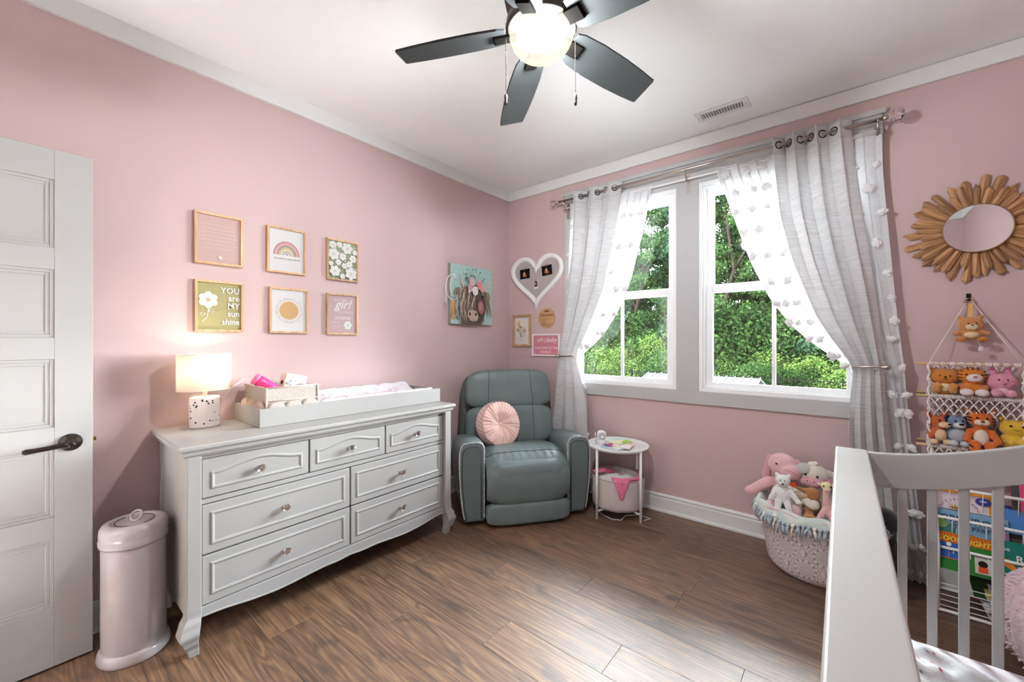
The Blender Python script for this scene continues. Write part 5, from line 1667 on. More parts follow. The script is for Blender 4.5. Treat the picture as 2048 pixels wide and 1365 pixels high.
t = thing('wood_sign', 'round wooden hello world birth sign beside the grey curtain', 'sign', (0.459, -.001, 1.496))
dk = MB(); dk.xf = Matrix.Rotation(PI / 2, 4, 'X'); dk.lathe([(0, 0), (.092, 0), (.092, .006), (0, .006)], 48, smooth=False)
obj('disc', dk, wood_mat('sign_wood', '#a87f57', '#bf986c', (4, 30, 30)), t, bevel=.001)
BURN = '#5a3b22'
p = Pic(.0062)
for i in range(12):
    a = i * .5; p.disc(-.02 + i * .0042, .064 + .006 * sin(i * 1.7), .007, BURN, .0035, 8, a)
p.text('hello world', .036, 0, .018, BURN, shear=.3, sx=.85)
for i, w in enumerate((.055, .03, .035, .032, .036)):
    zz = -.012 - i * .014
    p.stroke([(-.060, zz), (.06 if i < 4 else .03, zz)], .0012, '#7a5636')
    p.stroke([(-.04 + w * q / 9.0, zz + .004 + (.0025 if q % 2 else -.0025)) for q in range(10)], .0018, BURN)
p.build('burnt_lettering', t)

t = thing('framed_print', 'small oak framed white print of yellow line flowers under the heart pinboard', 'framed print', (0.174, -.001, 1.386))
frame_bars(.220, .302, .022, .022, M_OAK, t)
p = Pic(.008).rect(-.09, .09, -.13, .13, '#dcd6d3')
rg = random.Random(8)
for i in range(9):
    u, v = -.01 + rg.uniform(-.04, .035), .02 + rg.uniform(-.04, .07)
    p.stroke([(-.005, -.07), (u * .6, v * .4 - .02), (u, v)], .0016, '#a9905c'); p.flower(u, v, .014, ('#d9b64e', '#e3c977', '#c99f45')[i % 3], '#9c7432', 5, i)
for i in range(4):
    u = .03 + rg.uniform(-.01, .03); p.stroke([(u, -.06), (u + .004, -.01 + rg.uniform(-.02, .03))], .0014, '#8f7d6c'); p.flower(u + .004, -.005 + rg.uniform(-.02, .03), .010, '#d9b1a6', '#b98b7d', 5)
p.stroke([(-.03, -.085), (.0, -.095), (.03, -.088)], .002, '#7d756c')
p.build('print', t)

t = thing('baby_sign', 'white framed rose sign reading oh baby welcome to the world', 'sign', (0.452, -.001, 1.2475))
frame_bars(.306, .203, .013, .018, M_WHITE, t)
ROSE = '#cf8791'
p = Pic(.008).rect(-.143, .143, -.092, .092, ROSE)
WT = '#f6eeec'
p.text('oh', .062, -.072, .030, WT, shear=.3).text('baby', .060, .062, .030, WT, shear=.3)
hz2 = [(-.010 + .0011 * 16 * sin(q) ** 3, .042 + .0011 * (13 * cos(q) - 5 * cos(2 * q) - 2 * cos(3 * q) - cos(4 * q))) for q in [2 * PI * k / 24 for k in range(25)]]
p.stroke(hz2, .003, WT)
p.text('WELCOME TO THE', .030, .002, -.036, WT, sx=.98, bold=.0).text('WORLD', .034, -.005, -.076, WT)
p.build('print', t)

# ================================================================ sunburst mirror
MI = thing('sunburst_mirror', 'round mirror framed by layered rustic wooden rays on the window wall', 'mirror', (3.087, -.001, 1.853))
gl = MB(); gl.xf = Matrix.Rotation(PI / 2, 4, 'X'); gl.lathe([(0, .040), (.119, .040), (.121, .036), (.121, .0), (0, 0)], 64, smooth=False)
obj('backing', gl, mat('mirror_back', '#4a382a', .8), MI)
g2 = MB(); g2.xf = Matrix.Rotation(PI / 2, 4, 'X'); g2.lathe([(0, .042), (.1165, .042), (.119, .0405)], 64, smooth=False)
obj('mirror_glass', g2, mat('mirror_silver', '#eef0f0', .02, metal=1.0), MI)
obj('mirror_ring', MB().tube([(.1195 * cos(a), -.040, .1195 * sin(a)) for a in [2 * PI * k / 64 for k in range(64)]], .0028, 8, closed=True), mat('ring_wood', '#8a6848', .5), MI)
rg = random.Random(17)
N1 = 26
for layer, (nn, r0, lo_, hi_, y0) in enumerate(((N1, .085, .235, .275, -.006), (N1, .085, .200, .245, -.018))):
    for k in range(nn):
        a = 2 * PI * (k + .5 * layer) / nn + rg.uniform(-.035, .035)
        L_ = rg.uniform(lo_, hi_); w = rg.uniform(.0125, .0175) * (1.12 if layer == 0 else 1.0)
        tip = rg.uniform(.012, .035); q = rg.uniform(-.5, .5)
        blunt = rg.random() < .3
        if blunt:
            pts = [(r0, -w * .72), (L_ - .02, -w), (L_ - .006, -w * .75), (L_, 0), (L_ - .006, w * .75), (L_ - .02, w), (r0, w * .72)]
        else:
            pts = [(r0, -w * .72), (L_ - tip, -w), (L_, q * w), (L_ - tip, w), (r0, w * .72)]
        n = len(pts); th = rg.uniform(.008, .012)
        vs = [(x, 0, z) for x, z in pts] + [(x, -th * .6, z * .95) for x, z in pts]
        # faceted ridge along the middle
        vs += [(r0, -th - .004, 0), (L_ - tip * .8, -th - .004, q * w * .5)]
        fs = [tuple(range(n))[::-1]] + [(i, (i + 1) % n, n + (i + 1) % n, n + i) for i in range(n - 1)]
        R1, R2 = 2 * n, 2 * n + 1
        lo_side = [n + i for i in range(n)]
        half = n // 2
        fs += [(lo_side[0], lo_side[1], R2, R1)]
        for i in range(1, n - 2):
            fs.append((lo_side[i], lo_side[i + 1], R2))
        fs += [(lo_side[n - 2], lo_side[n - 1], R1, R2), (lo_side[n - 1], lo_side[0], R1)]
        o = obj('ray', MB().add(vs, fs), M_RAY, MI, loc=(0, y0, 0), rot=(0, -a, 0))

# ================================================================ macrame toy hanger
MH = thing('macrame_hanger', 'white macrame toy hanger with three wooden dowels on the window wall', 'toy hanger', (3.064, 0, 0))
HY_ = -.105
levels = (1.172, 1.006, .752)
hook = MB().tube([(0, -.001, 1.512), (0, -.016, 1.512), (0, -.020, 1.500), (0, -.012, 1.494)], .003, 8).box(-.008, .008, -.004, 0, 1.495, 1.53)
obj('hook', hook, M_BRONZE, MH)
obj('ring', MB().tube([(.016 * cos(a), -.016, 1.488 + .016 * sin(a)) for a in [2 * PI * k / 24 for k in range(24)]], .0035, 8, closed=True), M_OAK, MH)
hw_ = .200
for i, z in enumerate(levels):
    obj('dowel', MB().tube([(-hw_, HY_, z), (hw_, HY_, z)], .0068, 12), M_DOWEL, MH)
    if i: obj('dowel', MB().tube([(-hw_ + .01, -.014, z + .01), (hw_ - .01, -.014, z + .01)], .0062, 12), M_DOWEL, MH)
cords = MB()
for s in (-1, 1):
    cords.tube([(s * .012, -.018, 1.482), (s * .155, HY_, levels[0])], .0022, 6)
    xs = s * .155
    pts = []
    for k in range(60):
        z = levels[0] - (levels[0] - .655) * k / 59.0
        pts.append((xs + s * .004 * sin(k * .9) - s * .012 * (k / 59.0) * -1 * 0, HY_ - .006 + .003 * cos(k * .9), z))
    cords.tube(pts, .0042, 6)
    for z in (1.09, .94, .87, .80, .70): cords.ell((xs, HY_ - .007, z), (.008, .008, .010), n=3)
    for z in levels[1:]:
        cords.tube([(xs, HY_, z), (xs, -.014, z + .01)], .004, 6)
obj('side_cord', cords, M_CORD, MH)
wr = MB()
rg = random.Random(2)
xx = -.150
while xx < .152:
    n_ = rg.choice((3, 4, 5))
    for k in range(n_):
        if xx > .152: break
        wr.tube([(xx + .0086 * cos(a) * 0, HY_ + .0088 * cos(a), levels[0] + .0088 * sin(a)) for a in [2 * PI * q / 12 for q in range(12)]], .0021, 5, closed=True)
        xx += .0045
    xx += rg.choice((.004, .010, .014))
for z in levels[1:]:
    xx = -.148
    while xx < .150:
        wr.tube([(xx, HY_ + .0088 * cos(a), z + .0088 * sin(a)) for a in [2 * PI * q / 12 for q in range(12)]], .0021, 5, closed=True)
        xx += .0048
o = obj('cord_wraps', wr, M_CORD, MH); o['kind'] = 'stuff'
def net(y, z0, rows, dz_, nx, x0, x1, r=.0019, sag=0.0):
    mb = MB()
    w = (x1 - x0) / nx
    for j in range(rows):
        for i in range(nx):
            xa = x0 + w * (i + .5 * (j % 2)); xb = xa + w
            for (p, q) in (((xa, 0), (xa + w / 2, 1)), ((xb, 0), (xa + w / 2, 1)), ((xa + .004, 0), (xa + w / 2, 1)), ((xb - .004, 0), (xa + w / 2, 1))):
                if p[0] < x0 - .002 or p[0] > x1 + .002: continue
                mb.tube([(p[0], y, z0 - dz_ * j), ((p[0] * .45 + q[0] * .55), y - .003, z0 - dz_ * (j + .5)), (q[0], y, z0 - dz_ * (j + 1))], r, 5)
            if xa + w / 2 < x1: mb.ell((xa + w / 2, y - .002, z0 - dz_ * (j + 1)), (.0042, .004, .0048), n=2)
    return mb
for (y, z0, rows, dz_, nx) in ((-.012, levels[0] - .012, 5, .030, 9), (HY_ - .004, levels[1] - .010, 3, .026, 9), (-.012, levels[1] - .02, 6, .036, 9), (HY_ - .004, levels[2] - .010, 3, .026, 9)):
    o = obj('macrame_net', net(y, z0, rows, dz_, nx, -.150, .150), M_CORD, MH); o['kind'] = 'stuff'
for z in levels[1:]:
    sl = MB()
    for k in range(22):
        x = -.147 + .014 * k
        sl.tube([(x, HY_, z + .008), (x, -.06, z + .002), (x, -.014, z + .017)], .0026, 5)
    o = obj('shelf_cords', sl, M_CORD, MH); o['kind'] = 'stuff'

# ---------------------------------------------------------------- soft toys (plain generic animals)
def eyes(par, pts, r=.0042, name='eye'):
    for q in pts:
        obj(name, MB().ell(q, (r, r * .7, r)), M_BLACK, par)
def smile(par, c, w, d=.0):
    obj('stitched_mouth', MB().tube([(c[0] - w, c[1] + d, c[2] + w * .35), (c[0] - w * .4, c[1], c[2]), (c[0] + w * .4, c[1], c[2]), (c[0] + w, c[1] + d, c[2] + w * .35)], .0010, 5), M_BLACK, par)
def toy(name, label, cat, loc, rz=0.0, rot=None, group=None):
    return thing(name, label, cat, loc, rz, group, rot=rot)
def sit(z): return z + .0125
# hanging plush in a tan hood
t = toy('plush_toy', 'small plain tan plush bear hanging by a strap from the hanger hook', 'plush toy', (3.062, -.055, 1.30))
TAN = fur('#c88a55'); YEL = fur('#e9bd73')
b = MB().ell((0, 0, .068), (.047, .036, .042)).ell((0, 0, .020), (.036, .03, .032)).ell((-.036, 0, .108), (.012, .008, .010)).ell((.036, 0, .108), (.012, .008, .010)).limb((-.03, 0, .034), (-.052, -.012, .024), .014, .012).limb((.03, 0, .034), (.054, -.012, .024), .014, .012)
bo = obj('body', b, TAN, t, remesh=.004)
obj('muzzle', MB().ell((0, -.028, .058), (.022, .014, .016)), fur('#e6cfa8'), t)
obj('belly', MB().ell((0, -.020, .018), (.026, .014, .016)), fur('#ecd3ab'), t)
for s in (-1, 1): obj('foot', MB().ell((s * .036, -.026, -.004), (.019, .016, .014)), fur('#c9813f'), t)
eyes(t, [(-.013, -.0385, .074), (.013, -.0385, .074)], .0034); obj('nose', MB().ell((0, -.041, .066), (.005, .003, .0032)), M_BLACK, t); smile(t, (0, -.0395, .056), .008, .002)
obj('strap', MB().box(-.008, .008, -.002, .002, .105, .175), mat('tan_ribbon', '#dfae6c', .7), t, bevel=.001)
obj('charm', MB().tube([(.022, -.01, -.014), (.03, -.01, -.03), (.033, -.012, -.04)], .0012, 5).soft((.032, -.014, -.052), (.010, .006, .013), 3, 5), mat('silver_charm', '#d9d7da', .3, metal=.3), t)
# upper shelf
z1 = levels[1] + .012
def shelf_bear(label, x, col, paw, tum):
    t = toy('plush_bear', label, 'plush toy', (x, -.078, z1))
    b = MB().ell((0, 0, .088), (.055, .040, .044)).ell((0, 0, .030), (.040, .034, .036)).ell((-.042, .005, .122), (.013, .009, .012)).ell((.042, .005, .122), (.013, .009, .012))
    obj('body', b, fur(col), t, remesh=.004)
    for s in (-1, 1): obj('paw', MB().limb((s * .030, -.032, .022), (s * .028, -.045, .044), .018, .017), fur(paw), t, remesh=.004)
    obj('belly', MB().ell((0, -.022, .034), (.026, .017, .022)), fur(tum), t)
    eyes(t, [(-.018, -.0375, .094), (.018, -.0375, .094)], .0034); obj('nose', MB().ell((.001, -.0415, .088), (.005, .003, .004)), M_BLACK, t); smile(t, (.001, -.0405, .078), .006, .002)
shelf_bear('plain golden orange plush bear at the left of the upper hanger shelf', 2.966, '#cf8436', '#d79a52', '#ead2a6')
t = toy('plush_tiger', 'orange striped plush tiger with white muzzle in the middle of the upper hanger shelf', 'plush toy', (3.062, -.078, z1))
OR = fur('#d9822f'); WH = fur('#f2e6e2')
obj('body', MB().ell((0, 0, .096), (.054, .042, .044)).ell((0, 0, .030), (.050, .036, .036)).limb((-.04, -.01, .04), (-.03, -.05, .022), .018, .016).limb((.04, -.01, .04), (.03, -.05, .022), .018, .016), OR, t, remesh=.004)
for s in (-1, 1):
    obj('ear', MB().ell((s * .043, .0, .138), (.016, .009, .015)), WH, t); obj('paw', MB().ell((s * .025, -.056, .018), (.024, .018, .018)), WH, t)
obj('muzzle', MB().ell((.004, -.034, .088), (.028, .018, .021)), WH, t)
obj('nose', MB().ell((.004, -.052, .094), (.008, .004, .006)), P('#b97a72'), t); eyes(t, [(-.024, -.040, .104), (.028, -.040, .104)], .004)
st = MB()
for k in range(4):
    for s in (-1, 1):
        zz = .074 + .016 * k; st.tube([(s * .053 * math.sqrt(max(.05, 1 - ((zz - .096) / .044) ** 2)) * .98, -.010, zz), (s * .036, -.034 * math.sqrt(max(.05, 1 - ((zz - .096) / .046) ** 2)), zz - .003)], .0022, 5)
for k in range(3): st.tube([(-.018 + .018 * k, -.012, .1385), (-.016 + .016 * k, -.030, .127)], .0022, 5)
for s in (-1, 1):
    for k in range(3): st.tube([(s * .056, -.006 - .012 * k, .045 - .006 * k), (s * .04, -.026 - .012 * k, .047 - .007 * k)], .0022, 5)
obj('stripe', st, P('#4a2a16'), t)
t = toy('plush_pig', 'plain pink plush pig with tall ears at the right of the upper hanger shelf', 'plush toy', (3.157, -.078, z1))
PK = fur('#e39aae'); PK2 = fur('#e88fb4')
obj('body', MB().ell((0, 0, .072), (.052, .040, .042)).ell((0, 0, .028), (.038, .032, .032)), PK, t, remesh=.004)
for s in (-1, 1):
    obj('ear', MB().limb((s * .022, .004, .108), (s * (.034 if s < 0 else .020), .002, .152), .015, .009), PK2, t, remesh=.004); obj('paw', MB().ell((s * .023, -.042, .020), (.019, .017, .018)), fur('#eaa6b8'), t)
obj('tummy', MB().ell((0, -.024, .028), (.022, .014, .020)), fur('#f0c6cf'), t)
eyes(t, [(-.014, -.037, .084), (.014, -.038, .084)], .0036); obj('snout', MB().ell((.004, -.041, .074), (.007, .004, .005)), PK2, t); smile(t, (.004, -.040, .062), .006, .002)
# lower shelf
z2 = levels[2] + .012
t = toy('plush_fox', 'rust and cream plush fox with pointed ears, left on the lower shelf', 'plush toy', (2.943, -.082, z2), rad(14))
RU = fur('#c9683a'); CR = fur('#efd0a8')
obj('body', MB().ell((0, 0, .108), (.036, .032, .032)).ell((0, 0, .046), (.038, .033, .042)).limb((-.03, -.01, .06), (-.036, -.03, .035), .012, .011), RU, t, remesh=.004)

for s in (-1, 1): obj('ear', MB().limb((s * .026, .004, .132), (s * .036, .004, .162), .014, .008), fur('#d4562c'), t, remesh=.004)
obj('muzzle', MB().ell((.016, -.030, .098), (.024, .018, .016)), CR, t); obj('belly', MB().ell((.003, -.022, .044), (.024, .018, .030)), CR, t)
for s in (-1, 1): obj('foot', MB().ell((s * .026, -.034, .012), (.017, .020, .014)), CR, t)
eyes(t, [(-.004, -.034, .120), (.022, -.032, .120)], .0045); obj('nose', MB().ell((.028, -.047, .104), (.007, .005, .0045)), M_BLACK, t)
t = toy('plush_dog', 'dusty blue plush puppy with floppy dark ears on the lower hanger shelf', 'plush toy', (3.010, -.080, z2), rad(6))
BL = fur('#7f93ad'); NV = fur('#2d3240'); GR = fur('#b3bac4')
obj('body', MB().ell((0, 0, .116), (.036, .032, .034)).ell((0, 0, .050), (.040, .034, .044)), BL, t, remesh=.004)
for s in (-1, 1): obj('ear', MB().limb((s * .030, .0, .138), (s * .046, -.004, .112), .010, .012), NV, t, remesh=.004); obj('foot', MB().ell((s * .019, -.040, .013), (.017, .020, .015)), fur('#d5d5da'), t)
obj('arm', MB().limb((.034, -.008, .062), (.046, -.02, .03), .012, .011), NV, t, remesh=.004)
obj('muzzle', MB().ell((.004, -.030, .102), (.022, .018, .015)), fur('#dcdce0'), t); obj('belly', MB().ell((.0, -.022, .050), (.032, .018, .034)), GR, t)
eyes(t, [(-.012, -.035, .124), (.014, -.035, .124)], .0045); obj('nose', MB().ell((.006, -.048, .110), (.010, .005, .006)), M_BLACK, t)
t = toy('plush_tiger', 'bright orange lanky plush tiger dangling its striped legs over the lower hanger shelf', 'plush toy', (3.088, -.100, z2 - .01))
TG = fur('#dd6f28'); PY = fur('#f0e4d2')
obj('body', MB().ell((0, .010, .150), (.046, .038, .042)).ell((0, .014, .060), (.042, .034, .058)).limb((-.024, -.03, .03), (-.024, -.05, -.045), .022, .019).limb((.026, -.03, .03), (.028, -.05, -.045), .022, .019).limb((-.036, 0, .09), (-.05, -.03, .05), .014, .013).limb((.036, 0, .09), (.052, -.03, .05), .014, .013), TG, t, remesh=.004)
obj('muzzle', MB().ell((-.011, -.026, .138), (.016, .014, .014)).ell((.011, -.026, .138), (.016, .014, .014)), PY, t, remesh=.004)
obj('belly', MB().ell((0, -.014, .062), (.026, .016, .040)), PY, t)
obj('nose', MB().ell((0, -.042, .145), (.007, .004, .005)), P('#5b3420'), t); eyes(t, [(-.016, -.028, .160), (.016, -.028, .160)], .0045)
for s in (-1, 1):
    obj('ear', MB().ell((s * .040, .006, .188), (.014, .009, .014)), TG, t); obj('inner_ear', MB().ell((s * .040, -.001, .187), (.008, .004, .008)), PY, t)
st = MB()
for k in range(5):
    for s in (-1, 1):
        zz = .085 - .028 * k
        st.tube([(s * .046, -.004 if zz > .03 else -.045, zz), (s * .036, -.020 if zz > .03 else -.066, zz - .006)], .0034, 5)
for s in (-1, 1):
    for k in range(2): st.tube([(s * .046, -.004, .160 - .014 * k), (s * .034, -.022, .158 - .014 * k)], .0028, 5)
for k in (-1, 0, 1): st.tube([(k * .014, -.004, .192), (k * .012, -.020, .184)], .0028, 5)
o = obj('stripe', st, M_BLACK, t); o['kind'] = 'stuff'
t = toy('plush_toy', 'plain yellow round plush with small round ears, right on the lower shelf', 'plush toy', (3.198, -.082, z2), rad(-8))
YL = fur('#e8bd3a')
obj('body', MB().ell((0, 0, .108), (.052, .040, .042)).ell((0, 0, .044), (.050, .038, .042)).limb((-.02, -.02, .05), (-.008, -.046, .045), .016, .014).limb((.03, -.02, .05), (.018, -.046, .045), .016, .014), YL, t, remesh=.004)
obj('ear', MB().ell((-.036, .0, .148), (.014, .009, .014)), YL, t); obj('ear', MB().ell((.036, .0, .148), (.014, .009, .014)), YL, t)
eyes(t, [(-.014, -.0395, .122), (.024, -.0385, .122)], .0055); smile(t, (.006, -.0435, .104), .010, .002)

# ================================================================ toy basket
BK = thing('toy_basket', 'large round fabric basket with grey petal print by the window wall', 'basket', (2.455, -.262, 0))
def bk_fn(u, v):
    a = 2 * PI * u
    fl = .80 + .20 * min(1, v / .9) ** .7
    if v < .12: fl -= .10 * (1 - v / .12) ** 2
    return (.272 * fl * cos(a), .235 * fl * sin(a), .365 * v)
pet = bpy.data.materials.new('petal_print_canvas'); pet.use_nodes = True
nt = pet.node_tree; Lk = nt.links.new; b = nt.nodes['Principled BSDF']; b.inputs['Roughness'].default_value = .9
uvn = nt.nodes.new('ShaderNodeTexCoord'); sp = nt.nodes.new('ShaderNodeSeparateXYZ'); Lk(uvn.outputs['UV'], sp.inputs[0])
def mth(op, a, bb=None, **kw):
    n_ = nt.nodes.new('ShaderNodeMath'); n_.operation = op
    for i, q in enumerate((a, bb)):
        if q is None: continue
        if isinstance(q, (int, float)): n_.inputs[i].default_value = q
        else: Lk(q, n_.inputs[i])
    return n_.outputs[0]
# flower medallions on an offset lattice: petals from angle and radius about each cell centre
U = mth('MULTIPLY', sp.outputs[0], 9.0); V = mth('MULTIPLY', sp.outputs[1], 2.1)
def medallion(ou, ov):
    cu = mth('SUBTRACT', mth('FRACT', mth('ADD', U, ou)), .5); cv = mth('SUBTRACT', mth('FRACT', mth('ADD', V, ov)), .5)
    r_ = mth('SQRT', mth('ADD', mth('MULTIPLY', cu, cu), mth('MULTIPLY', cv, cv))); a_ = mth('ARCTAN2', cv, cu)
    ringi = mth('FLOOR', mth('MULTIPLY', r_, 5.5)); fr_ = mth('FRACT', mth('MULTIPLY', r_, 5.5))
    ph = mth('MULTIPLY', mth('MODULO', ringi, 2.0), PI)
    pe = mth('COSINE', mth('ADD', mth('MULTIPLY', a_, 11.0), ph))
    # outline where |petal edge - profile| is small
    pr = mth('SINE', mth('MULTIPLY', fr_, PI))
    ln_ = mth('ABSOLUTE', mth('SUBTRACT', mth('ADD', mth('MULTIPLY', pe, .5), .5), mth('SUBTRACT', 1.0, mth('MULTIPLY', pr, .92))))
    return ln_, r_
l1, r1 = medallion(0, 0); l2, r2 = medallion(.5, .5)
sel = mth('LESS_THAN', r1, r2)
ln = mth('ADD', mth('MULTIPLY', l1, sel), mth('MULTIPLY', l2, mth('SUBTRACT', 1.0, sel)))
msk = nt.nodes.new('ShaderNodeMapRange'); msk.inputs[1].default_value = .12; msk.inputs[2].default_value = .24; Lk(ln, msk.inputs[0])
mx = nt.nodes.new('ShaderNodeMix'); mx.data_type = 'RGBA'; Lk(msk.outputs[0], mx.inputs['Factor']); mx.inputs[6].default_value = H('#9b8c8b'); mx.inputs[7].default_value = H('#ddd2d1'); Lk(mx.outputs[2], b.inputs['Base Color'])
wall_o = obj('basket_wall', MB().surf(bk_fn, 97, 20), pet, BK)
uvl = wall_o.data.uv_layers.new(name='UVMap')
for lp in wall_o.data.loops:
    vi = lp.vertex_index; uvl.data[lp.index].uv = ((vi % 97) / 96.0, (vi // 97) / 19.0)
obj('basket_bottom', MB().lathe([(0, .004), (1, .004), (1, .012), (0, .012)], 48, sx=.185, sy=.16), mat('basket_lining', '#d8cfcc', .9), BK)
obj('basket_rim', MB().tube([(.272 * cos(a), .235 * sin(a), .365) for a in [2 * PI * k / 64 for k in range(64)]], .006, 8, closed=True), MATS['basket_lining'], BK)
# tied fleece blanket lining the basket
FB = thing('fleece_blanket', 'pastel tied fleece blanket with blue knotted fringe lining the toy basket', 'blanket', (2.455, -.262, 0))
FLB = mat('pale_fleece', '#e9ece2', .95, spec=.1, sheen=.4, noise=(9, .8, '#bcd6d3'), bump=(160, .4)); FLU = mat('blue_fleece', '#aebfca', .95, spec=.1, sheen=.4, bump=(160, .4)); FLP = mat('rainbow_fleece', '#e6d9c2', .95, noise=(14, .9, '#d9a9b8'), sheen=.4)
def fb_edge(a):   # where the blanket folds over the rim: it hangs lower at the front
    d = max(0.0, cos(a - rad(-125))) ** 1.5
    return .012 + .050 * d
def fb_fn(u, v):
    a = 2 * PI * u; e = fb_edge(a)
    k = v * 1.6
    if k < 1: r, z = .60 + .40 * k, .235 + .14 * k ** 1.5
    else:
        q = (k - 1) / .6; r, z = 1.0 + .06 * sin(q * PI * .7), .375 - e * q
    r += .015 * sin(a * 7 + 3 * v)
    return (.272 * r * cos(a), .235 * r * sin(a), z + .006 * sin(a * 11 + v * 8))
obj('fleece', MB().surf(fb_fn, 96, 20, cu=True), FLB, FB, solid=.005)
fm = [MB(), MB()]
rg = random.Random(9)
for k in range(80):
    a = 2 * PI * k / 80; p0 = Vector(fb_fn(k / 80.0, 1.0)); out = Vector((cos(a), sin(a), 0))
    L_ = rg.uniform(.045, .068); sd = Vector((-sin(a), cos(a), 0)) * rg.uniform(-.012, .012)
    q = fm[0 if k % 4 else 1]
    q.ell(tuple(p0 + out * .006), (.010, .010, .009), n=3)
    q.tube([p0 + out * .006, p0 + out * .018 + sd * .5 + Vector((0, 0, -L_ * .5)), p0 + out * .012 + sd + Vector((0, 0, -L_))], [.007, .0085, .005], 6, flat=.55)
    if k % 2: q.tube([p0 + out * .006, p0 + out * .022 - sd + Vector((0, 0, -L_ * .3)), p0 + out * .022 - sd * 1.6 + Vector((0, 0, -L_ * .7))], [.006, .007, .004], 6, flat=.55)
o = obj('knotted_fringe', fm[0], FLU, FB); o['kind'] = 'stuff'
o = obj('pale_fringe', fm[1], mat('cream_fleece', '#efeadd', .95), FB); o['kind'] = 'stuff'
def patch(u, v):
    a = rad(-150) + rad(70) * u; r = .84 + .205 * v
    return (.272 * r * cos(a), .235 * r * sin(a), (.325 + .058 * v) - .05 * max(0, v - .75) * 2 + .008 * sin(9 * u + 4 * v))
obj('pastel_fold', MB().surf(patch, 24, 10), FLP, FB, solid=.006)

# toys in the basket
t = toy('plush_bunny', 'large floppy pink plush bunny at the back left of the toy basket', 'plush toy', (2.285, -.215, .32), rad(-6))
BP = fur('#e8b9ba')
obj('body', MB().ell((.01, .03, .07), (.085, .060, .10)).ell((.005, .02, .225), (.078, .068, .072), rot=(0, rad(25), 0)).ell((.05, -.02, .205), (.055, .05, .045)).limb((-.06, -.01, .12), (-.150, -.06, .055), .034, .030), BP, t, remesh=.007)
obj('ear', MB().limb((-.062, .03, .26), (-.083, .03, .15), .020, .026).limb((-.083, .03, .15), (-.075, .03, .09), .026, .020), fur('#dda9ac'), t, remesh=.007)
obj('ear', MB().limb((.07, .045, .25), (.10, .05, .16), .020, .022), fur('#dda9ac'), t, remesh=.007)
eyes(t, [(-.012, -.058, .248)], .006); obj('stitched_mouth', MB().tube([(.03, -.066, .226), (.055, -.070, .222), (.078, -.064, .212), (.09, -.052, .20)], .0018, 5), P('#c98f95'), t)
t = toy('plush_bear', 'cream plush bear with pink quilted feet under the little white bear', 'plush toy', (2.315, -.325, .322), rad(-10))
CRM = fur('#e6dfd0')
obj('body', MB().ell((0, .05, .07), (.085, .06, .075)).limb((-.05, .0, .055), (-.045, -.05, .02), .036, .034).limb((.05, .0, .055), (.055, -.05, .03), .036, .034).limb((.06, .03, .11), (.125, -.02, .075), .026, .022), CRM, t, remesh=.007)
for x in (-.045, .062): obj('foot', MB().ell((x, -.075, .032), (.036, .024, .040)), fur('#e9c3c6'), t)
t = toy('plush_bear', 'small white plush bear with a red paper tag sitting on the basket toys', 'plush toy', (2.312, -.405, .350), rad(4))
WB = fur('#f0efee')
obj('body', MB().ell((0, .0, .165), (.036, .034, .034)).ell((-.002, -.018, .152), (.016, .022, .014)).ell((0, .006, .085), (.040, .032, .052)).ell((-.028, .004, .195), (.012, .008, .012)).ell((.028, .004, .195), (.012, .008, .012)).limb((-.034, 0, .11), (-.055, -.022, .062), .016, .013).limb((.034, 0, .11), (.070, -.02, .066), .016, .013).limb((-.02, -.01, .05), (-.028, -.045, -.012), .019, .015).limb((.02, -.01, .05), (.036, -.045, -.012), .019, .015).ell((-.034, -.056, -.016), (.016, .018, .013)).ell((.042, -.056, -.016), (.016, .018, .013)), WB, t, remesh=.0045)
eyes(t, [(-.011, -.031, .174), (.008, -.033, .174)], .0032); obj('nose', MB().ell((-.001, -.041, .157), (.006, .005, .0045)), M_BLACK, t)
tg = MB(); tg.xf = Matrix.Translation((.045, -.012, .155)) @ Matrix.Rotation(rad(-20), 4, 'Y')
hpts = [(.0011 * 16 * sin(q) ** 3, .0011 * (13 * cos(q) - 5 * cos(2 * q) - 2 * cos(3 * q) - cos(4 * q))) for q in [2 * PI * k / 24 for k in range(24)]]
tg.prism(hpts, 1, -.0008, .0008)
to = obj('heart_tag', tg, P('#d8432f'), t)
p = Pic(.001); p.text('ty', .020, .045, .151, '#f4f0ea'); p.build('tag_print', to)
t = toy('plush_cow', 'cream and grey plush cow with a pink muzzle at the back right of the basket', 'plush toy', (2.436, -.200, .34), rad(-4))
CW = fur('#ddd3c6')
obj('body', MB().ell((0, .02, .06), (.075, .06, .09)).ell((0, .0, .180), (.078, .062, .064)), CW, t, remesh=.007)
obj('grey_patch', MB().ell((-.036, -.012, .205), (.045, .052, .040)), fur('#b9b8b6'), t); obj('tuft', MB().ell((.0, -.008, .242), (.026, .018, .016)).ell((.012, -.012, .248), (.014, .012, .014)), fur('#efe6da'), t)
for s in (-1, 1): obj('ear', MB().limb((s * .068, .0, .205), (s * .108, -.005, .188), .020, .018), fur('#c2b9b2'), t, remesh=.006)
obj('muzzle', MB().ell((-.002, -.050, .150), (.056, .030, .032)), fur('#dba6b0'), t)
eyes(t, [(-.028, -.060, .193), (.026, -.060, .188)], .0065); eyes(t, [(-.018, -.079, .162), (.014, -.079, .160)], .003, 'nostril')
obj('stitched_mouth', MB().tube([(-.042, -.068, .150), (-.028, -.076, .134), (0, -.080, .126), (.026, -.076, .132), (.040, -.068, .146)], .0014, 5), P('#6a4448'), t)
t = toy('plush_monkey', 'brown plush with a white striped middle slumped in front of the cow', 'plush toy', (2.440, -.345, .322), rad(6))
BRN = fur('#b07a4a')
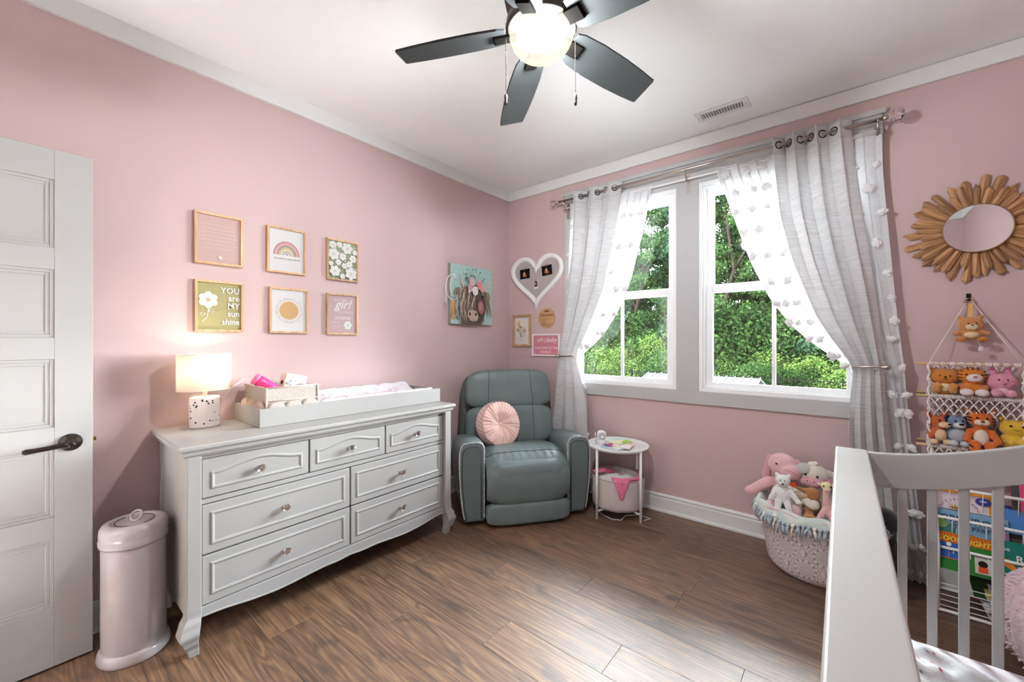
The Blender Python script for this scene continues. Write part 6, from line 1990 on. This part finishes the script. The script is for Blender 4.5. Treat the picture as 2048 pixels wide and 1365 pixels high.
obj('body', MB().ell((.0, .02, .125), (.038, .034, .038)).ell((.0, .02, .06), (.042, .036, .055)).limb((-.02, -.02, .03), (-.016, -.055, .015), .026, .024).limb((-.03, .01, .14), (-.072, .0, .155), .014, .010), BRN, t, remesh=.006)
obj('white_band', MB().ell((.006, -.006, .075), (.026, .032, .028)), fur('#e7dfd6'), t); obj('foot', MB().ell((-.015, -.072, .022), (.030, .020, .022)), fur('#c08a58'), t)
obj('floppy_arm', MB().limb((-.03, .0, .115), (-.085, -.01, .10), .013, .012), fur('#d9bd98'), t, remesh=.005)
t = toy('plush_giraffe', 'pink and yellow plush giraffe with hot pink hooves at the right of the basket', 'plush toy', (2.503, -.36, .328), rad(8))
GP_ = fur('#e9b5c2', '#e6cf86'); GY = fur('#e8dca8')
obj('body', MB().ell((.01, .01, .075), (.032, .030, .060)).limb((.0, .0, .10), (-.006, -.01, .175), .020, .015).limb((-.01, -.01, .06), (-.045, -.04, .005), .018, .015).limb((.015, -.02, .05), (.02, -.05, .005), .018, .015), GP_, t, remesh=.005)
obj('head', MB().ell((-.004, -.012, .192), (.026, .024, .022)).ell((-.004, -.030, .178), (.016, .014, .012)), GY, t, remesh=.004)
for s in (-1, 1): obj('horn', MB().ell((-.004 + s * .012, -.008, .218), (.007, .006, .009)), fur('#e58fb4'), t); obj('ear', MB().ell((-.004 + s * .030, -.006, .196), (.010, .006, .007)), GY, t)
obj('snout', MB().ell((-.004, -.040, .174), (.011, .007, .007)), fur('#e9a0b6'), t); eyes(t, [(-.017, -.030, .193), (.012, -.031, .193)], .0048)
for x, y in ((-.050, -.045), (.02, -.058)): obj('hoof', MB().ell((x, y, .0), (.020, .022, .017)), fur('#f04d9a'), t)

# ================================================================ crib
CZT = 0.902
CR_ = thing('crib', 'white wooden crib with slatted end and flat topped side in the foreground', 'crib', (2.64, -1.19, 0))
capx0, capx1, yfar, ynear = -.094, -.004, .020, -1.37
def capsurf(mb):
    mb.box(capx0, capx1, ynear, yfar, CZT - .030, CZT)
    return mb
obj('side_cap', capsurf(MB()), M_CRIB, CR_, bevel=.006, seg=3)
obj('side_panel', MB().box(-.075, -.025, ynear + .02, yfar - .012, .10, CZT - .028), M_CRIB, CR_, bevel=.003)
obj('leg', MB().box(-.080, -.020, yfar - .07, yfar - .012, 0, .12), M_CRIB, CR_, bevel=.003)
obj('leg', MB().box(-.080, -.020, ynear + .02, ynear + .075, 0, .12), M_CRIB, CR_, bevel=.003)
# arched end rail towards the window
def rail_z(x):   # gentle ogee rising to the middle of the end
    k = min(1.0, abs(x + .01) / .39) if x < .38 else min(1.0, abs(.77 - x) / .39)
    return .900 + .095 * (k ** 1.75)
xs = [-.006 + .776 * i / 40.0 for i in range(41)]
poly = [(x, rail_z(x)) for x in xs] + [(x, rail_z(x) - .116 + .006 * (i / 40.0)) for i, x in reversed(list(enumerate(xs)))]
obj('end_rail', MB().prism(poly, 1, -.014, .012), M_CRIB, CR_, bevel=.004, seg=3)
sl_m = None
for k in range(10):
    x = .082 + .0697 * k
    zt = rail_z(x) - .11
    o = obj('slat', MB().box(x - .0115, x + .0115, -.010, .008, .10, zt), M_CRIB, CR_, bevel=.003)
obj('bottom_rail', MB().box(-.02, .78, -.014, .012, .07, .115), M_CRIB, CR_, bevel=.003)
obj('corner_post', MB().box(.762, .82, -.03, .02, 0, CZT + .01), M_CRIB, CR_, bevel=.004)
obj('corner_post', MB().box(.762, .82, ynear, ynear + .05, 0, CZT + .01), M_CRIB, CR_, bevel=.004)
obj('far_side_rail', MB().box(.775, .805, ynear + .04, -.02, CZT - .09, CZT - .02).box(.775, .805, ynear + .04, -.02, .07, .115), M_CRIB, CR_, bevel=.004)
for k in range(16):
    y = -.09 - .077 * k
    obj('slat', MB().box(.782, .800, y - .012, y + .012, .11, CZT - .085), M_CRIB, CR_, bevel=.003)
obj('mattress_base', MB().box(-.015, .77, ynear + .02, -.018, .150, .175), M_CRIB, CR_)
MT = thing('crib_mattress', 'crib mattress in a white fitted sheet inside the crib', 'mattress', (2.64, -1.19, .177))
SHT = mat('white_sheet', '#f2eaee', .85, spec=.1, bump=(30, .3))
obj('mattress', MB().soft((.377, -.690, .076), (.380, .664, .075), 9, 16), SHT, MT)
BKT = thing('crib_blanket', 'rumpled white muslin blanket with red and grey flower dots in the crib', 'blanket', (2.64, -1.19, .177))
def blk(u, v):
    x = .015 + .60 * u; y = -.055 - .30 * u ** 1.1 - .78 * v
    f_ = .010 * sin(38 * x + 22 * y + 3 * sin(9 * y)) + .007 * sin(60 * y - 25 * x) + .006 * sin(90 * x + 20 * y)
    e = min(1.0, min(u, v, 1 - u, 1 - v) / .05)
    return (x, y, .158 + (.016 + f_) * (.25 + .75 * e))
obj('muslin', MB().surf(blk, 120, 120), mat('white_muslin', '#e9e9ea', .9, spec=.1, noise=(7, .6, '#d9d9da'), bump=(40, .3)), BKT, solid=.003)
dots = MB(); rg = random.Random(31)
for i in range(190):
    u, v = rg.uniform(.03, .97), rg.uniform(.03, .97); s = rg.uniform(.004, .0065); e = rg.uniform(.5, 1.0); ro = rg.uniform(0, 3)
    pts = []
    for k in range(9):
        a = 2 * PI * k / 9; du, dv = s * cos(a) / .60, s * e * sin(a) / .78
        q = blk(min(.99, max(.01, u + du * cos(ro) - dv * sin(ro))), min(.99, max(.01, v + du * sin(ro) + dv * cos(ro)))); pts.append((q[0], q[1], q[2] + .0028))
    c_ = blk(u, v)
    dots.add([(c_[0], c_[1], c_[2] + .003)] + pts, [(0, 1 + k, 1 + (k + 1) % 9) for k in range(9)], mi=(0, 1, 0, 2)[i % 4])
o = obj('flower_dots', dots, [P('#cf5f72'), P('#8f9698'), P('#e2a0ae')], BKT); o['kind'] = 'stuff'

# ================================================================ wire book rack and books
RX0, RX1 = 2.918, 3.46
RK = thing('book_rack', 'white wire tiered book rack against the window wall behind the crib', 'book rack', (0, 0, 0))
tiers = ((-.235, .43, .29), (-.290, .305, .155))   # y of front bar, z of bar, z of tier bottom
def hb(mb, y, z, r=.007): mb.tube([(RX0, y, z), (RX1, y, z)], r, 8)
RW = M_WHITE
for s, x in ((0, RX0), (1, RX1)):
    f = MB(); f.tube([(x, -.30, .012), (x, -.30, .30), (x, -.16, .62), (x, -.06, .80)], .008, 8); f.tube([(x, -.05, .012), (x, -.05, .80)], .008, 8); f.tube([(x, -.30, .012), (x, -.05, .012)], .008, 8)
    obj('side_frame', f, RW, RK)
for (y, z) in ((-.245, .435), (-.275, .300), (-.185, .565), (-.30, .012), (-.05, .012), (-.05, .80), (-.06, .42)):
    bars = MB(); hb(bars, y, z); obj('cross_bar', bars, RW, RK)

wires = MB()
for (y0, z0, yb_, zb_) in ((-.275, .300, -.15, .205), (-.245, .435, -.13, .345), (-.185, .565, -.10, .475)):
    wires.tube([(RX0, y0 + .004, z0 - .10), (RX1, y0 + .004, z0 - .10)], .0022, 6); wires.tube([(RX0, y0 + .06, z0 - .10), (RX1, y0 + .06, z0 - .10)], .0022, 6)
    for k in range(10):
        x = RX0 + .054 + .054 * k
        wires.tube([(x, y0, z0), (x, y0 + .004, z0 - .10), (x, y0 + .06, z0 - .10)], .0018, 5)
for k in range(5): wires.tube([(RX0, -.30, .034 + .026 * k), (RX1, -.30, .034 + .026 * k)], .0018, 5)
wires.tube([(RX0 + .004, -.30, .016), (RX0 + .004, -.30, .14)], .0018, 5)
obj('wire', wires, RW, RK)
TILT = rad(-16)
GBK = 'picture books in the wire rack'
def rbook(label, x, y, z, w, h, th, cover, art, rot=TILT, rz_=0.0):
    return book('picture_book', w, h, th, cover, label, (x, y, z + h / 2 * cos(rot)), (rot, 0, rz_), GBK, art=art)
def a_chrys(p, w, h):
    p.rect(-w / 2 + .004, w / 2 - .016, -h / 2 + .012, h / 2 - .014, '#e9dfe6')
    word = 'Chrysanthemum'
    for i, ch in enumerate(word):
        a = rad(172 - 164 * i / (len(word) - 1)); r = .062
        xd = (sin(a), 0, -cos(a)); yd = (cos(a), 0, sin(a))
        p.d += .0001
        p.mb.text(ch, .022, (-.008 + r * cos(a), -p.d, .010 + r * sin(a)), p.mi('#8a3048'), xd=xd, yd=yd)
    for k in range(40):
        a = k * 2.4; r = .034 * math.sqrt(k / 40.0)
        p.disc(-.010 + r * cos(a), .018 + r * sin(a), .009, ('#d8b02e', '#8f6a1d', '#b3521f', '#e7c84e')[k % 4], .003, 8, a)
    p.disc(.070, .082, .026, '#3a3f94', .018, 20).disc(.070, .084, .013, '#b9b4d6', .005, 14)
rbook('white and orange picture book titled Chrysanthemum on the top tier of the rack', 3.015, -.175, 0.322, .205, .235, .010, '#e09a2e', a_chrys)
def a_cord(p, w, h):
    p.rect(-w / 2, w / 2, -h / 2, h / 2, '#7fa8c4').text("CORDUROY'S", .042, -.006, h / 2 - .052, '#1c2a4e', bold=.01, sx=.92).text('EASTER PARTY', .026, -.004, h / 2 - .082, '#1c2a4e', sx=.95)
    p.disc(.095, h / 2 - .075, .022, '#b56fb0', .018, 18).disc(.09, h / 2 - .070, .008, '#e9c9e6')
    p.disc(-.085, -.01, .035, '#3f7a72', .03, 16).disc(-.07, -.045, .04, '#8a6a4e', .03, 16).disc(-.095, .02, .02, '#8fb86a').disc(0, -.05, .04, '#a98356')
rbook('wide sky blue picture book with navy hand lettering behind the top bar', 3.035, -.222, 0.295, .235, .175, .008, '#7fa8c4', a_cord)
def a_night(p, w, h):
    p.rect(-w / 2, w / 2, -h / 2, h / 2, '#2f7d33').rect(-w / 2, w / 2, h / 2 - .045, h / 2, '#c9641f')
    for k in range(16): p.stroke([(-w / 2 + .012 * k, h / 2 - .002), (-w / 2 + .012 * k + .010, h / 2 - .04)], .002, '#e89a3e')
    p.text('GOODNIGHT', .030, -.004, h / 2 - .038, '#f2e24a', bold=.02, shear=.15, sx=.92)
    p.rect(-w / 2 + .006, -.010, -.035, .042, '#d96a2e').rect(-w / 2 + .010, -.014, -.031, .038, '#2f63b0').rect(-.052, -.049, -.031, .038, '#d96a2e')
    p.disc(-.05, .03, .009, '#eef0f4').rect(.03, w / 2 - .004, -.07, .0, '#cfd2cc').disc(.055, -.028, .015, '#2a1c14').rect(.04, .07, -.065, -.04, '#d9542a')
rbook('green and orange board book with yellow GOODNIGHT lettering on the lower tier', 3.008, -.262, .205, .190, .168, .016, '#2f7d33', a_night)
def a_arm(p, w, h):
    p.rect(-w / 2, w / 2, -h / 2, h / 2, '#d9c23f').rect(-w / 2, w / 2, h / 2 - .03, h / 2, '#e0913a').disc(-.055, h / 2 - .018, .011, '#e8d9c0', .007).text('Ar', .034, -.03, h / 2 - .062, '#26306e', bold=.015).text('ds', .030, .045, h / 2 - .066, '#26306e', bold=.015).rect(.03, w / 2, h / 2 - .04, h / 2 - .012, '#de5f2c')
    p.poly([(.04, .0), (.07, .05), (.085, .02)], '#4f8f3a')
rbook('yellow picture book with navy lettering and an orange band behind the GOODNIGHT book', 3.045, -.225, .215, .200, .190, .008, '#d9c23f', a_arm)
def a_rot(p, w, h):
    p.rect(-w / 2, w / 2, -h / 2, h / 2, '#257a6c').text('The', .026, -.045, h / 2 - .042, '#f0ede2', bold=.01).text('ROT', .040, .030, h / 2 - .082, '#f0ede2', bold=.012)
    p.rect(.015, .062, h / 2 - .046, h / 2 - .030, '#e9dfe0').disc(.030, h / 2 - .038, .006, '#b9453a').disc(.048, h / 2 - .038, .005, '#3a3a3a')
    p.poly([(-.07, .012), (-.03, .018), (-.012, -.012), (.0, -.05), (-.03, -.022), (-.055, -.004)], '#dd8630').poly([(-w / 2, -h / 2), (-w / 2, -h / 2 + .012), (-.02, -h / 2 + .006), (w / 2, -h / 2 + .014), (w / 2, -h / 2)], '#efece4')
rbook('teal board book with white lettering on the lower tier behind the third slat', 3.172, -.268, .200, .150, .188, .014, '#257a6c', a_rot)
def a_plain(cols):
    def f(p, w, h):
        p.rect(-w / 2, w / 2, -h / 2, h / 2, cols[0]).rect(-w / 2, w / 2, h / 2 - .05, h / 2 - .02, cols[1]).disc(0, -.01, .03, cols[2])
    return f
rbook('black picture book behind the teal book on the lower tier', 3.190, -.228, .215, .130, .200, .008, '#35302f', a_plain(('#35302f', '#58504e', '#8a7b74')))
rbook('slim purple picture book at the right of the lower tier', 3.262, -.232, .213, .06, .195, .008, '#7d6fae', a_plain(('#7d6fae', '#c9c2e0', '#9a8fc4')))
rbook('golden yellow picture book at the right end of the lower tier', 3.315, -.240, .213, .10, .190, .010, '#dfae45', a_plain(('#dfae45', '#f0cf7d', '#c98f2e')))
def a_ice(p, w, h):
    p.rect(-w / 2, w / 2, -h / 2, h / 2, '#4f86c9').poly([(-w / 2, h / 2), (w / 2, h / 2), (w / 2, .03), (.03, .075), (-.01, .08), (-.05, .105)], '#6f7ea8').text('Winter', .026, .035, h / 2 - .036, '#2a3560', shear=.2).poly([(.04, -h / 2), (.05, -.02), (.075, .02), (w / 2, .03), (w / 2, -h / 2)], '#c23a3a')
rbook('bright blue picture book with a red corner on the top tier right of the slat', 3.235, -.200, 0.300, .175, .215, .010, '#4f86c9', lambda p, w, h: p.rect(-w / 2, w / 2, -h / 2, h / 2, '#4f86c9').poly([(-w / 2 + .03, h / 2), (w / 2, h / 2), (w / 2, .03), (.03, .070), (-.01, .075), (-.03, .09)], '#6f7ea8').poly([(.02, -h / 2), (.03, -.05), (.045, -.01), (.06, .0), (w / 2, .01), (w / 2, -h / 2)], '#c23a3a').disc(-.045, -.03, .020, '#4a3f8f', .035, 14))
rbook('small navy picture book peeking right of the white and orange book', 3.135, -.160, 0.305, .10, .215, .008, '#3f63ad', a_plain(('#3f63ad', '#8fa4d6', '#27304a')))
rbook('crimson picture book with pink band on the upper tier at the right', 3.265, -.135, .485, .18, .18, .010, '#c43a52', lambda p, w, h: p.rect(-w / 2, w / 2, -h / 2, h / 2, '#d9577a').disc(.03, .0, .06, '#b3283a', .04, 20).disc(.05, .0, .03, '#e0a77a', .02, 16).rect(-w / 2, -w / 2 + .025, -h / 2, h / 2, '#4a4f4c'))
rbook('dark brown picture book with an orange shape behind the lower tier', 3.205, -.150, .110, .20, .16, .010, '#4c3230', lambda p, w, h: p.rect(-w / 2, w / 2, -h / 2, h / 2, '#54383a').disc(0, .01, .06, '#b3683e', .018, 16, .3).disc(.02, -.01, .03, '#7a3f2c', .012, 14), rot=rad(-34))
rbook('dark green picture book leaning low inside the rack', 3.150, -.165, .085, .22, .15, .010, '#2f4a2a', a_plain(('#2f4a2a', '#4d7a3a', '#3d2f3a')), rot=rad(-50), rz_=.1)
# stacked books lying on the floor level
gst = 'flat books stacked at the bottom of the rack'
stk = [('#e7e3e6', '#f1eff0', .0), ('#d8b34a', '#efe6d0', .01), ('#e9e6e2', '#f2efe9', -.01), ('#3b6ea3', '#e9e6df', .005), ('#efe9f0', '#f4f1f2', .0), ('#d9c46a', '#efe8cf', -.006), ('#e9e4ea', '#f1eef2', .008)]
z = .016
names_ = ('white paperback at the very bottom of the rack stack', 'mustard book second from the bottom of the rack stack', 'pale book third from the bottom of the rack stack', 'blue book in the middle of the rack stack', 'white book above the blue book in the rack stack', 'straw yellow book second from the top of the rack stack', 'lavender white book topmost of the rack stack')
for i, ((c1, c2, dx), nm) in enumerate(zip(stk, names_)):
    th = .017
    bb = book('stacked_book', .23, .19, th, c1, nm, (3.200 + dx, -.185 + dx * .6, z + th / 2), (-PI / 2, 0, rad(180) + dx * 4), gst, pages=c2)
    # printed lettering on the spine that faces the room
    p = Pic(0.0952); rg2 = random.Random(i)
    for r in range(2):
        for q in range(7):
            u = -.1 + .026 * q
            p.stroke([(u, -.003 + .006 * r), (u + rg2.uniform(.008, .02), -.003 + .006 * r)], .0018, '#4a4650')
    o = p.build('spine_print', bb); o.rotation_euler = (PI / 2, 0, PI) if False else (-PI / 2, 0, PI)
    z += th + .0004

# fluffy pink pouf behind the crib end
PF = thing('fluffy_pouf', 'fluffy pale pink fur pouf between the crib end and the book rack', 'pouf', (3.33, -.62, 0))
FUR = mat('pale_pink_fur', '#ecd3d8', .95, spec=.1, sheen=.6, noise=(22, .8, '#dcb9c2'), bump=(60, 1.0))
rg = random.Random(41)
def pouf(w):
    a = math.atan2(w[1], w[0]); k = .012 * sin(6 * a + 14 * w[2]) + .010 * sin(23 * w[2] + 9 * a) + .006 * sin(31 * a)
    s = 1 + k * 2.2
    return (w[0] * s, w[1] * s, w[2])
obj('pouf_body', MB().soft((0, 0, .215), (.275, .245, .212), 2.7, 30, fn=pouf), FUR, PF)
tf = MB()
for i in range(900):
    a = rg.uniform(PI * .8, PI * 2.1); zz = rg.uniform(.02, .42)
    s = (max(0, 1 - abs((zz - .215) / .212) ** 2.7)) ** (1 / 2.7)
    p0 = Vector((.275 * s * cos(a), .245 * s * sin(a), zz)); out = Vector((cos(a), sin(a), .35 if zz > .3 else -.3)).normalized()
    sd = Vector((rg.uniform(-.3, .3), rg.uniform(-.3, .3), rg.uniform(-.6, .1)))
    tf.tube([p0 * .985, p0 + out * .012 + sd * .006, p0 + out * .016 + sd * .020], [.006, .005, .001], 4, caps=False)
o = obj('fur_tufts', tf, FUR, PF); o['kind'] = 'stuff'
# black plush behind the crib
t = toy('plush_penguin', 'round black plush toy beside the hem of the right grey curtain behind the crib', 'plush toy', (2.735, -.30, .0))
obj('body', MB().ell((0, 0, .16), (.075, .07, .15)).ell((-.005, 0, .375), (.060, .06, .068)), fur('#1b1a1b'), t, remesh=.006)
obj('white_patch', MB().ell((-.035, -.040, .385), (.020, .018, .022)), fur('#efefef'), t); eyes(t, [(-.040, -.056, .388), (-.004, -.060, .388)], .005)
obj('foot', MB().ell((-.03, -.06, .018), (.03, .035, .018)).ell((.035, -.06, .018), (.03, .035, .018)), fur('#d99a4a'), t)
